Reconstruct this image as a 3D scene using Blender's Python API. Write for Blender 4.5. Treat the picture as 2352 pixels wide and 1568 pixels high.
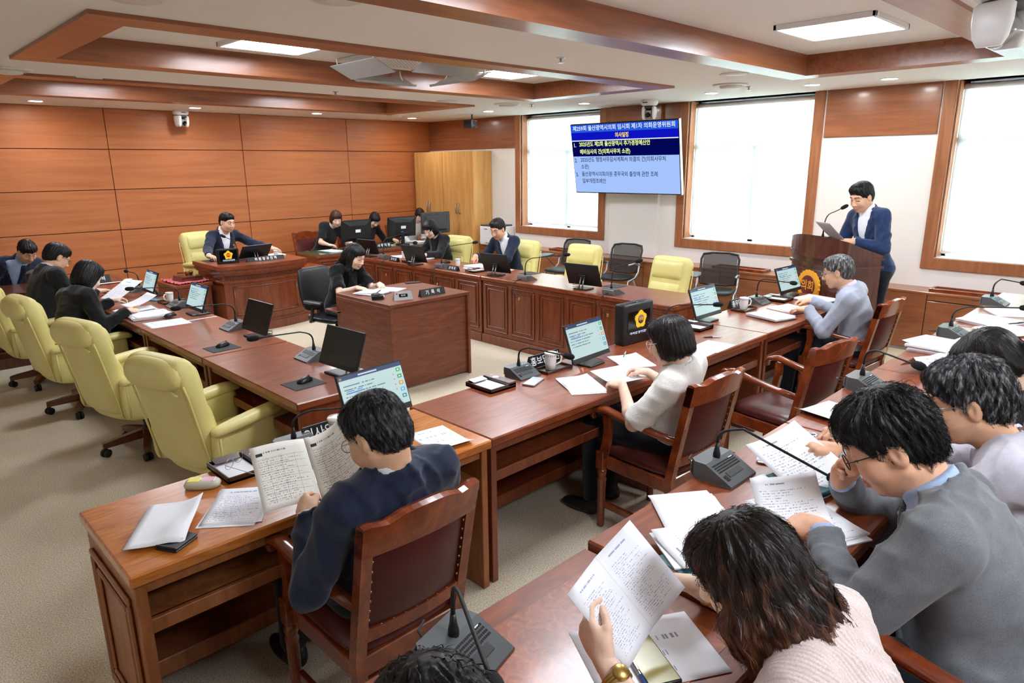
import bpy, bmesh, math, random
import numpy as np
from math import sin, cos, pi, radians, sqrt, atan2, hypot
from mathutils import Vector, Matrix

for _o in list(bpy.data.objects):
    bpy.data.objects.remove(_o)
SC = bpy.context.scene
COL = SC.collection

# ---------------------------------------------------------------- camera
CAM_H = 1.90
def make_camera():
    yaw, pitch, roll = radians(45.5), radians(14.52), radians(0.53)
    f = Vector((cos(pitch)*cos(yaw), cos(pitch)*sin(yaw), -sin(pitch)))
    r = Vector((sin(yaw), -cos(yaw), 0))
    d = f.cross(r)
    rr = r*cos(roll) + d*sin(roll)
    dd = d*cos(roll) - r*sin(roll)
    m = Matrix((rr, -dd, -f)).transposed()
    cd = bpy.data.cameras.new('camera'); cd.sensor_width = 36.0; cd.lens = 1565.0/2352.0*36.0
    cd.clip_start = 0.02; cd.clip_end = 200
    co = bpy.data.objects.new('camera', cd); COL.objects.link(co)
    co.matrix_world = Matrix.Translation((0, 0, CAM_H)) @ m.to_4x4()
    SC.camera = co
make_camera()

# ---------------------------------------------------------------- world, exposure
W = bpy.data.worlds.new('World'); SC.world = W; W.use_nodes = True
W.node_tree.nodes['Background'].inputs[0].default_value = (0.93, 0.97, 1.0, 1)
W.node_tree.nodes['Background'].inputs[1].default_value = 85.0
SC.view_settings.view_transform = 'Standard'
try: SC.view_settings.look = 'None'
except Exception: pass
SC.view_settings.exposure = 1.5
SC.view_settings.gamma = 1.0
SC.view_settings.use_curve_mapping = False
SC.cycles.use_denoising = True
SC.cycles.max_bounces = 10
SC.cycles.diffuse_bounces = 5
SC.cycles.glossy_bounces = 4
SC.cycles.transmission_bounces = 8
SC.cycles.transparent_max_bounces = 12
SC.cycles.caustics_reflective = False
SC.cycles.caustics_refractive = False
SC.cycles.sample_clamp_indirect = 6.0
PANEL_W = 15.0        # radiance of the ceiling light panels
SCR = .38              # screens are metered for this exposure
DOWN_W = 90.0         # radiance of the downlights

# ---------------------------------------------------------------- helpers
def lin(c):
    if isinstance(c, str):
        c = tuple(int(c[i:i+2], 16) for i in (0, 2, 4))
    out = []
    for v in c[:3]:
        v = v/255.0
        out.append(v/12.92 if v <= .04045 else ((v+.055)/1.055)**2.4)
    return (out[0], out[1], out[2], 1.0)

def setp(o, label=None, cat=None, group=None, kind=None):
    if label: o['label'] = label
    if cat: o['category'] = cat
    if group: o['group'] = group
    if kind: o['kind'] = kind
    return o

def thing(name, label, cat, loc=(0, 0, 0), rz=0.0, group=None):
    o = bpy.data.objects.new(name, None); COL.objects.link(o)
    o.empty_display_size = .05
    o.location = loc; o.rotation_euler = (0, 0, rz)
    return setp(o, label, cat, group)

def copy_tree(o, parent=None):
    c = o.copy(); COL.objects.link(c); c.parent = parent
    for ch in list(o.children): copy_tree(ch, c)
    return c

class MB:
    """collects shapes in one mesh; build() links it as one object"""
    def __init__(s): s.v = []; s.f = []; s.m = []; s.mi = 0; s.sm = []
    def add(s, vs, fs, smooth=False):
        b = len(s.v); s.v += [tuple(v) for v in vs]
        for f in fs: s.f.append(tuple(i+b for i in f)); s.m.append(s.mi); s.sm.append(smooth)
        return s
    def box(s, x0, x1, y0, y1, z0, z1, bev=0.0, M=None, seg=1):
        x0, x1 = min(x0, x1), max(x0, x1); y0, y1 = min(y0, y1), max(y0, y1); z0, z1 = min(z0, z1), max(z0, z1)
        bev = min(bev, (x1-x0)*.49, (y1-y0)*.49, (z1-z0)*.49)
        if bev <= 0:
            vs = [(x, y, z) for z in (z0, z1) for y in (y0, y1) for x in (x0, x1)]
            fs = [(0, 2, 3, 1), (4, 5, 7, 6), (0, 1, 5, 4), (2, 6, 7, 3), (0, 4, 6, 2), (1, 3, 7, 5)]
            sm = False
        else:
            bm = bmesh.new(); bmesh.ops.create_cube(bm, size=1)
            for v in bm.verts:
                v.co = Vector(((x0+x1)/2+v.co.x*(x1-x0), (y0+y1)/2+v.co.y*(y1-y0), (z0+z1)/2+v.co.z*(z1-z0)))
            bmesh.ops.bevel(bm, geom=list(bm.edges), offset=bev, segments=seg, affect='EDGES', profile=.5)
            bm.verts.index_update()
            vs = [tuple(v.co) for v in bm.verts]; fs = [tuple(v.index for v in f.verts) for f in bm.faces]; bm.free(); sm = seg > 1
        if M is not None: vs = [tuple(M @ Vector(v)) for v in vs]
        return s.add(vs, fs, sm)
    def tube(s, pts, r, n=8, caps=True, closed=False, flat=None):
        pts = [Vector(p) for p in pts]; N = len(pts)
        rs = r if isinstance(r, (list, tuple)) else [r]*N
        vs = []; fs = []; up = None
        for i, p in enumerate(pts):
            if closed: t = pts[(i+1) % N]-pts[i-1]
            else: t = pts[min(i+1, N-1)]-pts[max(i-1, 0)]
            if t.length < 1e-9: t = Vector((0, 0, 1))
            t.normalize()
            if up is None:
                a = Vector((0, 0, 1)) if abs(t.z) < .9 else Vector((1, 0, 0))
                up = (a - t*a.dot(t)).normalized()
            else:
                up = up - t*up.dot(t)
                if up.length < 1e-6: up = t.orthogonal()
                up.normalize()
            sd = t.cross(up)
            fx, fy = flat if flat else (1, 1)
            for k in range(n):
                a = 2*pi*k/n
                vs.append(p + sd*(cos(a)*rs[i]*fx) + up*(sin(a)*rs[i]*fy))
        M_ = N if closed else N-1
        for i in range(M_):
            j = (i+1) % N
            for k in range(n):
                k2 = (k+1) % n
                fs.append((i*n+k, i*n+k2, j*n+k2, j*n+k))
        if caps and not closed:
            fs.append(tuple(range(n))[::-1]); fs.append(tuple((N-1)*n+k for k in range(n)))
        return s.add(vs, fs, True)
    def lathe(s, prof, n=20, c=(0, 0, 0), M=None, smooth=True):
        vs = []; fs = []
        for (r, z) in prof:
            for k in range(n):
                a = 2*pi*k/n; vs.append((c[0]+r*cos(a), c[1]+r*sin(a), c[2]+z))
        for i in range(len(prof)-1):
            for k in range(n):
                k2 = (k+1) % n; fs.append((i*n+k, i*n+k2, (i+1)*n+k2, (i+1)*n+k))
        fs.append(tuple(range(n))[::-1]); fs.append(tuple((len(prof)-1)*n+k for k in range(n)))
        if M is not None: vs = [tuple(M @ Vector(v)) for v in vs]
        return s.add(vs, fs, smooth)
    def prism(s, poly, z0, z1, M=None):
        """poly: ccw xy outline extruded z0..z1 (M may turn it)"""
        n = len(poly)
        vs = [(x, y, z0) for x, y in poly]+[(x, y, z1) for x, y in poly]
        fs = [tuple(range(n))[::-1], tuple(range(n, 2*n))]+[(i, (i+1) % n, n+(i+1) % n, n+i) for i in range(n)]
        if M is not None: vs = [tuple(M @ Vector(v)) for v in vs]
        return s.add(vs, fs)
    def loft(s, rings, caps=True, closed_u=True):
        n = len(rings[0]); vs = [p for r in rings for p in r]; fs = []
        for i in range(len(rings)-1):
            for k in range(n if closed_u else n-1):
                k2 = (k+1) % n; fs.append((i*n+k, i*n+k2, (i+1)*n+k2, (i+1)*n+k))
        if caps:
            fs.append(tuple(range(n))[::-1]); fs.append(tuple((len(rings)-1)*n+k for k in range(n)))
        return s.add(vs, fs, True)
    def build(s, name, mat, parent=None, sub=0, fixn=False, auto=False):
        me = bpy.data.meshes.new(name); me.from_pydata(s.v, [], s.f)
        for m in (mat if isinstance(mat, (list, tuple)) else [mat]): me.materials.append(M_(m))
        if any(s.m): me.polygons.foreach_set('material_index', s.m)
        me.polygons.foreach_set('use_smooth', s.sm)
        if fixn:
            bm = bmesh.new(); bm.from_mesh(me); bmesh.ops.recalc_face_normals(bm, faces=bm.faces); bm.to_mesh(me); bm.free()
        me.update()
        o = bpy.data.objects.new(name, me); COL.objects.link(o)
        if parent is not None: o.parent = parent
        if sub:
            md = o.modifiers.new('s', 'SUBSURF'); md.levels = sub; md.render_levels = sub
        return o

def part(name, mat, parent, *boxes, bev=.003):
    m = MB()
    for b in boxes: m.box(*b, bev=bev)
    return m.build(name, mat, parent)

def struct(name, mat, *boxes, parent=None, bev=0.0):
    m = MB()
    for b in boxes: m.box(*b, bev=bev)
    o = m.build(name, mat, parent)
    if parent is None: o['kind'] = 'structure'
    return o

def se_ring(cx, cy, cz, a, b, n=24, e=2.6, u=(1, 0, 0), v=(0, 1, 0)):
    """superellipse ring about c spanned by u (half width a) and v (half width b)"""
    u = Vector(u); v = Vector(v); c = Vector((cx, cy, cz)); out = []
    for k in range(n):
        t = 2*pi*k/n; ct, st = cos(t), sin(t)
        out.append(c + u*(a*math.copysign(abs(ct)**(2/e), ct)) + v*(b*math.copysign(abs(st)**(2/e), st)))
    return out

def text_mesh(s, size=1.0, bold=0.0, align='CENTER', depth=0.0, sx=1.0, spacing=1.0, res=3):
    cu = bpy.data.curves.new('txt', 'FONT'); cu.body = s; cu.size = size
    cu.align_x = align; cu.align_y = 'CENTER'; cu.offset = bold; cu.extrude = depth; cu.resolution_u = res
    cu.space_character = spacing
    o = bpy.data.objects.new('txt', cu); COL.objects.link(o)
    dg = bpy.context.evaluated_depsgraph_get()
    me = bpy.data.meshes.new_from_object(o.evaluated_get(dg))
    bpy.data.objects.remove(o); bpy.data.curves.remove(cu)
    if sx != 1.0:
        for v in me.vertices: v.co.x *= sx
    return me

def text(name, s, mat, parent, M, size, **k):
    me = text_mesh(s, size, **k); me.transform(M); me.materials.clear(); me.materials.append(M_(mat)); me.name = name
    o = bpy.data.objects.new(name, me); COL.objects.link(o); o.parent = parent
    return o

def frame_M(o, x, y):
    """matrix with origin o, local x and y axes (z = x cross y)"""
    x = Vector(x).normalized(); y = Vector(y); y = (y-x*y.dot(x)).normalized(); z = x.cross(y)
    m = Matrix((x, y, z)).transposed().to_4x4(); m.translation = Vector(o); return m

# ---------------------------------------------------------------- materials
MATS = {}
def M_(k): return MATS[k] if isinstance(k, str) else k
def nodes(name):
    m = bpy.data.materials.new(name); m.use_nodes = True; MATS[name] = m
    nt = m.node_tree; b = nt.nodes['Principled BSDF']
    return m, nt, b
def inp(b, k, v):
    if k in b.inputs: b.inputs[k].default_value = v
def mat(name, col, rough=.5, metal=0.0, spec=.5, coat=0.0, coat_r=.1, sheen=0.0, trans=0.0, ior=1.45, alpha=1.0):
    m, nt, b = nodes(name)
    inp(b, 'Base Color', lin(col)); inp(b, 'Roughness', rough); inp(b, 'Metallic', metal); inp(b, 'Specular IOR Level', spec)
    inp(b, 'Coat Weight', coat); inp(b, 'Coat Roughness', coat_r); inp(b, 'Sheen Weight', sheen); inp(b, 'Transmission Weight', trans); inp(b, 'IOR', ior)
    inp(b, 'Alpha', alpha)
    return m
def N(nt, t, **k):
    n = nt.nodes.new(t)
    for a, v in k.items():
        if hasattr(n, a): setattr(n, a, v)
        else: n.inputs[a].default_value = v
    return n
def ramp(nt, fac, stops):
    r = nt.nodes.new('ShaderNodeValToRGB'); e = r.color_ramp.elements
    while len(e) < len(stops): e.new(.5)
    for i, (p, c) in enumerate(stops): e[i].position = p; e[i].color = lin(c) if not isinstance(c[0], float) else c
    nt.links.new(fac, r.inputs[0]); return r.outputs[0]
def coords(nt, scale, kind='Object', rot=(0, 0, 0)):
    tc = nt.nodes.new('ShaderNodeTexCoord'); mp = nt.nodes.new('ShaderNodeMapping')
    mp.inputs['Scale'].default_value = scale; mp.inputs['Rotation'].default_value = rot
    nt.links.new(tc.outputs[kind], mp.inputs[0]); return mp.outputs[0]
def wood(name, c1, c2, c3, scale=(1, 14, 14), rough=.35, coat=.0, coat_r=.08, bump=.02, kind='Object', detail=6, dist=1.2, spec=.5):
    m, nt, b = nodes(name)
    v = coords(nt, scale, kind)
    n1 = N(nt, 'ShaderNodeTexNoise'); n1.inputs['Scale'].default_value = 2.0; n1.inputs['Detail'].default_value = detail; n1.inputs['Distortion'].default_value = dist
    nt.links.new(v, n1.inputs['Vector'])
    n2 = N(nt, 'ShaderNodeTexNoise'); n2.inputs['Scale'].default_value = 22.0; n2.inputs['Detail'].default_value = 3
    nt.links.new(v, n2.inputs['Vector'])
    mx = N(nt, 'ShaderNodeMath', operation='MULTIPLY_ADD'); nt.links.new(n2.outputs[0], mx.inputs[0]); mx.inputs[1].default_value = .28
    nt.links.new(n1.outputs[0], mx.inputs[2])
    c = ramp(nt, mx.outputs[0], [(.42, c1), (.64, c2), (.86, c3)])
    nt.links.new(c, b.inputs['Base Color'])
    inp(b, 'Roughness', rough); inp(b, 'Coat Weight', coat); inp(b, 'Coat Roughness', coat_r); inp(b, 'Specular IOR Level', spec)
    if bump:
        bp = N(nt, 'ShaderNodeBump'); bp.inputs['Strength'].default_value = bump; bp.inputs['Distance'].default_value = .01
        nt.links.new(n2.outputs[0], bp.inputs['Height']); nt.links.new(bp.outputs[0], b.inputs['Normal'])
    return m
def fabric(name, c1, c2, scale=300, rough=.9, bump=.2, sheen=.2, dist=.002):
    m, nt, b = nodes(name)
    v = coords(nt, (1, 1, 1))
    n1 = N(nt, 'ShaderNodeTexNoise'); n1.inputs['Scale'].default_value = scale; n1.inputs['Detail'].default_value = 4; nt.links.new(v, n1.inputs['Vector'])
    n2 = N(nt, 'ShaderNodeTexNoise'); n2.inputs['Scale'].default_value = scale*.06; n2.inputs['Detail'].default_value = 3; nt.links.new(v, n2.inputs['Vector'])
    mx = N(nt, 'ShaderNodeMath', operation='MULTIPLY_ADD'); nt.links.new(n2.outputs[0], mx.inputs[0]); mx.inputs[1].default_value = .5; nt.links.new(n1.outputs[0], mx.inputs[2])
    c = ramp(nt, mx.outputs[0], [(.55, c1), (.95, c2)]); nt.links.new(c, b.inputs['Base Color'])
    inp(b, 'Roughness', rough); inp(b, 'Sheen Weight', sheen); inp(b, 'Specular IOR Level', .2)
    if bump:
        bp = N(nt, 'ShaderNodeBump'); bp.inputs['Strength'].default_value = bump; bp.inputs['Distance'].default_value = dist
        nt.links.new(n1.outputs[0], bp.inputs['Height']); nt.links.new(bp.outputs[0], b.inputs['Normal'])
    return m
def emit(name, col, s):
    m = bpy.data.materials.new(name); m.use_nodes = True; MATS[name] = m
    nt = m.node_tree; nt.nodes.remove(nt.nodes['Principled BSDF'])
    e = nt.nodes.new('ShaderNodeEmission'); e.inputs[0].default_value = lin(col); e.inputs[1].default_value = s*(SCR if s < 3 else 1)
    nt.links.new(e.outputs[0], nt.nodes['Material Output'].inputs[0]); return m

wood('wall_wood', (168, 97, 55), (179, 107, 63), (188, 116, 70), scale=(.5, 9, 9), rough=.42, bump=.03, spec=.35, detail=5, dist=.6)
wood('trim_wood', (126, 74, 46), (142, 86, 54), (158, 99, 64), scale=(6, .6, 6), rough=.3, coat=.3, coat_r=.12, bump=.02)
wood('frame_wood', (134, 82, 50), (152, 95, 60), (166, 108, 72), scale=(8, 8, .7), rough=.4, bump=.02)
wood('coffer_wood', (118, 66, 40), (136, 79, 48), (150, 92, 58), scale=(.6, 9, 9), rough=.34, coat=.15, coat_r=.14, bump=.02)
wood('table_wood', (106, 48, 24), (128, 62, 33), (146, 77, 43), scale=(2, 12, 12), rough=.32, coat=.25, coat_r=.10, bump=.01, spec=.45)
wood('table_wood_y', (106, 48, 24), (128, 62, 33), (146, 77, 43), scale=(12, 2, 12), rough=.32, coat=.25, coat_r=.10, bump=.01, spec=.45)
wood('front_wood', (100, 46, 24), (120, 59, 33), (134, 71, 42), scale=(10, 10, 1.2), rough=.3, coat=.3, coat_r=.12, bump=.02)
wood('dark_wood', (70, 32, 18), (88, 42, 24), (104, 54, 32), scale=(8, 8, 1.5), rough=.28, coat=.4, coat_r=.1, bump=.01)
wood('orange_wood', (158, 84, 28), (184, 108, 44), (202, 130, 62), scale=(2.2, 14, 14), rough=.28, coat=.5, coat_r=.08, bump=.015, dist=2.2)
wood('orange_side', (130, 74, 38), (150, 90, 50), (164, 104, 62), scale=(10, 10, 2), rough=.4, bump=.02)
wood('record_wood', (98, 52, 34), (114, 62, 42), (130, 76, 54), scale=(1.2, 1.2, 10), rough=.4, bump=.02, dist=2)
wood('oak', (196, 142, 76), (208, 156, 90), (218, 170, 106), scale=(9, 9, .8), rough=.42, bump=.02, dist=.5)
wood('chair_wood', (98, 40, 18), (120, 52, 24), (144, 68, 32), scale=(5, 5, 5), rough=.18, coat=.6, coat_r=.06, bump=.0)
wood('burl', (126, 56, 28), (152, 72, 36), (172, 94, 52), scale=(9, 9, 9), rough=.32, coat=.2, coat_r=.1, bump=.0, detail=10, dist=3.2)
wood('podium_wood', (62, 30, 22), (78, 40, 30), (92, 50, 38), scale=(6, 6, 1.2), rough=.26, coat=.35, coat_r=.12, bump=.01)
mat('gap_dark', (60, 28, 16), .8)
mat('ceiling_paint', (236, 233, 231), .85, spec=.2)
mat('wall_paint', (234, 231, 228), .8, spec=.2)
mat('white_plastic', (232, 232, 234), .35)
mat('grille_white', (222, 218, 214), .5)
mat('black_plastic', (22, 22, 24), .38)
mat('black_gloss', (10, 10, 12), .12)
mat('dark_grey', (62, 64, 66), .42)
mat('mic_grey', (88, 92, 94), .4, metal=.2)
mat('mic_silver', (150, 150, 152), .3, metal=.6)
mat('foam', (16, 16, 18), .95)
mat('chrome', (205, 205, 208), .18, metal=1.0)
mat('steel', (165, 168, 172), .32, metal=.9)
mat('gold', (214, 160, 48), .35, metal=.6)
mat('brass', (190, 160, 90), .3, metal=.9)
mat('porcelain', (240, 238, 234), .14, coat=.5)
mat('paper', (240, 241, 246), .75, spec=.2)
mat('paper_warm', (240, 236, 226), .75, spec=.2)
mat('ink', (52, 54, 60), .8)
mat('ink_blue', (70, 80, 150), .8)
mat('ink_soft', (150, 154, 170), .8)
mat('plate_black', (14, 14, 16), .4)
mat('plate_text', (240, 240, 240), .5)
mat('lacquer_brown', (58, 32, 24), .3, coat=.4)
def clear(name, tint, gl):
    m = bpy.data.materials.new(name); m.use_nodes = True; MATS[name] = m
    nt = m.node_tree; nt.nodes.remove(nt.nodes['Principled BSDF'])
    t = nt.nodes.new('ShaderNodeBsdfTransparent'); t.inputs[0].default_value = tint
    g = nt.nodes.new('ShaderNodeBsdfGlossy'); g.inputs['Roughness'].default_value = .05
    fr = nt.nodes.new('ShaderNodeFresnel'); fr.inputs[0].default_value = gl
    x = nt.nodes.new('ShaderNodeMixShader')
    nt.links.new(fr.outputs[0], x.inputs[0]); nt.links.new(t.outputs[0], x.inputs[1]); nt.links.new(g.outputs[0], x.inputs[2])
    nt.links.new(x.outputs[0], nt.nodes['Material Output'].inputs[0])
clear('glass', (.86, .95, .93, 1), 1.4)
clear('acrylic', (.90, .91, .92, 1), 1.3)
def milky():
    nt = MATS['acrylic'].node_tree; o = nt.nodes['Material Output']; src = o.inputs[0].links[0].from_socket
    d = nt.nodes.new('ShaderNodeBsdfDiffuse'); d.inputs[0].default_value = (.85, .87, .88, 1)
    x = nt.nodes.new('ShaderNodeMixShader'); x.inputs[0].default_value = .28
    nt.links.new(src, x.inputs[1]); nt.links.new(d.outputs[0], x.inputs[2]); nt.links.new(x.outputs[0], o.inputs[0])
milky()
mat('window_green', (150, 205, 196), .1)
mat('green_glass', (38, 96, 70), .08, coat=.6)
mat('cloth_red', (196, 44, 66), .38, sheen=.5)
mat('teal', (24, 74, 82), .5)
mat('teal_light', (60, 130, 146), .45)
mat('pad_black', (58, 60, 62), .8)
mat('yellow_pencil', (232, 152, 40), .4)
mat('screen_off', (26, 28, 26), .25)
mat('rubber', (26, 26, 28), .6)
mat('pink', (222, 90, 140), .6)
mat('green_plastic', (70, 150, 70), .4)
emit('light_panel', (238, 246, 255), PANEL_W)
emit('downlight', (255, 252, 246), DOWN_W)
emit('scr_bg', (200, 224, 226), .78)
emit('scr_bar', (56, 72, 108), .8)
emit('scr_text', (96, 116, 124), .8)
emit('scr_blue', (80, 130, 220), .8)
emit('scr_icon_g', (60, 180, 100), .8)
emit('scr_icon_o', (226, 160, 60), .8)
emit('scr_icon_b', (80, 180, 226), .8)
emit('scr_icon_t', (50, 150, 150), .8)
emit('scr_pink', (226, 90, 150), .8)
emit('scr_white', (240, 245, 250), .9)
def leather(name, c1, c2, scale=180, rough=.42, bump=.12):
    m, nt, b = nodes(name)
    v = coords(nt, (1, 1, 1))
    n1 = N(nt, 'ShaderNodeTexVoronoi'); n1.inputs['Scale'].default_value = scale; nt.links.new(v, n1.inputs['Vector'])
    n2 = N(nt, 'ShaderNodeTexNoise'); n2.inputs['Scale'].default_value = 6; n2.inputs['Detail'].default_value = 4; nt.links.new(v, n2.inputs['Vector'])
    c = ramp(nt, n2.outputs[0], [(.3, c1), (.7, c2)]); nt.links.new(c, b.inputs['Base Color'])
    inp(b, 'Roughness', rough); inp(b, 'Specular IOR Level', .4)
    bp = N(nt, 'ShaderNodeBump'); bp.inputs['Strength'].default_value = bump; bp.inputs['Distance'].default_value = .0015
    nt.links.new(n1.outputs[0], bp.inputs['Height']); nt.links.new(bp.outputs[0], b.inputs['Normal'])
leather('yellow_leather', (216, 203, 128), (224, 212, 140))
leather('maroon_leather', (70, 28, 26), (86, 36, 32), rough=.36)
leather('black_leather', (20, 20, 22), (30, 30, 32))
def carpet():
    m, nt, b = nodes('carpet')
    v = coords(nt, (1, 1, 1))
    n1 = N(nt, 'ShaderNodeTexNoise'); n1.inputs['Scale'].default_value = 170; n1.inputs['Detail'].default_value = 3; nt.links.new(v, n1.inputs['Vector'])
    n2 = N(nt, 'ShaderNodeTexNoise'); n2.inputs['Scale'].default_value = 1.6; n2.inputs['Detail'].default_value = 3; nt.links.new(v, n2.inputs['Vector'])
    mx = N(nt, 'ShaderNodeMath', operation='MULTIPLY_ADD'); nt.links.new(n2.outputs[0], mx.inputs[0]); mx.inputs[1].default_value = .12; nt.links.new(n1.outputs[0], mx.inputs[2])
    c = ramp(nt, mx.outputs[0], [(.38, (160, 143, 120)), (.56, (200, 186, 163)), (.72, (224, 212, 192))]); nt.links.new(c, b.inputs['Base Color'])
    inp(b, 'Roughness', .95); inp(b, 'Specular IOR Level', .1)
    bp = N(nt, 'ShaderNodeBump'); bp.inputs['Strength'].default_value = .5; bp.inputs['Distance'].default_value = .006
    nt.links.new(n1.outputs[0], bp.inputs['Height']); nt.links.new(bp.outputs[0], b.inputs['Normal'])
carpet()
def blind_mat():
    m = bpy.data.materials.new('blind'); m.use_nodes = True; MATS['blind'] = m
    nt = m.node_tree; nt.nodes.remove(nt.nodes['Principled BSDF'])
    t = nt.nodes.new('ShaderNodeBsdfTranslucent'); t.inputs[0].default_value = (.62, .64, .64, 1)
    d = nt.nodes.new('ShaderNodeBsdfDiffuse'); d.inputs[0].default_value = (.8, .8, .8, 1)
    x = nt.nodes.new('ShaderNodeMixShader'); x.inputs[0].default_value = .35
    nt.links.new(t.outputs[0], x.inputs[1]); nt.links.new(d.outputs[0], x.inputs[2])
    nt.links.new(x.outputs[0], nt.nodes['Material Output'].inputs[0])
blind_mat()
# ================================================================ the room
XW, YW, ZC = 8.05, 10.30, 2.66
X0, Y0 = -1.60, -2.20                      # unseen left wall and wall behind
struct('floor', 'carpet', (X0-.1, XW+.3, Y0-.1, YW+.2, -.12, 0.0))
# raised tier under the last row of tables
struct('floor_tier', 'carpet', (X0, XW-.34, Y0, .98, 0.0, .18))
# back wall with its veneer panels
wb = struct('wall_back', 'gap_dark', (X0-.1, XW+.3, YW+.012, YW+.2, -.1, ZC+.3))
xs = [X0, -.82, .965, 2.75, 4.54, 6.325, XW]
zs = [0.0, .06, .58, 1.10, 1.63, 2.145, ZC]
for i in range(len(xs)-1):
    for j in range(len(zs)-1):
        g = .004
        MB().box(xs[i]+g, xs[i+1]-g, YW-.012, YW+.02, zs[j]+g, zs[j+1]-g, bev=.003).build('panel', 'wall_wood', wb)
struct('wall_left', 'wall_paint', (X0-.2, X0, Y0-.1, YW+.2, -.1, ZC+.3))
struct('wall_behind', 'wall_paint', (X0-.1, XW+.3, Y0-.2, Y0, -.1, ZC+.3))
# right wall with three window openings
wins = [(6.35, 7.95), (3.33, 4.92), (.36, 1.95)]
zo = .93
wr = struct('wall_right', 'wall_paint', (XW, XW+.27, 7.95, YW+.1, -.1, ZC+.3), (XW, XW+.27, 4.92, 6.35, -.1, ZC+.3),
            (XW, XW+.27, 1.95, 3.33, -.1, ZC+.3), (XW, XW+.27, Y0-.1, .36, -.1, ZC+.3),
            *[(XW, XW+.27, a, b, -.1, zo) for a, b in wins], *[(XW, XW+.27, a, b, ZC, ZC+.3) for a, b in wins])
for a, b in ((8.06, YW-.012), (5.035, 6.24), (2.08, 3.20), (Y0, .235)):
    m = MB().box(XW-.018, XW+.01, a+.004, b-.004, 2.165, ZC, bev=.003)
    m.build('panel', 'trim_wood', wr)
MB().box(XW-.055, XW+.01, 5.30, 6.11, .63, 2.16, bev=.004).build('pilaster', 'wall_paint', wr)
MB().box(XW-.07, XW+.01, 5.30, 6.11, 2.17, ZC, bev=.004).build('pilaster_panel', 'trim_wood', wr)
for i, (a, b) in enumerate(wins):
    w = bpy.data.objects.new('window_%d' % (i+1), None); COL.objects.link(w); w['kind'] = 'structure'
    ca = .115
    m = MB(); m.box(XW-.022, XW+.02, b, b+ca, zo-ca+.0, ZC, bev=.004); m.build('casing', 'frame_wood', w)
    m = MB(); m.box(XW-.022, XW+.02, a-ca, a, zo-ca, ZC, bev=.004); m.build('casing', 'frame_wood', w)
    m = MB(); m.box(XW-.024, XW+.02, a-.001, b+.001, zo-ca, zo, bev=.004); m.build('casing', 'frame_wood', w)
    m = MB(); m.box(XW+.018, XW+.2, b-.012, b+.01, zo, ZC); m.build('reveal', 'frame_wood', w)
    m = MB(); m.box(XW+.018, XW+.2, a-.01, a+.012, zo, ZC); m.build('reveal', 'frame_wood', w)
    m = MB(); m.box(XW+.015, XW+.22, a, b, zo-.02, zo+.006, bev=.002); m.build('sill', 'white_plastic', w)
    xg = XW+.225
    mid = a+(b-a)*.47
    for (y0, y1, z0, z1) in ((a, a+.05, zo, ZC), (b-.05, b, zo, ZC), (a, b, zo, zo+.05), (a, b, ZC-.05, ZC), (mid-.035, mid+.035, zo, 2.10), (a, b, 2.07, 2.13)):
        MB().box(xg-.02, xg+.03, y0, y1, z0, z1, bev=.003).build('sash_bar', 'white_plastic', w)
    for (y0, y1, z0, z1) in ((a+.05, mid-.035, zo+.05, 2.07), (mid+.035, b-.05, zo+.05, 2.07), (a+.05, b-.05, 2.13, ZC-.05)):
        MB().box(xg, xg+.006, y0, y1, z0, z1).build('pane', 'glass', w)
    MB().box(xg-.034, xg-.02, mid-.008, mid+.008, 1.32, 1.46, bev=.003).build('handle', 'dark_grey', w)
    # roller blind hung inside the reveal
    t = thing('roller_blind', ('white roller blind on the window beside the tall cabinets', 'white roller blind on the window between television and lectern',
              'white roller blind on the window behind the far end of the raised tables')[i], 'blind', (XW+.15, (a+b)/2, zo+.035), 0, 'roller blinds')
    hb = (b-a)/2-.018
    MB().box(-.0012, .0012, -hb, hb, .02, ZC-zo-.1).build('fabric', 'blind', t)
    MB().box(-.012, .012, -hb, hb, 0.0, .03, bev=.006).build('bottom_bar', 'white_plastic', t)
    MB().tube([(0.012, -hb, ZC-zo-.085), (0.012, hb, ZC-zo-.085)], .028, 12).build('roller', 'white_plastic', t)
# low cabinet with veneer fronts along the window wall
lc = thing('low_wall_cabinet', 'low veneered cabinet running along the window wall below the windows', 'cabinet', (7.71, 0, 0))
MB().box(.012, .34, Y0, 8.6, .0, .60).build('body', 'gap_dark', lc)
MB().box(-.006, .34, Y0, 8.6, .600, .625, bev=.003).build('top', 'trim_wood', lc)
ys = [Y0, -.9, .0, .95, 1.88, 3.02, 4.16, 5.30, 6.44, 7.52, 8.6]
for i in range(len(ys)-1):
    a, b = ys[i]+.004, ys[i+1]-.004
    if i % 2 == 1 or i == 3:
        MB().box(0, .02, a, b, .545, .598, bev=.002).build('rail', 'trim_wood', lc)
        MB().box(0, .02, a, b, .03, .535, bev=.002).build('front_panel', 'trim_wood', lc)
    else:
        MB().box(0, .02, a, b, .03, .598, bev=.002).build('front_panel', 'trim_wood', lc)
MB().box(.004, .02, Y0, 8.6, .0, .028).build('kick_strip', 'steel', lc)

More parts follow.
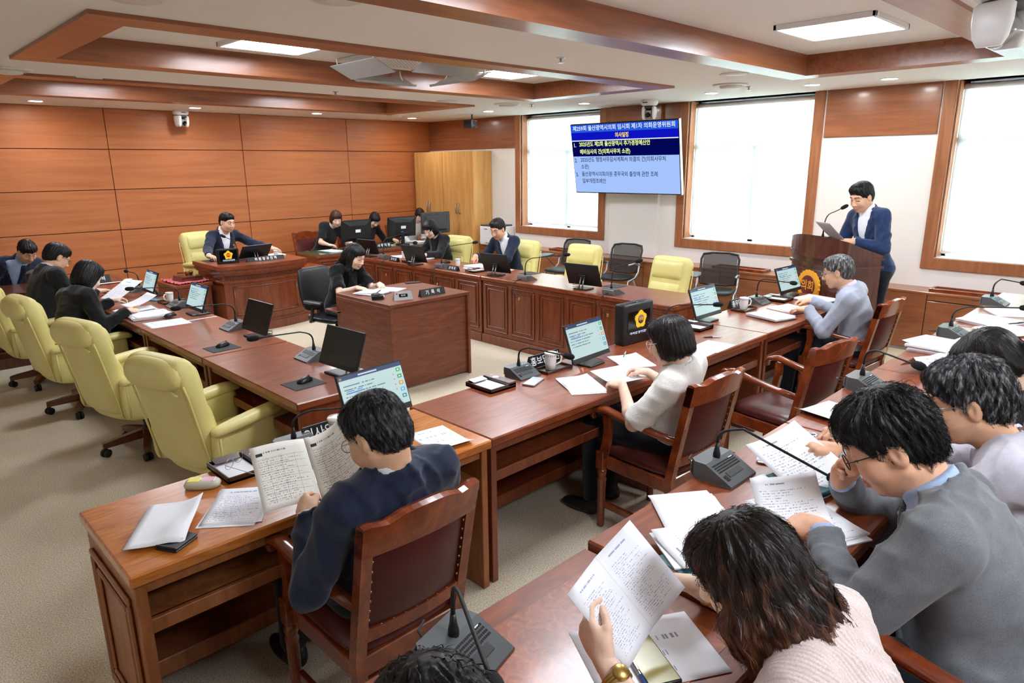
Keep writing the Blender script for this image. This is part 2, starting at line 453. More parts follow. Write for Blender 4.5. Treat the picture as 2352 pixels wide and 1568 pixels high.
# ---------------------------------------------------------------- ceiling with three sunken coffers
coff = [(1.08, 6.58, 1.05, 2.96), (1.08, 6.32, 4.05, 6.03), (1.08, 6.22, 6.98, 8.88)]
sw, zb, zr = .225, 2.638, 2.81
cm = MB()
ysplit = [Y0-.1] + [v for c in coff for v in c[2:]] + [YW+.1]
for k in range(0, len(ysplit), 2):
    cm.box(X0-.1, XW+.3, ysplit[k], ysplit[k+1], ZC, ZC+.05)
for c in coff:
    cm.box(X0-.1, c[0], c[2], c[3], ZC, ZC+.05); cm.box(c[1], XW+.3, c[2], c[3], ZC, ZC+.05)
    cm.box(c[0], c[1], c[2], c[3], zr, zr+.05)
ce = cm.build('ceiling', 'ceiling_paint'); ce['kind'] = 'structure'
for n, c in enumerate(coff):
    x0, x1, y0, y1 = c
    t = bpy.data.objects.new('trim_%d' % (n+1), None); COL.objects.link(t); t['kind'] = 'structure'
    for nm, q in (('near_beam', [(x0, y0), (x1, y0), (x1-sw, y0+sw), (x0+sw, y0+sw)]), ('far_beam', [(x1, y1), (x0, y1), (x0+sw, y1-sw), (x1-sw, y1-sw)]),
                  ('end_beam', [(x0, y1), (x0, y0), (x0+sw, y0+sw), (x0+sw, y1-sw)]), ('end_beam', [(x1, y0), (x1, y1), (x1-sw, y1-sw), (x1-sw, y0+sw)])):
        MB().prism(q, zb, zr+.01).build(nm, 'coffer_wood', t)

LAMPS = [((5.17, 2.01, 0), 'bright square ceiling panel lamp in the sunken ceiling bay above the front desks'),
         ((2.62, 5.13, 0), 'bright square ceiling panel lamp in the middle sunken bay over the left table'),
         ((5.08, 5.15, 0), 'bright square ceiling panel lamp in the middle sunken bay beside the air conditioner'),
         ((2.62, 2.01, 0), 'square ceiling panel lamp in the sunken bay above the orange desk'),
         ((2.30, 7.93, 0), 'square ceiling panel lamp in the sunken bay nearest the panelled wall, left end'),
         ((4.70, 7.93, 0), 'square ceiling panel lamp in the sunken bay nearest the panelled wall, right end')]
for (x, y, _), lb in LAMPS:
    t = thing('ceiling_panel_light', lb, 'lamp', (x, y, zr), 0, 'square ceiling panel lamps')
    h = .33
    m = MB()
    for (a0, a1, b0, b1) in ((-h, h, -h, -h+.022), (-h, h, h-.022, h), (-h, -h+.022, -h, h), (h-.022, h, -h, h)): m.box(a0, a1, b0, b1, -.035, -.001, bev=.002)
    m.build('frame', 'white_plastic', t)
    MB().box(-h+.02, h-.02, -h+.02, h-.02, -.03, -.004).build('diffuser', 'light_panel', t)
# added row of unseen lamps behind the camera, to light the room evenly
for x, w in ((1.2, 'behind the burl desk'), (3.6, 'behind the stacked papers desk'), (6.0, 'behind the window end desk')):
    t = thing('ceiling_panel_light', 'added unseen square fill lamp flush in the ceiling '+w, 'lamp', (x, -.8, ZC), 0, 'added fill lamps behind the last row')
    MB().box(-.33, .33, -.33, .33, -.02, -.001, bev=.004).build('frame', 'white_plastic', t)
    MB().box(-.31, .31, -.31, .31, -.024, -.018).build('diffuser', 'light_panel', t)
DL = [((1.91, 9.68), 'over the left end of the panelled wall'), ((3.64, 9.56), 'beside the ceiling camera on the panelled wall'), ((5.36, 9.50), "over the staff desk"), ((7.09, 9.51), 'in front of the tall oak cabinets'),
      ((7.08, 7.65), 'in front of the window beside the cabinets'), ((7.17, 5.93), 'in front of the television'), ((7.26, 4.17), 'in front of the window left of the lectern'), ((7.31, 3.07), 'above the lectern side of the wall panel'), ((7.37, 2.37), 'above the speaking man')]
for (x, y), w in DL:
    t = thing('downlight', 'round white recessed downlight '+w, 'lamp', (x, y, ZC), 0, 'recessed downlights')
    MB().lathe([(.082, 0), (.082, -.004), (.07, -.008), (.068, -.002), (.066, 0)], 24).build('trim_ring', 'white_plastic', t)
    MB().lathe([(.066, -.001), (.066, -.005), (.02, -.006)], 24).build('lens', 'downlight', t)
# round diffusers, ceiling speakers, sprinklers
for (x, y), s, w in (((6.66, 3.62), .17, 'near the lectern end of the ceiling'), ((6.43, 6.59), .17, 'between the middle and back sunken bays'), ((1.19, 6.8), .17, 'at the left end of the ceiling strip'), ((6.45, 9.05), .14, 'over the staff desk corner')):
    t = thing('air_diffuser', 'round stepped white air diffuser '+w, 'vent', (x, y, ZC), 0, 'round air diffusers')
    MB().lathe([(s, 0), (s*.98, -.012), (s*.8, -.018), (s*.74, -.008), (s*.62, -.008)], 28).build('outer_cone', 'grille_white', t)
    MB().lathe([(s*.62, -.012), (s*.58, -.034), (s*.3, -.04), (.01, -.041)], 28).build('centre_cone', 'grille_white', t)
for (x, y), w in (((5.89, 3.17), 'near the lectern'), ((1.18, 3.66), 'above the orange desk'), ((1.87, 3.06), 'beside the front sunken bay'), ((1.80, 7.05), 'on the strip left of the ceiling camera'), ((5.58, 6.78), 'between the two far bays')):
    t = thing('ceiling_speaker', 'flat round perforated ceiling speaker '+w, 'speaker', (x, y, ZC), 0, 'flat round ceiling speakers')
    MB().lathe([(.125, 0), (.125, -.006), (.115, -.010), (.105, -.007)], 28).build('rim', 'grille_white', t)
    MB().lathe([(.106, -.002), (.104, -.009), (.02, -.011)], 28).build('grille', 'grille_white', t)
for (x, y), w in (((4.03, 3.56), 'between the front and middle bays'), ((4.0, 6.67), 'between the middle and back bays'), ((6.73, 6.44), 'beside the round air diffuser'), ((6.99, 3.59), 'near the window wall')):
    t = thing('sprinkler', 'small chrome sprinkler head in the ceiling '+w, 'sprinkler', (x, y, ZC), 0, 'ceiling sprinkler heads')
    MB().lathe([(.03, 0), (.03, -.004), (.012, -.006), (.009, -.028), (.004, -.03)], 14).build('body', 'chrome', t)
    MB().lathe([(.004, -.03), (.026, -.034), (.026, -.037), (.004, -.038)], 14).build('deflector', 'chrome', t)

# ceiling cassette air conditioner with clear wind deflectors (middle bay)
ac = thing('air_conditioner', 'white ceiling cassette air conditioner with perforated grille in the middle bay', 'air conditioner', (3.86, 5.12, zr))
MB().box(-.47, .47, -.47, .47, -.035, -.001, bev=.01).build('casing', 'white_plastic', ac)
g = MB(); g.box(-.27, .27, -.27, .27, -.044, -.036, bev=.003); g.build('intake_panel', 'white_plastic', ac)
hm = MB()
for i in range(26):
    for j in range(26):
        if (i+j) % 2 == 0:
            x, y = -.25+i*.02, -.25+j*.02
            hm.lathe([(.0062, -.0445), (.0062, -.0452)], 6, (x, y, 0), smooth=False)
ho = hm.build('intake_holes', 'mic_silver', ac); ho['kind'] = 'stuff'
for k in range(4):
    Mx = Matrix.Rotation(k*pi/2, 4, 'Z')
    MB().box(-.30, .30, .33, .42, -.045, -.034, bev=.004, M=Mx).build('outlet_flap', 'grille_white', ac)
defl = [(3.86, 5.66, 0), (4.42, 5.12, -pi/2), (3.30, 5.12, pi/2), (3.86, 4.58, pi)]
for i, (x, y, rz) in enumerate(defl):
    t = thing('wind_deflector', 'clear acrylic wind deflector hung under the air conditioner, '+('on its back wall side', 'on its window side', 'on its left end', 'on its front desk side')[i], 'deflector', (x, y, zr-.035), rz, 'acrylic wind deflectors')
    Mx = Matrix.Translation((0, -.03, -.10)) @ Matrix.Rotation(radians(24), 4, 'X')
    MB().box(-.33, .33, -.11, .11, -.003, .003, bev=.002, M=Mx).build('sheet', 'acrylic', t)
    MB().box(-.33, .33, -.113, -.107, -.004, .018, bev=.002, M=Mx).build('lip', 'acrylic', t)
    for sx in (-.27, .27):
        MB().tube([(sx, .04, 0), (sx, .03, -.05), (sx, .0, -.085)], .006, 8).build('bracket', 'white_plastic', t)

# pan tilt cameras under the ceiling
def ptz(loc, rz, label, s=1.0, tilt=0.3):
    t = thing('ceiling_camera', label, 'camera', loc, rz, 'white ceiling cameras')
    t.scale = (s, s, s)
    MB().lathe([(.085, 0), (.088, -.03), (.08, -.05), (.06, -.06)], 28).build('mount', 'white_plastic', t)
    MB().box(.055, .09, -.05, .0, -.035, -.027).build('slot', 'black_plastic', t)
    MB().lathe([(.06, -.058), (.06, -.085), (.02, -.09)], 24).build('neck', 'dark_grey', t)
    for sg in (-1, 1):
        rings = []
        for z, a, b in ((-.065, .045, .010), (-.075, .058, .018), (-.12, .058, .019), (-.165, .05, .017), (-.19, .036, .010)):
            rings.append(se_ring(0, sg*.052, z, a, b, 20, 3))
        MB().loft(rings).build('side_cover', 'white_plastic', t, fixn=True)
    Mx = Matrix.Translation((0, 0, -.135)) @ Matrix.Rotation(tilt, 4, 'Y')
    MB().box(-.045, .045, -.032, .032, -.045, .045, bev=.014, M=Mx, seg=3).build('head', 'steel', t)
    h = MB().lathe([(.026, .040), (.026, .052), (.021, .054), (.019, .047), (.004, .045)], 20, M=Mx @ Matrix.Rotation(pi/2, 4, 'Y')); h.build('lens', 'black_gloss', t)
ptz((3.64, 10.08, ZC), radians(-70), 'white ceiling camera mounted against the panelled back wall', 1.15)
ptz((7.45, 5.12, ZC), radians(200), 'white and grey ceiling camera above the television', 1.2)
ptz((3.83, .80, ZC), radians(75), 'large white ceiling camera hanging over the raised tables', 1.45, .5)
# small loudspeaker on a ceiling arm
t = thing('wall_loudspeaker', 'small black loudspeaker on a ceiling bracket by the tall cabinets', 'speaker', (7.35, 8.32, ZC), radians(200))
MB().tube([(0, 0, 0), (0, 0, -.06), (.03, 0, -.10)], .012, 8).build('bracket', 'black_plastic', t)
MB().box(-.04, .14, -.075, .075, -.20, -.085, bev=.012).build('cabinet', 'dark_grey', t)
MB().box(.138, .146, -.07, .07, -.196, -.089, bev=.003).build('grille', 'black_plastic', t)

# ---------------------------------------------------------------- wall television
def make_tv():
    yw, ti = radians(183.4), radians(-10.4)
    c = Vector((7.60, 5.60, 1.968))
    n = Vector((cos(yw)*cos(ti), sin(yw)*cos(ti), sin(ti))); r = Vector((-sin(yw), cos(yw), 0)); u = n.cross(r)
    t = thing('television', 'large wall television showing a blue Korean agenda slide', 'television', c)
    w, h = 1.66, .934
    L = Matrix((r, u, n)).transposed().to_4x4()
    def B(x0, x1, y0, y1, z0, z1, bev=0): return MB().box(x0, x1, y0, y1, z0, z1, bev=bev, M=L)
    B(-w/2, w/2, -h/2, h/2, -.05, 0, .006).build('bezel', 'black_gloss', t)
    B(w/2-.004, w/2+.003, -h/2, h/2, -.05, .001).build('edge_trim', 'chrome', t)
    def band(nm, mt, y0, y1, zz=.0012): return B(-w/2+.012, w/2-.012, h*(.5-y1), h*(.5-y0), -.001, zz).build(nm, mt, t)
    emit('tv_head', (40, 96, 226), .85); emit('tv_sub', (14, 22, 206), .8); emit('tv_sel', (4, 8, 96), .7); emit('tv_body', (164, 194, 250), .95); emit('tv_white', (235, 240, 255), 1.0)
    emit('tv_yel', (250, 214, 70), 1.0); emit('tv_lime', (226, 246, 150), 1.0); emit('tv_navy', (18, 34, 96), .6)
    s = t
    band('slide_header', 'tv_head', .013, .12); band('slide_subheader', 'tv_sub', .12, .23); band('slide_rule', 'tv_white', .23, .243); band('slide_selected', 'tv_sel', .243, .46); band('slide_body', 'tv_body', .46, .985)
    def tx(st, x, yf, size, mt, al='LEFT', b=.0, sx=.86):
        Mt = L @ Matrix.Translation((x, h*(.5-yf), .003))
        text('slide_text', st, mt, s, Mt, size, bold=b, align=al, sx=sx, res=2)
    tx('제259회 울산광역시의회 임시회 제1차 의회운영위원회', 0, .066, .073, 'tv_white', 'CENTER', .0008, .96)
    tx('의사일정', 0, .175, .068, 'tv_yel', 'CENTER', .0018)
    tx('1.', -.80, .300, .074, 'tv_lime', b=.0018); tx('2025년도 제2회 울산광역시 추가경정예산안', -.70, .290, .072, 'tv_lime', b=.0018)
    tx('예비심사의 건(의회사무처 소관)', -.70, .398, .072, 'tv_lime', b=.0018)
    tx('2.', -.80, .520, .074, 'tv_navy', b=.001); tx('2025년도 행정사무감사계획서 의결의 건(의회사무처', -.70, .512, .072, 'tv_navy', b=.0007)
    tx('소관)', -.70, .612, .072, 'tv_navy', b=.0007)
    tx('3.', -.80, .728, .074, 'tv_navy', b=.001); tx('울산광역시의회의원 공무국외 출장에 관한 조례', -.70, .720, .072, 'tv_navy', b=.0007)
    tx('일부개정조례안', -.70, .822, .072, 'tv_navy', b=.0007)
    B(-.3, .3, -.2, .2, -.1, -.05, .01).build('rear_housing', 'black_plastic', t)
    m = MB(); m.tube([L @ Vector((0, 0, -.1)), Vector((7.965-c.x, 0.0, 0))], .03, 10); m.build('wall_arm', 'black_plastic', t)
    m = MB(); m.box(7.955-c.x, 7.975-c.x, -.2, .2, -.2, .2, bev=.004); m.build('wall_plate', 'black_plastic', t)
make_tv()

# ---------------------------------------------------------------- tall oak cabinets
for k, (y0, y1) in enumerate(((9.42, 10.21), (8.63, 9.42))):
    t = thing('tall_cabinet', ('tall oak wardrobe cabinet standing in the corner against the panelled wall', 'tall oak wardrobe cabinet beside the white wall and printer')[k], 'cabinet', (7.62, (y0+y1)/2, 0), 0, 'tall oak cabinets')
    h = (y1-y0)/2-.002
    MB().box(.02, .42, -h, h, 0, 2.13, bev=.002).build('body', 'oak', t)
    for sg in (-1, 1):
        a, b = sorted((sg*.0015, sg*(h-.0015)))
        d = MB().box(0, .02, a, b, .06, 2.128, bev=.002).build('door', 'oak', t)
        MB().tube([(0, sg*.04, 1.10), (-.03, sg*.035, 1.13), (-.036, sg*.035, 1.19), (-.03, sg*.035, 1.25), (0, sg*.04, 1.28)], .008, 8).build('handle', 'steel', d)
# wooden trays lying on the low cabinet
for (y, w) in ((1.55, 'beside the raised tables'), (3.98, 'behind the empty mesh chair'), (6.75, 'below the window beside the cabinets')):
    t = thing('wooden_tray', 'shallow red-brown wooden tray lid on the low cabinet '+w, 'tray', (7.88, y, .625), 0, 'wooden tray lids')
    m = MB()
    for b in ((-.1, .1, -.34, -.31, .0, .03), (-.1, .1, .31, .34, 0, .03), (-.1, -.075, -.31, .31, 0, .03), (.075, .1, -.31, .31, 0, .03)): m.box(*b, bev=.003)
    m.build('rim', 'chair_wood', t); MB().box(-.08, .08, -.315, .315, 0, .012).build('bottom', 'trim_wood', t)
# ================================================================ furniture
def moulding(parent, x0, x1, z0, z1, y, out=-1, w=.022, d=.012, m='front_wood', name='moulding'):
    """rectangular moulding frame on a face at local y; out = side it stands proud on"""
    b = MB()
    ya, yb = sorted((y, y+out*d))
    for q in ((x0, x1, ya, yb, z0, z0+w), (x0, x1, ya, yb, z1-w, z1), (x0, x0+w, ya, yb, z0+w, z1-w), (x1-w, x1, ya, yb, z0+w, z1-w)):
        b.box(*q, bev=min(w, d)*.42)
    return b.build(name, m, parent)

def moulding_x(parent, y0, y1, z0, z1, x, out=-1, w=.022, d=.012, m='front_wood', name='moulding'):
    b = MB(); xa, xb = sorted((x, x+out*d))
    for q in ((xa, xb, y0, y1, z0, z0+w), (xa, xb, y0, y1, z1-w, z1), (xa, xb, y0, y0+w, z0+w, z1-w), (xa, xb, y1-w, y1, z0+w, z1-w)):
        b.box(*q, bev=min(w, d)*.42)
    return b.build(name, m, parent)

def desk(label, loc, rz, L, D, H, top='table_wood', side='front_wood', group=None, front=0, fx=None, shelf=True, rail=True, ends=(0, 0), overhang=.03, name='conference_desk', inlay=False, mw='front_wood'):
    """user sits at local y<0; the panelled front faces +y. origin: user-side left corner on the floor"""
    t = thing(name, label, 'desk', loc, rz, group)
    MB().box(0, L, 0, D, H-.042, H, bev=.006).build('top', top, t)
    th = .035
    for i, x in enumerate((0.012, L-.012-th)):
        MB().box(x, x+th, .02, D-.02, 0, H-.042, bev=.003).build('side_panel', side, t)
        if ends[i]:
            xx = x if i == 0 else x+th
            o = -1 if i == 0 else 1
            moulding_x(t, .07, D-.07, .09, H-.11, xx, o, .026, .014, mw)
            moulding_x(t, .125, D-.125, .145, H-.165, xx, o, .018, .012, mw)
    MB().box(.04, L-.04, D-.05, D-.022, .0, H-.042, bev=.002).build('modesty_panel', side, t)
    MB().box(.047, L-.047, .03, .05, H-.085, H-.042, bev=.002).build('apron', side, t)
    if shelf:
        MB().box(.047, L-.047, .05, D-.06, H-.205, H-.185, bev=.002).build('shelf', side, t)
        MB().box(.047, L-.047, .035, .06, H-.235, H-.185, bev=.003).build('shelf_lip', side, t)
    if rail:
        MB().box(.047, L-.047, D-.22, D-.055, .10, .17, bev=.004).build('foot_rail', side, t)
    if front:
        MB().box(0.0, L, D-.022, D, .0, .10, bev=.004).build('plinth', side, t)
        n = front; gx = .05; ww = (L-gx*(n+1))/n
        for k in range(n):
            a = gx+k*(ww+gx)
            moulding(t, a, a+ww, .145, H-.075, D-.022, 1, .020, .016, mw)
            moulding(t, a+.045, a+ww-.045, .19, H-.12, D-.022, 1, .014, .012, mw)
    if inlay:
        MB().box(.07, L-.07, .07, D-.07, H-.001, H+.0012).build('inlay', 'burl', t)
    return t

HD = .735
# --- front row (officials), users on the -y side facing +y
desk('orange-brown wooden desk with panelled end and papers, standing apart in colour', (.43, 2.05, 0), 0, 1.457, .57, HD, 'orange_wood', 'orange_side', 'front row desks', ends=(1, 0), mw='orange_side')
for i, (a, b, w) in enumerate(((1.89, 3.218, 'between the orange desk and the emblem box'), (3.222, 4.548, 'in front of the empty wooden chair'), (4.552, 6.25, 'in front of the man in the pale grey jacket'))):
    desk('red-brown glossy desk '+w, (a, 2.055, 0), 0, b-a, .61, HD, group='front row desks')
# --- left table, users on the -x side facing +x
for i, (a, b, w) in enumerate(((3.10, 4.335, 'at the open near end of the left row'), (4.345, 5.525, 'in the left row below the two switched-off screens'), (5.535, 6.715, 'in front of the woman with the black bob'), (6.725, 7.95, 'in front of the man in the black suit'))):
    desk('red-brown desk '+w, (1.51, b, 0), radians(-90), b-a, .585, HD, 'table_wood_y', group='left row desks', front=2, ends=(0, 0))
# --- right row, panelled fronts to the middle of the room
for i, (a, b, w) in enumerate(((3.05, 5.463, 'with two empty yellow chairs behind it'), (5.473, 7.95, 'of the two seated members by the windows'))):
    desk('long red-brown desk with raised-panel front '+w, (5.52, a, 0), radians(90), b-a, .62, HD, 'table_wood_y', group='right row desks', front=6, shelf=True)
# --- raised row nearest the camera
ZT = .18; HF = .74
desk('low dark desk with burl wood inlay on the raised tier', (-.45, .50, ZT), 0, 1.735, .535, HF-.018, 'table_wood', 'dark_wood', 'raised row desks', inlay=True)
for i, (a, b, w) in enumerate(((1.292, 2.50, 'where the man in the grey linen jacket sits'), (2.504, 3.51, 'where the man in the striped shirt sits'), (3.514, 4.80, 'under stacks of paper'), (4.804, 6.30, 'at the window end'))):
    desk('red-brown desk on the raised tier '+w, (a, .50, ZT), 0, b-a, .535, HF, group='raised row desks')
# --- rear left desk behind the left row, front faces the camera
desk('dark panelled desk behind the left row, closed front', (2.15, 8.70, 0), radians(180), 1.95, .63, HD, 'dark_wood', 'dark_wood', front=2, mw='dark_wood')
# --- staff desk with green glass
sd = desk('staff desk with green glass top beside the panelled wall', (7.30, 9.20, 0), radians(180), 2.60, .55, .70, 'front_wood', 'front_wood', front=3)
MB().box(.01, 2.59, .01, .54, .7005, .708, bev=.002).build('glass_top', 'green_glass', sd)
# --- recorder desk
t = thing('recorder_desk', 'brown laminate recorder desk standing alone in the middle of the room', 'desk', (3.17, 4.67, 0))
MB().box(0, .88, 0, .86, .75, .78, bev=.003).build('top', 'record_wood', t)
MB().box(.0, .028, .0, .86, 0, .75, bev=.002).build('side_panel', 'record_wood', t)
MB().box(.852, .88, .0, .86, 0, .75, bev=.002).build('side_panel', 'record_wood', t)
MB().box(.028, .852, .03, .05, .02, .75, bev=.001).build('front_panel', 'record_wood', t)
MB().box(-.03, .15, .80, 1.02, .60, .615, bev=.002).build('pull_out_shelf', 'record_wood', t)
MB().box(-.034, .15, .80, .812, .598, .617, bev=.001).build('shelf_edge', 'chrome', t)

# ---------------------------------------------------------------- chairman's dais
def bow(x0, x1, yb, yf, bulge, n=14, cut=.0):
    """outline: straight back at yb, front bowed towards -y"""
    pts = []
    for k in range(n+1):
        u = k/n; x = x0+(x1-x0)*u
        pts.append((x, yf-bulge*(1-(2*u-1)**2)))
    return pts+[(x1, yb), (x0, yb)]
t = thing('chairman_dais', 'carved dark red-brown dais desk of the chairman with fluted frieze and bowed front', 'desk', (3.60, 8.30, 0))
def dl(name, g, z0, z1, m='front_wood', bulge=.10):
    MB().prism(bow(-.49-g, .49+g, .36, -.37-g, bulge), z0, z1).build(name, m, t, fixn=True)
dl('plinth', .035, 0, .10); dl('plinth_cap', .02, .10, .125); dl('body', 0, .125, .60)
dl('lower_moulding', .02, .595, .62); dl('frieze', .008, .62, .685); dl('upper_moulding', .03, .685, .71); dl('cornice', .05, .71, .755); dl('top', .065, .755, .80, 'table_wood')
fl = MB()
for k in range(1, 56):
    u = k/56; x = -.495+.99*u; y = -.378-.10*(1-(2*u-1)**2)
    fl.box(x-.0045, x+.0045, y-.006, y+.004, .627, .68, bev=.002)
fo = fl.build('flutes', 'dark_wood', t); fo['kind'] = 'stuff'
rb = MB()
def bp_(u): return (-.49+.98*u, -.37-.10*(1-(2*u-1)**2))
N_ = 16
for (za, zb_, ua, ub) in ((.20, .222, .10, .90), (.53, .552, .10, .90)):
    pts = [Vector((*bp_(ua+(ub-ua)*k/N_), (za+zb_)/2)) for k in range(N_+1)]
    rb.tube(pts, .013, 6)
for u in (.10, .90):
    x, y = bp_(u); rb.tube([(x, y, .20), (x, y, .552)], .013, 6)
rb.build('panel_moulding', 'front_wood', t)
for x0, x1, lb, yb in ((-.95, -.545, 'low side box of the dais carrying the gavel and red cloth', -.12), (.565, 1.05, 'low side cabinet joined to the right of the dais', -.06)):
    s = thing('dais_side_cabinet', lb, 'cabinet', (3.60, 8.30, 0), 0, 'dais side cabinets')
    MB().box(x0, x1, yb, .46, 0, .56, bev=.003).build('body', 'front_wood', s)
    MB().box(x0-.02, x1+.02, yb-.025, .46, .56, .60, bev=.008).build('top', 'table_wood', s)
    MB().box(x0-.012, x1+.012, yb-.018, .46, 0, .09, bev=.005).build('plinth', 'front_wood', s)
    moulding(s, x0+.06, x1-.06, .14, .50, yb, -1, .02, .012)

# ---------------------------------------------------------------- lectern
t = thing('lectern', 'dark brown bow-fronted lectern with gold council emblem', 'lectern', (6.53, 2.39, 0), radians(60.0))
# local: front face towards +y, width along x, speaker at -y
def pod(name, g, z0, z1, sl=0.0, m='podium_wood'):
    o = [(-.37-g, -.19-g), (.37+g, -.19-g)]
    for k in range(13):
        u = 1-k/12; x = -.37-g+(.74+2*g)*u; o.append((x, .17+g+.09*(1-(2*u-1)**2)))
    b = MB(); n = len(o)
    vs = [(x, y, z0) for x, y in o]+[(x, y, z1+sl*(y+.19)) for x, y in o]
    b.add(vs, [tuple(range(n))[::-1], tuple(range(n, 2*n))]+[(i, (i+1) % n, n+(i+1) % n, n+i) for i in range(n)])
    return b.build(name, m, t)
pod('plinth', .02, 0, .10); pod('body', 0, .10, 1.0); pod('lower_moulding', .016, .985, 1.01); pod('neck_band', .0, 1.01, 1.06)
pod('upper_moulding', .018, 1.06, 1.082, .04); pod('head_board', .004, 1.08, 1.09, .38); pod('reading_top', .012, 1.086, 1.10, .33)
em = MB()
def emblem(parent, M, r, petals=22, txt='의회', pet='gold', disc='lacquer_brown', tm='brass', name='emblem'):
    e = bpy.data.objects.new(name, None); COL.objects.link(e); e.parent = parent
    b = MB(); pts = []
    for k in range(petals*4):
        a = 2*pi*k/(petals*4); rr = r*(1-.055*(0.5+.5*cos(a*petals))); pts.append((rr*cos(a), rr*sin(a)))
    b.prism(pts, 0, .008, M=M); b.build('petals', pet, e)
    MB().lathe([(r*.60, .006), (r*.60, .012), (r*.55, .014)], 28, M=M).build('disc', disc, e)
    text('emblem_text', txt, tm, e, M @ Matrix.Translation((0, 0, .0145)), r*.62, bold=.01*r)
    return e
mat('emblem_gold', (240, 168, 46), .5); mat('emblem_red', (110, 26, 34), .5)
def podium_emblem():
    b = MB(); r = .15; M = Matrix.Translation((-.02, .262, .80)) @ frame_M((0, 0, 0), (-1, 0, 0), (0, 0, 1))
    pts = []
    for k in range(88):
        a = 2*pi*k/88; pts.append((r*(1-.05*(.5+.5*cos(a*22)))*cos(a), r*(1-.05*(.5+.5*cos(a*22)))*sin(a)))
    b.prism(pts, -.012, .008, M=M); o = b.build('emblem', 'emblem_gold', t)
    MB().lathe([(r*.64, .006), (r*.64, .012), (r*.60, .014)], 28, M=M).build('emblem_disc', 'emblem_red', o)
    text('emblem_text', '의회', 'emblem_gold', o, M @ Matrix.Translation((0, 0, .0145)), r*.66, bold=.002)
podium_emblem()
for k, z in enumerate((.90, .95)):
    MB().tube([(x, .17+.002+.09*(1-(x/.37)**2), z) for x in [(-.33+.66*i/12) for i in range(13)]], .006, 6).build('front_bead', 'podium_wood', t)

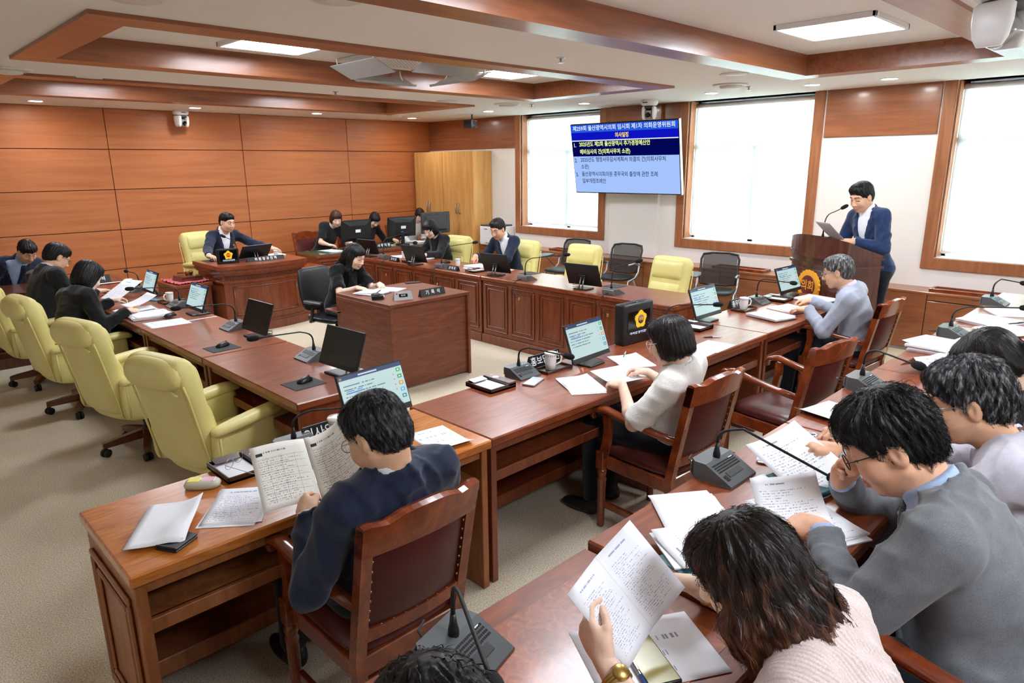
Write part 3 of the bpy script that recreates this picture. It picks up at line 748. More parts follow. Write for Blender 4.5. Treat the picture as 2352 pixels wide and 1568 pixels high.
# ================================================================ chairs
def make_yellow(label, loc, rz):
    t = thing('executive_chair', label, 'chair', loc, rz, 'yellow leather armchairs')
    Y = 'yellow_leather'
    # local: faces +x, z up, origin on the floor below the seat centre
    # backrest: stations along a leaning curve
    st = [(-.235, .36, .23, .075), (-.25, .44, .245, .085), (-.27, .54, .25, .085), (-.295, .66, .245, .078), (-.32, .78, .245, .075), (-.345, .88, .245, .080), (-.362, .95, .243, .085), (-.372, 1.0, .235, .078), (-.375, 1.025, .215, .05), (-.375, 1.035, .17, .02)]
    rings = []
    for i, (x, z, a, b) in enumerate(st):
        x2, z2 = st[min(i+1, len(st)-1)][:2]; x1, z1 = st[max(i-1, 0)][:2]
        tn = Vector((x2-x1, 0, z2-z1)).normalized(); v = Vector((0, 1, 0)).cross(tn)
        if i >= len(st)-2: v = Vector((1, 0, .1)).normalized()
        rings.append(se_ring(x, 0, z, a, b, 28, 3.4, (0, 1, 0), v))
    bk = MB().loft(rings).build('backrest', Y, t, sub=1, fixn=True)
    # front cushions (head and lumbar) with the crease between them
    for nm, z0, z1, ya in (('head_cushion', .79, 1.0, .195), ('back_cushion', .42, .785, .20)):
        r2 = []
        for k in range(7):
            u = k/6; z = z0+(z1-z0)*u; x = -.235-.14*(z-.36)/.67*1.02+.072-.0
            bb = .035*(1-abs(2*u-1)**6)+.006
            r2.append(se_ring(x-.01, 0, z, ya*(1-.04*abs(2*u-1)**4), bb, 24, 4, (0, 1, 0), (1, 0, .2)))
        MB().loft(r2).build(nm, Y, t, sub=1, fixn=True)
    # head roll that folds over the back edge, with its wavy piping
    r2 = []
    for k in range(9):
        u = k/8; y = -.235+.47*u; e = 1-abs(2*u-1)**5*.45
        r2.append(se_ring(-.400-.012*e, y, .945+.0*e, .062*e, .085*e, 16, 2.2, (1, 0, .25), (0, 0, 1)))
    MB().loft(r2).build('head_roll', Y, t, sub=1, fixn=True)
    pip = [(-.424-.016*sin(pi*u), -.212+.424*u, .872-.022*cos(4*pi*u)*(.4+.6*abs(2*u-1))) for u in [k/28 for k in range(29)]]
    MB().tube(pip, .0075, 6).build('head_piping', Y, t)
    for s in (-1, 1):
        MB().tube([(-.235-.14*(z-.36)/.67-.055, s*(.247 if z < .9 else .238), z) for z in [.36+.06*k for k in range(10)]], .0065, 6).build('side_piping', Y, t)
    # tub under the seat
    r2 = [se_ring(.02, 0, .29, .17, .17, 28, 3), se_ring(-.0, 0, .30, .25, .235, 28, 3.4), se_ring(-.015, 0, .34, .285, .262, 28, 3.6), se_ring(-.01, 0, .40, .285, .265, 28, 3.6), se_ring(-.0, 0, .43, .27, .25, 28, 3.6)]
    MB().loft(r2).build('seat_tub', Y, t, sub=1, fixn=True)
    r2 = [se_ring(.03, 0, .415, .24, .205, 28, 4), se_ring(.03, 0, .43, .265, .22, 28, 4), se_ring(.03, 0, .465, .265, .22, 28, 4), se_ring(.03, 0, .482, .23, .19, 28, 4)]
    MB().loft(r2).build('seat_cushion', Y, t, sub=1, fixn=True)
    for s in (-1, 1):
        r2 = []
        for x, z0, z1, th in ((-.30, .36, .60, .03), (-.27, .33, .615, .038), (-.1, .31, .62, .04), (.12, .30, .625, .04), (.25, .31, .63, .038), (.278, .33, .62, .026)):
            r2.append(se_ring(x, s*.272, (z0+z1)/2, th, (z1-z0)/2, 20, 4.5, (0, 1, 0), (0, 0, 1)))
        sp = MB().loft(r2).build('arm_side', Y, t, sub=1, fixn=True)
        MB().tube([(-.272, s*.306, .36), (-.272, s*.308, .58)], .006, 6).build('arm_piping', Y, sp)
        r2 = []
        for x, z, a, b in ((-.30, .605, .02, .012), (-.28, .61, .045, .026), (-.15, .622, .056, .030), (.08, .635, .060, .032), (.24, .642, .058, .032), (.30, .632, .045, .026), (.318, .625, .02, .012)):
            r2.append(se_ring(x, s*.283, z, a, b, 20, 2.6, (0, 1, 0), (0, 0, 1)))
        MB().loft(r2).build('arm_pad', Y, t, sub=1, fixn=True)
    MB().lathe([(.028, .14), (.028, .22), (.017, .22), (.017, .29)], 16).build('gas_lift', 'black_plastic', t)
    MB().lathe([(.05, .085), (.055, .10), (.052, .15), (.03, .16)], 20).build('base_hub', 'dark_wood', t)
    for k in range(5):
        a = 2*pi*k/5+.35
        M = Matrix.Rotation(a, 4, 'Z')
        b = MB(); vs = []
        for (x, hw, z0, z1) in ((.03, .026, .085, .15), (.20, .024, .075, .125), (.31, .021, .068, .105)):
            vs.append([M @ Vector((x, -hw, z0)), M @ Vector((x, hw, z0)), M @ Vector((x, hw, z1)), M @ Vector((x, -hw, z1))])
        b.loft(vs); b.sm = [False]*len(b.f); lg = b.build('base_leg', 'dark_wood', t, fixn=True)
        c = MB(); cc = M @ Vector((.295, 0, 0)); ax = Matrix.Rotation(a+.6, 4, 'Z')
        for s in (-1, 1):
            c.lathe([(.018, -.011), (.029, -.009), (.029, .009), (.018, .011)], 18, M=Matrix.Translation(cc+Vector((0, 0, .029))) @ ax @ Matrix.Translation((0, s*.015, 0)) @ Matrix.Rotation(pi/2, 4, 'X'))
        c.box(cc.x-.012, cc.x+.012, cc.y-.012, cc.y+.012, .03, .068, bev=.004)
        c.build('caster', 'rubber', t)
    return t

yc = make_yellow('yellow leather executive chair at the near end of the left row, empty', (1.39, 3.73, 0), radians(15))
yc.scale = (.94, .94, .95)
def ychair(label, x, y, rz, z=0.0):
    o = copy_tree(yc); o.location = (x, y, z); o.rotation_euler = (0, 0, radians(rz)); o['label'] = label; return o
ychair('empty yellow leather executive chair behind the second desk of the left row', 1.32, 5.00, 14)
ychair('yellow leather executive chair of the woman with the black bob', 1.24, 6.22, 6)
ychair('yellow leather executive chair of the man in the black suit', 1.17, 7.28, 4)
ychair('yellow leather executive chair of the chairman behind the dais', 3.50, 9.12, -75, .10)
ychair('yellow leather executive chair of the woman with the pink scarf', 5.68, 7.12, 183)
ychair('yellow leather executive chair of the man with glasses at the right row', 5.86, 6.03, 184)
ychair('empty yellow leather executive chair behind the right row, beside the seated man', 5.98, 5.14, 186)
ychair('empty yellow leather executive chair at the lectern end of the right row', 5.70, 3.82, 176)

def make_wood_chair(label, loc, rz, lm='maroon_leather', group='wooden armchairs with leather'):
    """faces +y; origin on the floor under the seat centre"""
    t = thing('wooden_armchair', label, 'chair', loc, rz, group)
    Wd = 'chair_wood'
    hw = .215
    def back_y(z): return -.215-.10*max(0, (z-.42))/.5-.02*max(0, z-.42)
    for s in (-1, 1):
        pts = [(s*hw, -.235, 0), (s*hw, -.222, .2), (s*hw, -.213, .40), (s*hw, back_y(.55), .55), (s*hw, back_y(.72), .72), (s*hw, back_y(.89), .89)]
        b = MB(); rr = []
        for x, y, z in pts: rr.append([Vector((x-.021, y-.021, z)), Vector((x+.021, y-.021, z)), Vector((x+.021, y+.021, z)), Vector((x-.021, y+.021, z))])
        b.loft(rr); b.sm = [False]*len(b.f); b.build('back_post', Wd, t)
        # front leg: fluted turned post
        b = MB(); b.lathe([(.020, 0), (.022, .01), (.021, .03), (.026, .26), (.030, .275), (.022, .285), (.028, .30), (.028, .33)], 14, (s*.235, .235, 0)); b.box(s*.235-.027, s*.235+.027, .208, .262, .33, .43, bev=.004); b.build('front_leg', Wd, t)
        # arm
        a = [(s*hw, back_y(.62)+.02, .60, .020), (s*(hw+.022), -.12, .618, .024), (s*(hw+.035), .06, .642, .027), (s*(hw+.04), .20, .665, .031), (s*(hw+.04), .265, .655, .031), (s*(hw+.04), .292, .625, .027), (s*(hw+.04), .285, .60, .018)]
        b = MB(); rr = []
        for i, (x, y, z, w) in enumerate(a):
            h_ = .017 if i < 4 else .016
            n1 = Vector((x-a[max(i-1, 0)][0], y-a[max(i-1, 0)][1], z-a[max(i-1, 0)][2]))+Vector((a[min(i+1, 6)][0]-x, a[min(i+1, 6)][1]-y, a[min(i+1, 6)][2]-z)); n1.normalize()
            v = n1.cross(Vector((1, 0, 0))).normalized()*-1
            rr.append(se_ring(x, y, z, w, h_, 12, 3.2, (1, 0, 0), v))
        b.loft(rr); b.build('arm', Wd, t, fixn=True)
        b = MB(); rr = []
        for x, y, z, w in ((s*.237, .225, .40, .024), (s*.24, .20, .48, .022), (s*.245, .185, .56, .021), (s*.252, .19, .64, .022)):
            rr.append([Vector((x-.017, y-w, z)), Vector((x+.017, y-w, z)), Vector((x+.017, y+w, z)), Vector((x-.017, y+w, z))])
        b.loft(rr); b.sm = [False]*len(b.f); b.build('arm_post', Wd, t)
        MB().box(s*.226-.012, s*.226+.012, -.21, .21, .11, .145, bev=.003).build('stretcher', Wd, t)
    MB().box(-.22, .22, -.015, .015, .115, .14, bev=.003).build('stretcher', Wd, t)
    # seat frame and cushion
    b = MB(); b.box(-.235, .235, -.225, .245, .335, .405, bev=.004); b.build('seat_frame', Wd, t)
    rr = [se_ring(0, .01, .40, .222, .225, 28, 6), se_ring(0, .01, .415, .232, .235, 28, 6), se_ring(0, .01, .445, .232, .235, 28, 6), se_ring(0, .01, .468, .20, .20, 28, 5), se_ring(0, .01, .474, .12, .12, 28, 4)]
    MB().loft(rr).build('seat_cushion', lm, t, sub=1, fixn=True)
    # shaped top rail with a dip at its middle
    rr = []
    for k in range(17):
        u = k/16; x = -hw-.021+(2*hw+.042)*u; q = abs(2*u-1)
        top = .895+.022*(1-q**2)-.012*math.exp(-((q-.62)/.16)**2)+.010*math.exp(-((q-.95)/.12)**2)
        yb = -.02*(1-q*q)
        y0, y1 = back_y(.80)+yb, back_y(top)+yb
        rr.append([Vector((x, y0-.02, .795)), Vector((x, y0+.02, .795)), Vector((x, y1+.018, top-.004)), Vector((x, y1, top)), Vector((x, y1-.022, top-.006))])
    b = MB().loft(rr); b.sm = [False]*len(b.f); b.build('top_rail', Wd, t, fixn=True)
    rr = []
    for k in range(9):
        u = k/8; x = -hw+2*hw*u; q = abs(2*u-1); yb = -.02*(1-q*q); y0 = back_y(.5)+yb
        rr.append([Vector((x, y0-.016, .475)), Vector((x, y0+.016, .475)), Vector((x, y0+.012, .52)), Vector((x, y0-.020, .52))])
    b = MB().loft(rr); b.sm = [False]*len(b.f); b.build('lower_rail', Wd, t, fixn=True)
    # padded leather back panel, bulging both ways
    for nm, o in (('back_pad', 1), ('back_panel', -1)):
        rows = []; nx, nz = 12, 12
        b = MB(); vs = []; fs = []
        for j in range(nz+1):
            for i in range(nx+1):
                u = i/nx; v = j/nz; x = (-hw+.02)+(2*hw-.04)*u; z = .51+.30*v; q = abs(2*u-1)
                y = back_y(z)-.02*(1-q*q)+o*(.006+(.030 if o > 0 else .018)*(1-q**3)*(1-abs(2*v-1)**3))
                vs.append((x, y, z))
        for j in range(nz):
            for i in range(nx):
                k = j*(nx+1)+i; fs.append((k, k+1, k+nx+2, k+nx+1))
        b.add(vs, fs, True); bo = b.build(nm, lm, t)
        if o < 0:
            st = MB()
            for k in range(9):
                for (x, z) in ((-hw+.026+(2*hw-.052)*k/8, .803), (-hw+.026+(2*hw-.052)*k/8, .517), (-hw+.026, .517+.286*k/8), (hw-.026, .517+.286*k/8)):
                    q = abs(x)/hw
                    st.lathe([(.005, 0), (.004, .003), (.001, .004)], 6, M=Matrix.Translation((x, back_y(z)-.02*(1-q*q)-.009, z)) @ Matrix.Rotation(pi/2, 4, 'X'))
            so = st.build('studs', 'brass', bo); so['kind'] = 'stuff'
    return t
wc = make_wood_chair('wooden armchair with maroon leather back, seat of the man in the navy suit at the orange desk', (1.115, 1.83, 0), 0)
wc.scale = (.92, .93, 1.02)
wc['label'] = 'wooden armchair with maroon leather back under the man at the orange desk'
def wchair(label, x, y, rz, z=0.0, group=None):
    o = copy_tree(wc); o.location = (x, y, z); o.rotation_euler = (0, 0, radians(rz)); o['label'] = label
    if group: o['group'] = group
    return o
wchair('wooden armchair with maroon leather back under the woman in the white blouse', 2.88, 1.82, -3)
wchair('empty wooden armchair with maroon leather seat beside the woman in white', 3.93, 1.66, -9)
wchair('wooden armchair with maroon leather back under the man in the pale grey jacket', 5.42, 1.83, -4)
wchair('wooden armchair on the raised tier under the man in the dark grey linen jacket', 1.72, .16, -4, ZT)
wchair('wooden armchair on the raised tier under the man in the pale striped shirt', 2.36, .16, -4, ZT)
wchair('wooden armchair on the raised tier under the woman with tied dark hair', 2.98, .16, -4, ZT)
wchair('wooden armchair on the raised tier under the woman with wavy brown hair', 1.16, .20, 0, ZT)
wchair('wooden armchair under the short-haired woman at the staff desk', 5.20, 9.55, 180, 0)
wchair('wooden armchair under the long-haired woman at the staff desk', 5.98, 9.60, 180, 0)
wchair('wooden armchair at the staff desk beside the tall cabinets', 6.95, 9.62, 180, 0)

def make_office(label, loc, rz, name='office_chair', z0=0):
    """black task chair facing +y"""
    t = thing(name, label, 'chair', loc, rz)
    rr = []
    for k, (y, z, a, b) in enumerate(((-.22, .50, .19, .02), (-.24, .56, .215, .028), (-.255, .68, .225, .03), (-.275, .80, .22, .03), (-.30, .90, .20, .028), (-.31, .93, .16, .015))):
        rr.append(se_ring(0, y, z, a, b, 24, 3.4, (1, 0, 0), (0, 1, .1)))
    MB().loft(rr).build('backrest', 'black_leather', t, sub=1, fixn=True)
    rr = [se_ring(0, .0, .42, .20, .20, 24, 4), se_ring(0, 0, .435, .235, .235, 24, 4), se_ring(0, 0, .47, .235, .235, 24, 4), se_ring(0, 0, .485, .19, .19, 24, 4)]
    MB().loft(rr).build('seat', 'black_leather', t, sub=1, fixn=True)
    for s in (-1, 1):
        MB().tube([(s*.2, -.1, .43), (s*.27, -.06, .44), (s*.275, -.02, .52), (s*.275, 0, .62)], .016, 8).build('arm_bracket', 'black_plastic', t)
        MB().box(s*.275-.03, s*.275+.03, -.12, .14, .62, .65, bev=.012).build('arm_pad', 'black_plastic', t)
    MB().box(-.03, .03, -.27, -.2, .38, .55, bev=.01).build('back_bracket', 'black_plastic', t)
    MB().lathe([(.03, .10), (.03, .25), (.018, .25), (.018, .42)], 14).build('gas_lift', 'black_plastic', t)
    for k in range(5):
        a = 2*pi*k/5+.3
        MB().tube([(.02*cos(a), .02*sin(a), .12), (.29*cos(a), .29*sin(a), .075)], [.024, .015], 8).build('base_leg', 'black_plastic', t)
        MB().lathe([(.028, -.018), (.03, 0), (.028, .018)], 14, M=Matrix.Translation((.29*cos(a), .29*sin(a), .03)) @ Matrix.Rotation(a, 4, 'Z') @ Matrix.Rotation(pi/2, 4, 'X')).build('caster', 'rubber', t)
    return t
make_office('black office chair of the recorder in the middle of the room', (3.42, 5.98, 0), radians(190))
make_office('black office chair behind the dark rear left desk', (1.10, 9.05, 0), radians(180))

def make_mesh_chair(label, loc, rz):
    """black mesh training chair with writing tablet, faces +y"""
    t = thing('mesh_training_chair', label, 'chair', loc, rz, 'mesh training chairs')
    rr = []
    def by(z): return -.20-.16*(z-.45)/.4
    b = MB(); pts = []
    for x, z in ((-.2, .50), (-.215, .62), (-.22, .78), (-.20, .835), (-.1, .85), (.1, .85), (.20, .835), (.22, .78), (.215, .62), (.2, .50), (.1, .485), (-.1, .485)):
        pts.append((x, by(z)-.03*(1-(x/.22)**2), z))
    b.tube(pts, .014, 8, closed=True); b.build('back_frame', 'black_plastic', t)
    b = MB(); vs = []; fs = []
    for j in range(9):
        for i in range(9):
            x = -.20+.4*i/8; z = .50+.335*j/8; vs.append((x, by(z)-.03*(1-(x/.22)**2), z))
    for j in range(8):
        for i in range(8): k = j*9+i; fs.append((k, k+1, k+10, k+9))
    b.add(vs, fs, True); b.build('back_mesh', 'mesh_fabric', t)
    rr = [se_ring(0, .02, .425, .20, .19, 24, 4), se_ring(0, .02, .44, .23, .22, 24, 4), se_ring(0, .02, .47, .23, .22, 24, 4), se_ring(0, .02, .482, .18, .17, 24, 4)]
    MB().loft(rr).build('seat', 'black_leather', t, sub=1, fixn=True)
    for s in (-1, 1):
        MB().tube([(s*.235, .24, .02), (s*.235, .20, .2), (s*.235, .10, .42), (s*.235, -.10, .44), (s*.235, -.2, .5), (s*.235, -.23, .62)], .014, 8).build('front_leg', 'steel', t)
        MB().tube([(s*.235, -.30, .02), (s*.235, -.22, .22), (s*.235, -.05, .42)], .014, 8).build('rear_leg', 'steel', t)
        MB().tube([(s*.235, -.23, .60), (s*.25, -.05, .64), (s*.25, .12, .64)], .012, 8).build('arm', 'steel', t)
        for y in (-.3, .24):
            MB().lathe([(.022, -.012), (.024, 0), (.022, .012)], 12, M=Matrix.Translation((s*.235, y, .024)) @ Matrix.Rotation(pi/2, 4, 'Y')).build('caster', 'rubber', t)
    p = [(.16, .0), (.34, -.02), (.37, .06), (.37, .34), (.30, .38), (.14, .38), (.12, .2)]
    MB().prism(p, .655, .668).build('writing_tablet', 'dark_grey', t)
    MB().tube([(.25, .12, .655), (.25, .05, .60), (.24, -.12, .46)], .008, 6).build('tablet_arm', 'steel', t)
    return t
m, nt, b = nodes('mesh_fabric'); inp(b, 'Base Color', lin((26, 26, 28))); inp(b, 'Roughness', .8); inp(b, 'Alpha', .82)
mc = make_mesh_chair('empty black mesh chair with writing tablet behind the last yellow chair', (7.20, 3.95, 0), radians(110))
for lb, x, y, rz in (('empty black mesh chair with writing tablet below the television', 7.25, 5.42, 100), ('black mesh chair with writing tablet beside the window sill, mostly hidden', 7.28, 6.35, 95)):
    o = copy_tree(mc); o.location = (x, y, 0); o.rotation_euler = (0, 0, radians(rz)); o['label'] = lb
# ================================================================ things on the tables
def uvmath(nt, op, a, b=None, c=None):
    n = nt.nodes.new('ShaderNodeMath'); n.operation = op
    for i, v in enumerate((a, b, c)):
        if v is None: continue
        if isinstance(v, (int, float)): n.inputs[i].default_value = v
        else: nt.links.new(v, n.inputs[i])
    return n.outputs[0]
def rectmask(nt, u, v, x0, x1, y0, y1):
    a = uvmath(nt, 'MULTIPLY', uvmath(nt, 'GREATER_THAN', u, x0), uvmath(nt, 'LESS_THAN', u, x1))
    b = uvmath(nt, 'MULTIPLY', uvmath(nt, 'GREATER_THAN', v, y0), uvmath(nt, 'LESS_THAN', v, y1))
    return uvmath(nt, 'MULTIPLY', a, b)
def textlines(nt, u, v, x0, x1, y0, y1, rows, seed=0.0, cols=70, dens=.5, thick=.42):
    """rows of character-like specks: flat print"""
    r = uvmath(nt, 'MULTIPLY', uvmath(nt, 'SUBTRACT', v, y0), rows/(y1-y0))
    fr = uvmath(nt, 'FRACT', r); row = uvmath(nt, 'FLOOR', r)
    band = uvmath(nt, 'MULTIPLY', uvmath(nt, 'GREATER_THAN', fr, .5-thick/2), uvmath(nt, 'LESS_THAN', fr, .5+thick/2))
    cx = nt.nodes.new('ShaderNodeCombineXYZ'); nt.links.new(uvmath(nt, 'FLOOR', uvmath(nt, 'MULTIPLY', u, cols)), cx.inputs[0]); nt.links.new(uvmath(nt, 'ADD', row, seed), cx.inputs[1])
    wn = nt.nodes.new('ShaderNodeTexWhiteNoise'); wn.noise_dimensions = '2D'; nt.links.new(cx.outputs[0], wn.inputs[0])
    on = uvmath(nt, 'GREATER_THAN', wn.outputs[0], 1-dens)
    # ragged line ends
    c2 = nt.nodes.new('ShaderNodeCombineXYZ'); nt.links.new(uvmath(nt, 'ADD', row, seed+7.3), c2.inputs[0])
    w2 = nt.nodes.new('ShaderNodeTexWhiteNoise'); w2.noise_dimensions = '2D'; nt.links.new(c2.outputs[0], w2.inputs[0])
    end = uvmath(nt, 'MULTIPLY_ADD', w2.outputs[0], (x1-x0)*.55, x0+(x1-x0)*.45)
    on = uvmath(nt, 'MULTIPLY', on, uvmath(nt, 'LESS_THAN', u, end))
    return uvmath(nt, 'MULTIPLY', uvmath(nt, 'MULTIPLY', band, on), rectmask(nt, u, v, x0, x1, y0, y1))
def uv_nodes(nt):
    tc = nt.nodes.new('ShaderNodeTexCoord'); sp = nt.nodes.new('ShaderNodeSeparateXYZ'); nt.links.new(tc.outputs['UV'], sp.inputs[0]); return sp.outputs[0], sp.outputs[1]
def mixc(nt, fac, a, b):
    n = nt.nodes.new('ShaderNodeMix'); n.data_type = 'RGBA'
    if isinstance(fac, (int, float)): n.inputs[0].default_value = fac
    else: nt.links.new(fac, n.inputs[0])
    for s, v in ((6, a), (7, b)):
        if isinstance(v, tuple): n.inputs[s].default_value = v
        else: nt.links.new(v, n.inputs[s])
    return n.outputs[2]
def paper_mat(name, base=(240, 241, 246), title=True, rows=22, dens=.45, ink=(150, 153, 170), table=False, fold=False, seed=0.0):
    m, nt, b = nodes(name); inp(b, 'Roughness', .75); inp(b, 'Specular IOR Level', .2)
    u, v = uv_nodes(nt)
    col = lin(base)
    if fold:
        k1 = textlines(nt, u, v, .07, .46, .08, .80, rows, seed, 150, dens, .3); k2 = textlines(nt, u, v, .55, .94, .08, .80, rows, seed+31, 150, dens, .3)
        k = uvmath(nt, 'MAXIMUM', k1, k2)
        if title:
            k = uvmath(nt, 'MAXIMUM', k, uvmath(nt, 'MAXIMUM', textlines(nt, u, v, .12, .44, .88, .91, 1, seed+3, 110, .7, .7), textlines(nt, u, v, .60, .92, .88, .91, 1, seed+5, 110, .7, .7)))
        col = mixc(nt, uvmath(nt, 'MULTIPLY', rectmask(nt, u, v, .497, .503, 0, 1), .3), col, lin((150, 155, 175)))
    else:
        k = textlines(nt, u, v, .10, .92, .08, .78, rows, seed, 120, dens, .32)
        if title: k = uvmath(nt, 'MAXIMUM', k, textlines(nt, u, v, .22, .80, .85, .90, 1, seed+3, 80, .7, .5))
    col = mixc(nt, k, col, lin(ink))
    if table:
        g = uvmath(nt, 'MAXIMUM', uvmath(nt, 'LESS_THAN', uvmath(nt, 'FRACT', uvmath(nt, 'MULTIPLY', v, 9)), .03), uvmath(nt, 'LESS_THAN', uvmath(nt, 'FRACT', uvmath(nt, 'MULTIPLY', u, 4)), .015))
        col = mixc(nt, uvmath(nt, 'MULTIPLY', g, rectmask(nt, u, v, .08, .94, .08, .8)), col, lin((120, 120, 126)))
        col = mixc(nt, rectmask(nt, u, v, .08, .2, .83, .88), col, lin((60, 60, 64)))
    nt.links.new(col, b.inputs['Base Color'])
paper_mat('p_text', seed=1.0); paper_mat('p_text2', seed=40.0, rows=16, dens=.35); paper_mat('p_title', rows=3, dens=.25, seed=9.0)
paper_mat('p_table', base=(241, 238, 230), rows=20, table=True, seed=3.0, ink=(140, 138, 138)); paper_mat('p_fold', fold=True, seed=12.0, rows=26, ink=(165, 170, 200), base=(240, 241, 248)); paper_mat('p_blue', rows=14, ink=(140, 148, 200), seed=21.0, dens=.4)
paper_mat('p_blank', title=False, rows=1, dens=0.0)

def grid_sheet(w, h, fn=None, nx=8, ny=10):
    """w along x, h along y, centred; fn(u,v)->dz or (dx,dy,dz) bend. uv: u along x, v along y"""
    vs = []; fs = []; uv = []
    for j in range(ny+1):
        for i in range(nx+1):
            u, v = i/nx, j/ny; d = fn(u, v) if fn else 0.0
            if not isinstance(d, tuple): d = (0, 0, d)
            vs.append((w*(u-.5)+d[0], h*(v-.5)+d[1], d[2])); uv.append((u, v))
    for j in range(ny):
        for i in range(nx): k = j*(nx+1)+i; fs.append((k, k+1, k+nx+2, k+nx+1))
    return vs, fs, uv
def sheet_mesh(name, w, h, m, parent=None, fn=None, M=None, nx=8, ny=10, th=.0006):
    vs, fs, uv = grid_sheet(w, h, fn, nx, ny)
    n = len(vs); vs2 = vs+[(x, y, z-th) for x, y, z in vs]
    fs2 = fs+[tuple(i+n for i in f[::-1]) for f in fs]
    per = [i for i in range(nx)]+[nx+(nx+1)*j for j in range(ny)]+[(ny+1)*(nx+1)-1-i for i in range(nx)]+[(nx+1)*(ny-j) for j in range(ny)]
    for a in range(len(per)): p, q = per[a], per[(a+1) % len(per)]; fs2.append((q, p, p+n, q+n))
    if M is not None: vs2 = [tuple(M @ Vector(v)) for v in vs2]
    me = bpy.data.meshes.new(name); me.from_pydata(vs2, [], fs2); me.materials.append(M_(m)); me.materials.append(M_('p_blank'))
    ul = me.uv_layers.new(name='UVMap'); uvs = uv+uv
    for l in me.loops: ul.data[l.index].uv = uvs[l.vertex_index]
    for i, p in enumerate(me.polygons):
        p.use_smooth = i < 2*len(fs)
        if i >= len(fs): p.material_index = 1
    o = bpy.data.objects.new(name, me); COL.objects.link(o); o.parent = parent
    return o
def sheet(label, x, y, z, rz, w=.19, h=.27, m='p_text', fn=None, group='loose paper sheets', tilt=None, name='paper_sheet'):
    o = sheet_mesh(name, w, h, m, None, fn); o.location = (x, y, z+.0008); o.rotation_euler = (0, 0, radians(rz))
    if tilt: o.rotation_euler = tilt
    return setp(o, label, 'paper', group)
def stack(label, x, y, z, rz, n=3, w=.19, h=.27, th=.004, m='p_text', cover=None, group='stacks of papers', seed=1, name='paper_stack'):
    t = thing(name, label, 'paper', (x, y, z), radians(rz), group)
    R = random.Random(seed); zz = .0005
    if cover: MB().box(-w/2-.006, w/2+.006, -h/2-.006, h/2+.006, 0, .004, bev=.001).build('cover', cover, t); zz = .0045
    for k in range(n):
        a = R.uniform(-.09, .09); dx, dy = R.uniform(-.012, .012), R.uniform(-.012, .012)
        M = Matrix.Translation((dx, dy, zz)) @ Matrix.Rotation(a, 4, 'Z')
        if k < n-1: MB().box(-w/2, w/2, -h/2, h/2, 0, th, M=M).build('sheaf', 'paper', t); zz += th
        else:
            cu = R.uniform(.004, .012)
            sheet_mesh('top_sheet', w, h, m, t, lambda u, v: cu*max(0, (u-.6)/.4)**2*v, M @ Matrix.Translation((0, 0, .001)))
    return t
def curl(a, side='u', start=.5):
    if side == 'u': return lambda u, v: a*max(0, (u-start)/(1-start))**2
    if side == '-u': return lambda u, v: a*max(0, (start-u)/start)**2
    if side == 'v': return lambda u, v: a*max(0, (v-start)/(1-start))**2
    return lambda u, v: a*max(0, (start-v)/start)**2

# ---- screens
def screen_mat(name, k=.8):
    m = bpy.data.materials.new(name); m.use_nodes = True; MATS[name] = m
    nt = m.node_tree; nt.nodes.remove(nt.nodes['Principled BSDF'])
    u, v = uv_nodes(nt)
    col = lin((196, 222, 224))
    col = mixc(nt, rectmask(nt, u, v, 0, 1, .90, 1), col, lin((58, 76, 112)))
    col = mixc(nt, textlines(nt, u, v, .25, .98, .93, .97, 1, 2.0, 46, .85, .8), col, lin((220, 228, 240)))
    col = mixc(nt, rectmask(nt, u, v, .02, .05, .925, .965), col, lin((230, 130, 60)))
    col = mixc(nt, textlines(nt, u, v, .05, .74, .30, .80, 6, 5.0, 60, .8, .28), col, lin((104, 126, 134)))
    col = mixc(nt, textlines(nt, u, v, .08, .5, .56, .66, 2, 15.0, 50, .8, .4), col, lin((90, 140, 220)))
    for i, c in enumerate(((70, 190, 100), (60, 170, 90), (226, 160, 66), (86, 186, 230), (52, 150, 150))):
        y = .82-i*.16
        col = mixc(nt, rectmask(nt, u, v, .90, .97, y-.045, y+.045), col, lin(c)); col = mixc(nt, rectmask(nt, u, v, .92, .95, y-.02, y+.02), col, lin((225, 240, 235)))
    for i in range(4): col = mixc(nt, rectmask(nt, u, v, .83, .85, .72-i*.12, .745-i*.12), col, lin((226, 110, 160)))
    e = nt.nodes.new('ShaderNodeEmission'); nt.links.new(col, e.inputs[0]); e.inputs[1].default_value = k
    g = nt.nodes.new('ShaderNodeBsdfGlossy'); g.inputs['Roughness'].default_value = .2; g.inputs[0].default_value = (.04, .04, .04, 1)
    a = nt.nodes.new('ShaderNodeAddShader'); nt.links.new(e.outputs[0], a.inputs[0]); nt.links.new(g.outputs[0], a.inputs[1])
    nt.links.new(a.outputs[0], nt.nodes['Material Output'].inputs[0])
screen_mat('screen_on', .34)
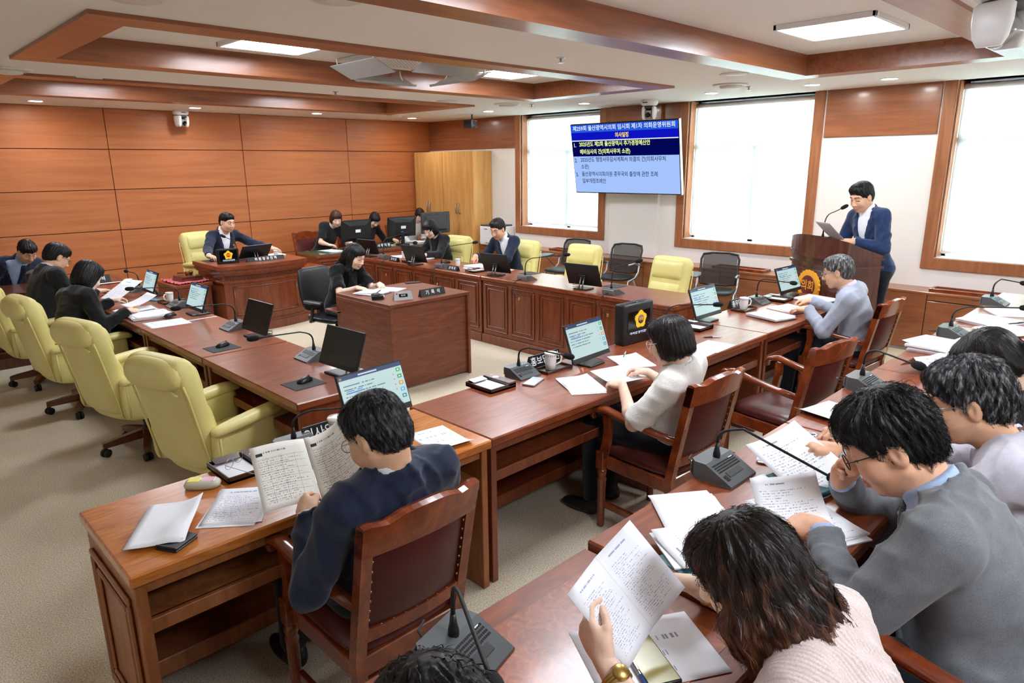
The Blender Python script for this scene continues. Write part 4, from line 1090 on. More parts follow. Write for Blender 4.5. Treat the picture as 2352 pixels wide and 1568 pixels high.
def monitor(label, x, y, z, rz, on=True, w=.36, h=.225, tilt=20, group='desk monitors', lift=.035):
    """slim desk monitor, screen faces local -y"""
    t = thing('desk_monitor', label, 'monitor', (x, y, z), radians(rz), group)
    M = Matrix.Translation((0, 0, lift)) @ Matrix.Rotation(radians(-tilt), 4, 'X')
    MB().box(-w/2, w/2, -.006, .008, 0, h, bev=.003, M=M).build('housing', 'black_plastic', t)
    vs = [M @ Vector(p) for p in ((-w/2+.007, -.0068, .028), (w/2-.007, -.0068, .028), (w/2-.007, -.0068, h-.007), (-w/2+.007, -.0068, h-.007))]
    me = bpy.data.meshes.new('screen'); me.from_pydata([tuple(v) for v in vs], [], [(0, 1, 2, 3)]); me.materials.append(M_('screen_on' if on else 'screen_off'))
    ul = me.uv_layers.new(name='UVMap')
    for i, c in enumerate(((0, 0), (1, 0), (1, 1), (0, 1))): ul.data[i].uv = c
    o = bpy.data.objects.new('screen', me); COL.objects.link(o); o.parent = t
    MB().box(-.075, .075, -.045, .10, 0, .012, bev=.004).build('foot', 'black_plastic', t)
    top = M @ Vector((0, .010, h*.42))
    for s in (-1, 1): MB().tube([(s*.018, .085, .012), (s*.018, top.y, top.z)], .007, 6).build('strut', 'steel', t)
    MB().box(-.04, .04, .008, .016, h*.3, h*.5, bev=.003, M=M).build('hinge_plate', 'black_plastic', t)
    MB().tube([(.05+.035*cos(a), .09+.02*sin(a), .006+.002*k) for k, a in enumerate([i*.7 for i in range(20)])], .0022, 5).build('cable_coil', 'rubber', t)
    return t
# ---- gooseneck microphones
def mic(label, x, y, z, rz, head, silver=False, group='gooseneck microphones', w=.165, d=.15, cord=True):
    """wedge base, user side local -y; head: world position of the foam head"""
    t = thing('gooseneck_microphone', label, 'microphone', (x, y, z), radians(rz), group)
    hw = w/2
    # base: solid wedge with rounded rear corners
    out = [(-hw, -d/2), (hw, -d/2), (hw, d/2-.02), (hw-.02, d/2), (-hw+.02, d/2), (-hw, d/2-.02)]
    def zt(yy): return .008+.048*min(1, (yy+d/2)/(d*.62))
    b = MB(); n = len(out)
    vs = [(px, py, 0) for px, py in out]+[(px*.97, py, zt(py)) for px, py in out]
    vs += [(-hw*.97, -d/2+d*.62, .056), (hw*.97, -d/2+d*.62, .056)]
    fs = [tuple(range(n))[::-1]]+[(i, (i+1) % n, n+(i+1) % n, n+i) for i in range(n) if i not in (1, 5)]
    fs += [(1, 2, n+2, 13), (1, 13, n+1), (5, 0, n+0, 12), (5, 12, n+5), (n+0, n+1, 13, 12), (12, 13, n+2, n+3, n+4, n+5)]
    b.add(vs, fs); b.build('base', 'mic_grey', t, fixn=True)
    sl = math.atan2(.048, d*.62)
    Ms = Matrix.Translation((0, -d/2, .008)) @ Matrix.Rotation(sl, 4, 'X')
    MB().box(-.042, .042, .028, .05, .0, .0022, bev=.001, M=Ms).build('talk_button', 'dark_grey', t)
    MB().box(-.066, -.05, .02, .042, .0, .0016, bev=.0005, M=Ms).build('volume_keys', 'black_plastic', t)
    gr = MB()
    for i in range(22):
        for j in range(4): gr.box(-.066+i*.0061, -.0625+i*.0061, .055+j*.009, .0605+j*.009, .0005, .0012, M=Ms)
    go = gr.build('speaker_slots', 'black_plastic', t); go['kind'] = 'stuff'
    MB().box(.035, .058, .086, .0885, .0005, .0014, M=Ms).build('logo', 'plate_text', t)
    MB().box(-hw*.85, hw*.85, d/2-.003, d/2+.003, .006, .05, bev=.003).build('rear_plate', 'mic_silver', t)
    root = Vector((0, d*.16, .055))
    MB().lathe([(.012, -.004), (.012, .012), (.008, .03), (.006, .05)], 12, tuple(root)).build('neck_socket', 'black_plastic', t)
    H = t.matrix_basis.inverted() @ Vector(head) if False else (Matrix.Rotation(-radians(rz), 4, 'Z') @ (Vector(head)-Vector((x, y, z))))
    a = root+Vector((0, 0, .05)); dr = (H-a); flat = Vector((dr.x, dr.y, 0)); fl = max(flat.length, 1e-3); fn = flat/fl
    p1 = a+Vector((0, 0, max(.05, min(.16, dr.z*.75))))+fn*.03; p2 = p1+fn*.05+Vector((0, 0, .015))
    hd = (H-p2).normalized()
    pts = []
    for k in range(9):
        u = k/8; q = (a*(1-u)**3+(a+Vector((0, 0, (p1.z-a.z)*.9)))*3*u*(1-u)**2+p1*3*u*u*(1-u)+p2*u**3); pts.append(q)
    for k in range(1, 6): pts.append(p2+(H-p2)*(k/5))
    MB().tube(pts, [.0052]*5+[.0042]*(len(pts)-5), 7).build('gooseneck', 'rubber', t)
    q = Matrix.Translation(H) @ hd.to_track_quat('Z', 'Y').to_matrix().to_4x4()
    MB().lathe([(.008, -.022), (.014, -.016), (.017, .0), (.018, .02), (.0155, .036), (.009, .046), (.003, .049)], 14, M=q).build('foam_head', 'foam', t)
    if cord: MB().tube([(0, d/2, .02), (.0, d/2+.03, .012), (.02, d/2+.06, .006), (.06, d/2+.075, .004)], .003, 6).build('cord', 'rubber', t)
    return t
def mug(label, x, y, z, rz, lid=False, group='white mugs', s=1.0):
    t = thing('mug', label, 'mug', (x, y, z), radians(rz), group); t.scale = (s, s, s)
    MB().lathe([(.024, 0), (.027, .003), (.029, .03), (.033, .088), (.0335, .09), (.031, .09), (.028, .03), (.024, .006)], 24).build('cup', 'porcelain', t, fixn=True)
    MB().tube([(.031, 0, .075), (.05, 0, .078), (.06, 0, .06), (.055, 0, .035), (.03, 0, .022)], .0048, 8).build('handle', 'porcelain', t)
    b = MB()
    for k in range(20):
        a = 2*pi*k/20; b.box(-.003, .003, -.0005, .0005, .074, .081, M=Matrix.Rotation(a, 4, 'Z') @ Matrix.Translation((0, .0325, 0)) @ Matrix.Rotation(.5 if k % 2 else -.5, 4, 'Y') if False else Matrix.Rotation(a, 4, 'Z') @ Matrix.Translation((0, .0325, 0)))
    o = b.build('printed_band', 'ink_soft', t); o['kind'] = 'stuff'
    if lid: MB().lathe([(.036, .088), (.037, .094), (.034, .099), (.012, .101), (.004, .101)], 24).build('lid', 'porcelain', t)
    return t
def cup_tray(label, x, y, z, rz, w=.15, d=.11, group='brown cup trays', name='cup_tray'):
    t = thing(name, label, 'tray', (x, y, z), radians(rz), group)
    MB().box(-w/2, w/2, -d/2, d/2, 0, .006, bev=.002).build('bottom', 'lacquer_brown', t)
    b = MB()
    for q in ((-w/2, w/2, -d/2, -d/2+.006, .003, .018), (-w/2, w/2, d/2-.006, d/2, .003, .018), (-w/2, -w/2+.006, -d/2, d/2, .003, .018), (w/2-.006, w/2, -d/2, d/2, .003, .018)): b.box(*q, bev=.002)
    b.build('rim', 'lacquer_brown', t); return t
def nameplate(label, x, y, z, rz, s, w=.2, h=.062, group='black nameplates', size=.036, both=False, spacing=1.0):
    """prism; text on the face towards local -y"""
    t = thing('nameplate', label, 'sign', (x, y, z), radians(rz), group)
    b = MB(); b.add([(-w/2, -.026, 0), (w/2, -.026, 0), (w/2, .026, 0), (-w/2, .026, 0), (-w/2, -.003, h), (w/2, -.003, h), (w/2, .003, h), (-w/2, .003, h)],
          [(0, 3, 2, 1), (4, 5, 6, 7), (0, 1, 5, 4), (2, 3, 7, 6), (0, 4, 7, 3), (1, 2, 6, 5)]); b.build('block', 'plate_black', t)
    sl = math.atan2(.023, h)
    M = Matrix.Translation((0, -.0150, h*.5)) @ Matrix.Rotation(pi/2-sl, 4, 'X')
    text('lettering', s, 'plate_text', t, M, size, bold=.0006, spacing=spacing)
    return t
def memo_tray(label, x, y, z, rz, group='brown memo trays', s=1.0):
    t = thing('memo_tray', label, 'tray', (x, y, z), radians(rz), group); t.scale = (s, s, s)
    MB().box(-.095, .095, -.105, .105, 0, .012, bev=.002).build('bottom', 'lacquer_brown', t)
    b = MB()
    for q in ((-.095, .095, -.105, -.098, .0, .026), (-.095, -.088, -.105, .105, 0, .026), (-.095, .03, .098, .105, 0, .026)): b.box(*q, bev=.002)
    b.build('rim', 'lacquer_brown', t)
    MB().box(-.082, .03, -.092, .075, .0125, .018).build('memo_paper', 'paper', t)
    MB().box(.036, .095, -.105, .105, .012, .034, bev=.003).build('pen_box', 'lacquer_brown', t)
    MB().lathe([(.02, .034), (.02, .0348)], 18, (.065, .03, 0)).build('oval_label', 'paper', t)
    MB().box(-.08, .02, .05, .10, .02, .024, bev=.001, M=Matrix.Translation((0, 0, 0)) @ Matrix.Rotation(.12, 4, 'X')).build('clip_flap', 'lacquer_brown', t)
    return t
def mouse_pad(label, x, y, z, rz, w=.17, d=.19):
    o = MB().box(-w/2, w/2, -d/2, d/2, 0, .003, bev=.001).build('mouse_pad', 'pad_black')
    o.location = (x, y, z); o.rotation_euler = (0, 0, radians(rz)); return setp(o, label, 'mouse pad', 'dark mouse pads')
def mouse(label, x, y, z, rz):
    t = thing('computer_mouse', label, 'mouse', (x, y, z), radians(rz), 'black computer mice')
    rr = []
    for k, (yy, a, hh) in enumerate(((-.05, .012, .012), (-.045, .024, .02), (-.02, .029, .032), (.01, .027, .034), (.035, .024, .026), (.047, .012, .014))):
        ring = []
        for i in range(12):
            th = pi*i/11; ring.append(Vector((a*cos(th), yy, hh*sin(th)**.8)))
        rr.append(ring)
    b = MB().loft(rr, closed_u=True); b.build('shell', 'black_plastic', t, sub=1, fixn=True)
    MB().lathe([(.007, -.003), (.007, .003)], 12, M=Matrix.Translation((0, .026, .028)) @ Matrix.Rotation(pi/2, 4, 'Y')).build('wheel', 'dark_grey', t)
def phone(label, x, y, z, rz, body='dark_grey', scr='screen_off', case=None):
    t = thing('smartphone', label, 'phone', (x, y, z), radians(rz))
    MB().box(-.036, .036, -.075, .075, 0, .009, bev=.003, seg=2).build('body', body, t)
    MB().box(-.033, .033, -.071, .071, .009, .0095, bev=.0002).build('glass', scr, t); return t
def pen(label, x, y, z, rz, c1='black_plastic', c2='white_plastic', L=.14, tilt=0):
    t = thing('pen', label, 'pen', (x, y, z+.005), radians(rz), 'pens and pencils')
    M = Matrix.Rotation(pi/2+tilt, 4, 'Y')
    MB().lathe([(.001, -L/2), (.0035, -L/2+.012), (.0042, -L/2+.016), (.0042, 0)], 10, M=M).build('grip', c1, t)
    MB().lathe([(.0042, 0), (.0042, L/2-.02), (.003, L/2-.018), (.003, L/2)], 10, M=M).build('barrel', c2, t)
    MB().box(.01, L/2-.02, -.0012, .0012, .0042, .0062, M=Matrix.Rotation(0, 4, 'Y')).build('clip', 'steel', t)
    return t
def book(label, x, y, z, rz, w=.16, h=.23, th=.02, c='teal', sheets=True, group='teal diaries'):
    t = thing('notebook', label, 'book', (x, y, z), radians(rz), group)
    MB().box(-w/2, w/2, -h/2, h/2, 0, .003, bev=.001).build('back_cover', c, t)
    MB().box(-w/2+.004, w/2-.004, -h/2+.004, h/2-.004, .003, th-.003).build('pages', 'paper', t)
    MB().box(-w/2, w/2, -h/2, h/2, th-.003, th, bev=.001).build('front_cover', c, t)
    MB().tube([(-w/2, -h/2, th/2), (-w/2, h/2, th/2)], th/2, 10).build('spine', c, t)
    return t
T = .735
# ---------------------------------------------------------------- left row
monitor('desk monitor with a document open, in front of the man in the black suit', 1.99, 6.90, T, -92, True, .34, .21)
monitor('desk monitor with a document open, beside the mug on the tray', 1.985, 5.74, T, -90, True, .35, .22)
monitor('switched-off desk monitor on the second left-row desk', 1.985, 4.63, T, -88, False, .36, .225)
monitor('switched-off desk monitor at the near end of the left row', 1.93, 3.41, T, -86, False, .37, .235)
mic('gooseneck microphone on the far desk of the left row', 2.01, 7.28, T, -90, (2.02, 7.58, .90))
mic('gooseneck microphone of the woman with the black bob', 2.0, 6.17, T, -90, (1.70, 6.32, .915))
mic('gooseneck microphone before the second monitor of the left row', 1.99, 4.99, T, -90, (1.63, 5.03, .94))
mic('gooseneck microphone at the near end of the left row', 1.985, 3.82, T, -90, (1.66, 3.86, .92))
cup_tray('brown tray holding the white mug beside the teal pen case', 2.01, 6.42, T, -90, .18, .13)
mug('white mug on the tray of the left row', 2.02, 6.40, T+.006, 200)
mug('white mug on the far desk of the left row', 2.02, 7.55, T, 200)
mug('white cup in front of the man in the black suit', 1.62, 7.62, T, 90)
mouse_pad('black mouse pad on the second left-row desk', 1.70, 4.49, T, -88); mouse('black computer mouse on the pad of the second left-row desk', 1.72, 4.52, T+.003, -70)
mouse_pad('black mouse pad at the near end of the left row', 1.70, 3.38, T, -88); mouse('black computer mouse on the pad at the near end', 1.72, 3.40, T+.003, -75)
mouse('black computer mouse resting on papers of the left row', 1.80, 5.74, T+.012, -80)
for x, y in ((1.70, 4.49), (1.70, 3.38)): pass
nameplate('black nameplate seen from behind the white mug', 2.06, 6.12, T, -80, '손 명 희', .17)
nameplate('black nameplate beside the raised document of the left row', 1.90, 8.15, T, 15, '원  석', .22, .075, size=.05)
sheet('white sheet lying flat near the edge of the left-row desk', 1.71, 5.56, T, -92, .25, .29, 'p_title')
stack('thick fanned stack of documents on the left row', 1.70, 5.92, T, -95, 5, .26, .28, .006, 'p_text2', seed=3)
stack('open document under the hands of the woman with the bob', 1.68, 6.22, T, -88, 4, .22, .28, .006, 'p_blank', seed=5)
phone('teal pen case lying beside the mug of the left row', 1.96, 6.66, T, 20, 'teal_light', 'teal_light')
# ---------------------------------------------------------------- recorder desk
TR = .78
stack('open notebook with papers under the recorder', 3.38, 5.24, TR, 200, 3, .20, .26, .005, 'p_text2', cover='dark_grey', seed=8)
sheet('white document lying open beside the recorder notebook', 3.62, 5.32, TR, 205, .19, .26, 'p_text2')
pen('black pen lying on the recorder notebook', 3.42, 5.20, TR+.016, 40, 'black_plastic', 'dark_grey')
t = thing('audio_box', 'small black audio interface box with knobs on the recorder desk', 'device', (3.27, 5.0, TR), radians(60))
MB().box(-.06, .06, -.05, .05, 0, .035, bev=.004).build('case', 'black_plastic', t)
for k in range(4): MB().lathe([(.008, 0), (.007, .012), (.002, .012)], 12, M=Matrix.Translation((-.042+k*.028, -.05, .017)) @ Matrix.Rotation(pi/2, 4, 'X')).build('knob', 'steel', t)
MB().lathe([(.04, .035), (.042, .04), (.03, .05), (.005, .052)], 20, (.0, .01, 0)).build('dial', 'dark_grey', t)
t = thing('timer_clock', 'silver digital desk timer on the recorder desk', 'clock', (3.40, 4.80, TR), radians(-18))
b = MB(); b.add([(-.085, -.02, 0), (.085, -.02, 0), (.085, .03, 0), (-.085, .03, 0), (-.075, .005, .07), (.075, .005, .07), (.075, .02, .07), (-.075, .02, .07)], [(0, 3, 2, 1), (4, 5, 6, 7), (0, 1, 5, 4), (2, 3, 7, 6), (0, 4, 7, 3), (1, 2, 6, 5)]); b.build('case', 'mic_silver', t)
Mt = Matrix.Translation((0, -.0085, .036)) @ Matrix.Rotation(radians(70.4), 4, 'X')
MB().box(-.038, .038, -.012, .016, -.001, .0025, M=Mt).build('display', 'black_gloss', t)
text('digits', '00:00', 'plate_text', t, Mt @ Matrix.Translation((0, .002, .0032)), .018)
MB().lathe([(.009, 0), (.008, .004)], 12, M=Mt @ Matrix.Translation((-.055, .02, 0))).build('button', 'cloth_red', t)
nameplate('black nameplate with white lettering on the recorder desk', 3.70, 4.78, TR, 0, '기  록  석', .27, .065, size=.042)
phone('small black recorder lying at the back of the recorder desk', 3.98, 5.44, TR, 70, 'black_plastic', 'black_plastic')
# ---------------------------------------------------------------- dais
TD = .80
t = thing('emblem_display', 'black desk display with yellow emblem on the dais', 'sign', (3.26, 8.10, TD), radians(-4))
MB().box(-.125, .125, -.02, .03, .0, .175, bev=.008).build('case', 'plate_black', t)
MB().box(-.10, .10, -.022, -.0195, .025, .155).build('display', 'black_gloss', t)
emit('em_yel', (250, 206, 60), .9); emit('em_red', (214, 56, 40), .8); emit('em_wht', (220, 228, 255), .9)
M0 = Matrix.Translation((0.0, -.0225, .10)) @ Matrix.Rotation(pi/2, 4, 'X')
pts = []
for k in range(50):
    a = 2*pi*k/50+pi/2; pts.append((.048*(1+.12*cos(5*(a-pi/2)))*cos(a), .048*(1+.12*cos(5*(a-pi/2)))*sin(a)))
eb = MB().prism(pts, 0, .001, M=M0).build('emblem', 'em_yel', t)
MB().lathe([(.024, .001), (.024, .0016)], 24, M=M0).build('emblem_disc', 'em_red', eb)
text('emblem_text', '의회', 'em_yel', eb, M0 @ Matrix.Translation((0, 0, .002)), .022, bold=.0004)
text('caption', '의회운영위원회', 'em_wht', t, M0 @ Matrix.Translation((0, -.062, .001)), .022, bold=.0005)
monitor('black monitor on the dais seen from behind', 3.62, 8.22, TD, 188, True, .40, .20, 38, lift=.03)
nameplate('long black nameplate of the chairman on the dais', 3.68, 8.02, TD, -3, '위 원 장 공 진 혁', .46, .052, size=.040)
mug('white cup beside the chairman hand', 3.93, 8.25, TD, 0, False, s=.9)
mic('gooseneck microphone on the dais before the chairman', 3.46, 8.32, TD, 180, (3.36, 8.40, 1.09), cord=False)
mouse_pad('black mouse pad on the dais', 3.20, 8.46, TD, 180); mouse('black computer mouse on the dais', 3.19, 8.42, TD+.003, 170)
stack('papers under the chairman hand on the dais', 4.0, 8.42, TD, 10, 3, .17, .22, .004, 'p_text2', seed=12)
# gavel, block and red cloth
t = thing('red_cloth', 'crinkled shiny red cloth with frilled edge under the gavel block', 'cloth', (2.86, 8.42, .60), radians(4))
Rc = random.Random(4); b = MB(); vs = []; fs = []; n = 28
for j in range(n+1):
    for i in range(n+1):
        u, v = i/n*2-1, j/n*2-1; e = max(abs(u), abs(v)); k = max(0, (e-.72)/.28)
        z = .006+k*.022*(.5+.5*sin(i*2.4+j*1.1))*(.6+.4*sin(j*2.1))+.004*sin(5*u+3*v)*sin(4*v)
        vs.append((u*.19*(1+.02*sin(j*1.7)*k), v*.24*(1+.02*sin(i*1.9)*k), z))
for j in range(n):
    for i in range(n): k = j*(n+1)+i; fs.append((k, k+1, k+n+2, k+n+1))
b.add(vs, fs, True); o = b.build('cloth', 'cloth_red', t); md = o.modifiers.new('t', 'SOLIDIFY'); md.thickness = .004; md.offset = 1
g = thing('gavel_block', 'square dark wooden gavel block on the red cloth', 'gavel block', (2.90, 8.46, .615), radians(6))
MB().box(-.12, .12, -.12, .12, 0, .05, bev=.006).build('block', 'dark_wood', g); MB().box(-.128, .128, -.128, .128, 0, .012, bev=.003).build('base', 'dark_wood', g)
g = thing('gavel', 'wooden gavel lying on its block', 'gavel', (2.92, 8.46, .69), radians(35))
MB().lathe([(.018, -.05), (.026, -.045), (.026, -.03), (.021, -.025), (.021, .025), (.026, .03), (.026, .045), (.018, .05)], 18, M=Matrix.Rotation(pi/2, 4, 'Y')).build('head', 'chair_wood', g)
MB().tube([(0, 0, 0), (0, .06, 0), (0, .15, -.008)], [.008, .007, .010], 8).build('handle', 'chair_wood', g)
# ---------------------------------------------------------------- right row
monitor('black monitor seen from behind beside the green glass desk', 5.05, 7.80, T, 98, True, .34, .21, 22)
monitor('black monitor seen from behind before the woman with the pink scarf', 4.99, 6.72, T, 98, True, .36, .22, 22)
monitor('black monitor seen from behind before the man with glasses', 5.08, 5.38, T, 98, True, .37, .225, 22)
monitor('black monitor seen from behind on the empty right-row desk', 5.08, 4.15, T, 96, True, .38, .23, 22)
mic('gooseneck microphone with silver base at the far end of the right row', 5.05, 7.48, T, 90, (5.42, 7.52, 1.03))
mic('gooseneck microphone with silver base before the pink-scarfed woman', 5.03, 6.26, T, 90, (5.40, 6.12, 1.01))
mic('gooseneck microphone with silver base beside the empty yellow chair', 5.06, 4.92, T, 90, (5.40, 4.68, .985))
mic('gooseneck microphone with silver base at the lectern end of the right row', 5.03, 3.78, T, 90, (5.24, 3.66, 1.03))
nameplate('black nameplate before the pink-scarfed woman', 4.97, 7.16, T, -90, '천 미 경', .17, .055, size=.036)
nameplate('black nameplate before the man with glasses', 4.98, 6.02, T, -90, '권 태 호', .18, .055, size=.036)
memo_tray('brown memo tray before the pink-scarfed woman', 5.06, 6.92, T, 90, s=.9); memo_tray('brown memo tray before the man with glasses', 5.10, 5.76, T, 90, s=.9)
mug('white mug before the pink-scarfed woman', 5.22, 7.30, T, 30); mug('white mug before the man with glasses', 5.22, 6.22, T, 30)
stack('open document under the pink-scarfed woman', 5.30, 7.05, T, 88, 4, .20, .28, .005, 'p_text2', seed=21)
stack('pink-edged papers at the far end of the right row', 5.30, 7.42, T, 80, 3, .2, .26, .006, 'p_text', seed=22)
stack('thick open book of documents before the man with glasses', 5.30, 5.95, T, 95, 5, .21, .28, .007, 'p_text2', seed=23)
sheet('white sheet lying before the man with glasses', 5.35, 5.62, T, 84, .19, .26, 'p_text')
mouse_pad('black mouse pad on the empty right-row desk', 5.38, 4.02, T, 90); mouse_pad('black mouse pad beside the man with glasses', 5.40, 5.20, T, 90)
mouse('black computer mouse before the pink-scarfed woman', 5.32, 6.55, T, 90)
for y0, lb in ((7.30, 'first'), (6.26, 'second'), (4.92, 'third'), (3.78, 'fourth')):
    t = thing('cable_loop', 'grey microphone cable hanging from a brass grommet, below the microphone '+{'first': 'at the far end', 'second': 'of the pink-scarfed woman', 'third': 'beside the empty chair', 'fourth': 'at the lectern end'}[lb], 'cable', (4.896, y0, T), 0, 'microphone cables on the right row')
    MB().tube([(.08, 0, .02), (.02, .01, .012), (-.012, .02, -.02), (-.03, .03, -.08), (-.022, -.02, -.15), (-.016, -.06, -.17)], .004, 7).build('cable', 'rubber', t)
    MB().lathe([(.014, -.004), (.016, .0), (.014, .006), (.008, .006)], 16, M=Matrix.Translation((-.014, -.06, -.17)) @ Matrix.Rotation(-pi/2, 4, 'Y')).build('grommet', 'brass', t)
# ---------------------------------------------------------------- staff desk
TS = .71
def big_monitor(label, x, y, z, rz, w=.52, h=.31):
    t = thing('computer_monitor', label, 'monitor', (x, y, z), radians(rz), 'large office monitors')
    M = Matrix.Translation((0, 0, .12)) @ Matrix.Rotation(radians(-6), 4, 'X')
    MB().box(-w/2, w/2, -.012, .012, 0, h, bev=.004, M=M).build('housing', 'black_plastic', t)
    b = MB(); q = .08
    vs = [M @ Vector(p) for p in ((-w/2+.01, .012, .01), (w/2-.01, .012, .01), (w/2-.01, .012, h-.01), (-w/2+.01, .012, h-.01), (-w/2+.12, .04, .05), (w/2-.12, .04, .05), (w/2-.12, .04, h-q), (-w/2+.12, .04, h-q))]
    b.add(vs, [(0, 1, 5, 4), (1, 2, 6, 5), (2, 3, 7, 6), (3, 0, 4, 7), (4, 5, 6, 7)]); b.build('rear_bulge', 'black_plastic', t, fixn=True)
    text('maker_mark', 'LG', 'dark_grey', t, M @ frame_M((0, .03, h-.045), (-1, 0, 0), (0, .35, 1)), .03)
    MB().box(-.05, .04, .0405, .0412, h*.42, h*.56, M=M).build('asset_sticker', 'paper', t)
    MB().box(-w/2+.01, w/2-.01, -.0128, -.0118, .015, h-.01, M=M).build('screen', 'screen_off', t)
    MB().box(-.03, .03, .02, .045, .0, .2, bev=.006).build('neck', 'black_plastic', t)
    MB().lathe([(.11, 0), (.11, .008), (.04, .014), (.03, .02)], 24, (0, .02, 0)).build('foot', 'black_plastic', t)
    return t
big_monitor('large black monitor before the short-haired woman, seen from behind', 5.50, 8.88, TS, 183)
big_monitor('large black monitor with webcam before the long-haired woman', 6.32, 8.88, TS, 178)
t = thing('television_set', 'older grey screen turned away beside the tall cabinets', 'monitor', (7.03, 8.92, TS), radians(170))
MB().box(-.26, .26, -.02, .03, .12, .46, bev=.01).build('housing', 'dark_grey', t); MB().box(-.19, .19, .03, .07, .17, .40, bev=.02).build('rear_bulge', 'dark_grey', t)
MB().box(-.04, .04, .0, .04, 0, .2, bev=.006).build('neck', 'black_plastic', t); MB().lathe([(.12, 0), (.12, .01), (.03, .016)], 22).build('foot', 'black_plastic', t)
text('maker_mark', 'LG', 'black_plastic', t, frame_M((0, .0312, .43), (-1, 0, 0), (0, 0, 1)), .035)
nameplate('dark green nameplate on the staff desk', 5.85, 8.70, TS, 0, '사 무 직 원', .26, .075, size=.05)
stack('white papers at the left end of the staff desk', 5.08, 8.90, TS, 186, 3, .24, .30, .004, 'p_text2', seed=31)
stack('white papers before the long-haired woman', 6.02, 9.0, TS, 176, 3, .24, .28, .004, 'p_text2', seed=32)
stack('white papers at the cabinet end of the staff desk', 6.66, 8.98, TS, 182, 3, .22, .28, .004, 'p_text2', seed=33)
mouse('black computer mouse on the staff desk', 6.55, 8.84, TS, 180)
t = thing('webcam', 'small webcam with blue light on a flexible arm at the staff desk', 'camera', (6.22, 8.74, TS), 0)
MB().lathe([(.035, 0), (.035, .01), (.01, .014)], 16).build('base', 'black_plastic', t)
MB().tube([(0, 0, .01), (.0, .02, .06), (.03, .03, .12), (.02, 0, .18)], .006, 8).build('arm', 'black_plastic', t)
MB().box(-.015, .05, -.02, .02, .17, .21, bev=.01).build('head', 'black_plastic', t); emit('blue_led', (60, 110, 250), 1.5); MB().lathe([(.014, .209), (.014, .214)], 12, (.02, 0, 0)).build('light', 'blue_led', t)
t = thing('waste_papers', 'crumpled papers in a holder at the end of the staff desk', 'paper', (4.60, 8.82, 0))
MB().box(-.07, .07, -.09, .09, 0, .42, bev=.01).build('holder', 'dark_grey', t)
for k, (dx, dz) in enumerate(((-.03, .50), (.02, .46), (.04, .43))): MB().box(-.06, .06, -.07, .07, -.002, .002, M=Matrix.Translation((dx, 0, dz)) @ Matrix.Rotation(.5+k*.4, 4, 'Y') @ Matrix.Rotation(.3*k, 4, 'X')).build('paper', 'paper', t)
t = thing('printer', 'white office laser printer with dark lid on the low cabinet', 'printer', (7.83, 8.30, .625), radians(-90))
MB().box(-.21, .21, -.20, .20, 0, .30, bev=.012).build('body', 'white_plastic', t)
MB().box(-.20, .20, -.19, .17, .30, .325, bev=.008).build('lid', 'dark_grey', t)
MB().box(-.20, .20, -.205, -.198, .02, .10, bev=.002).build('paper_drawer', 'white_plastic', t)
MB().box(-.06, .06, -.209, -.203, .03, .04).build('drawer_grip', 'dark_grey', t)
MB().box(-.19, .19, -.204, -.199, .115, .115+.005).build('door_seam', 'grille_white', t)
MB().box(.1, .12, -.206, -.2, .2, .215).build('power_key', 'dark_grey', t); MB().box(-.09, -.02, -.206, -.2, .255, .265).build('maker_mark', 'dark_grey', t)
# ---------------------------------------------------------------- front row desks
memo_tray('brown memo tray with eyeglasses on the orange desk', .985, 2.55, T, 0)
t = thing('eyeglasses', 'thin metal eyeglasses lying on the memo tray of the orange desk', 'glasses', (.96, 2.55, T+.02), radians(35))
for s in (-1, 1):
    MB().tube([(s*.034+.026*cos(a), .0, .024+.02*sin(a)) for a in [2*pi*k/20 for k in range(20)]], .0012, 6, closed=True).build('rim', 'steel', t)
    MB().tube([(s*.06, 0, .03), (s*.062, -.05, .02), (s*.058, -.11, .004), (s*.05, -.13, .0)], .0013, 6).build('temple', 'steel', t)
MB().tube([(-.009, 0, .028), (0, .002, .031), (.009, 0, .028)], .0012, 6).build('bridge', 'steel', t)
t = thing('pencil_case', 'translucent oval plastic case with yellow and pink inside on the orange desk', 'case', (.815, 2.50, T), radians(-38))
mat('case_clear', (238, 236, 214), .18, trans=.35, ior=1.3); mat('sponge_y', (240, 226, 120), .8); mat('sponge_p', (238, 190, 206), .8)
MB().loft([se_ring(0, 0, z, a, b, 28, 3) for z, a, b in ((0, .05, .025), (.004, .062, .032), (.016, .066, .035), (.026, .06, .031), (.032, .045, .02))]).build('shell', 'case_clear', t, fixn=True)
MB().box(-.05, -.005, -.022, .022, .028, .0335, bev=.004).build('yellow_pad', 'sponge_y', t); MB().box(.0, .048, -.02, .02, .027, .0325, bev=.004).build('pink_pad', 'sponge_p', t)
mic('gooseneck microphone on the orange desk', 1.225, 2.545, T, 0, (1.50, 2.42, .90))
nameplate('black nameplate with large white letters on the orange desk', 1.43, 2.60, T, 0, '의사입법담당', .30, .075, size=.055)
cup_tray('brown tray under the lidded mug on the orange desk', 1.44, 2.505, T, 0, .22, .10)
mug('white lidded mug with patterned band on the orange desk', 1.40, 2.51, T+.006, -25, True, s=1.15)
monitor('desk monitor with icons on screen behind the man at the orange desk', 1.66, 2.56, T, 4, True, .37, .235)
sheet('blank curled sheet at the left corner of the orange desk', .615, 2.29, T+.012, -32, .18, .30, 'p_blank', lambda u, v: .028*max(0, (u-.5)/.5)**2*v+.022*math.exp(-((u-.75)**2+(v-.25)**2)/.06))
o = thing('wallet', 'black leather wallet under the blank sheet', 'wallet', (.60, 2.15, T), radians(30)); MB().box(-.05, .05, -.04, .04, 0, .008, bev=.003).build('lower_half', 'black_leather', o); MB().box(-.05, .05, -.04, .04, .009, .017, bev=.003).build('upper_half', 'black_leather', o)
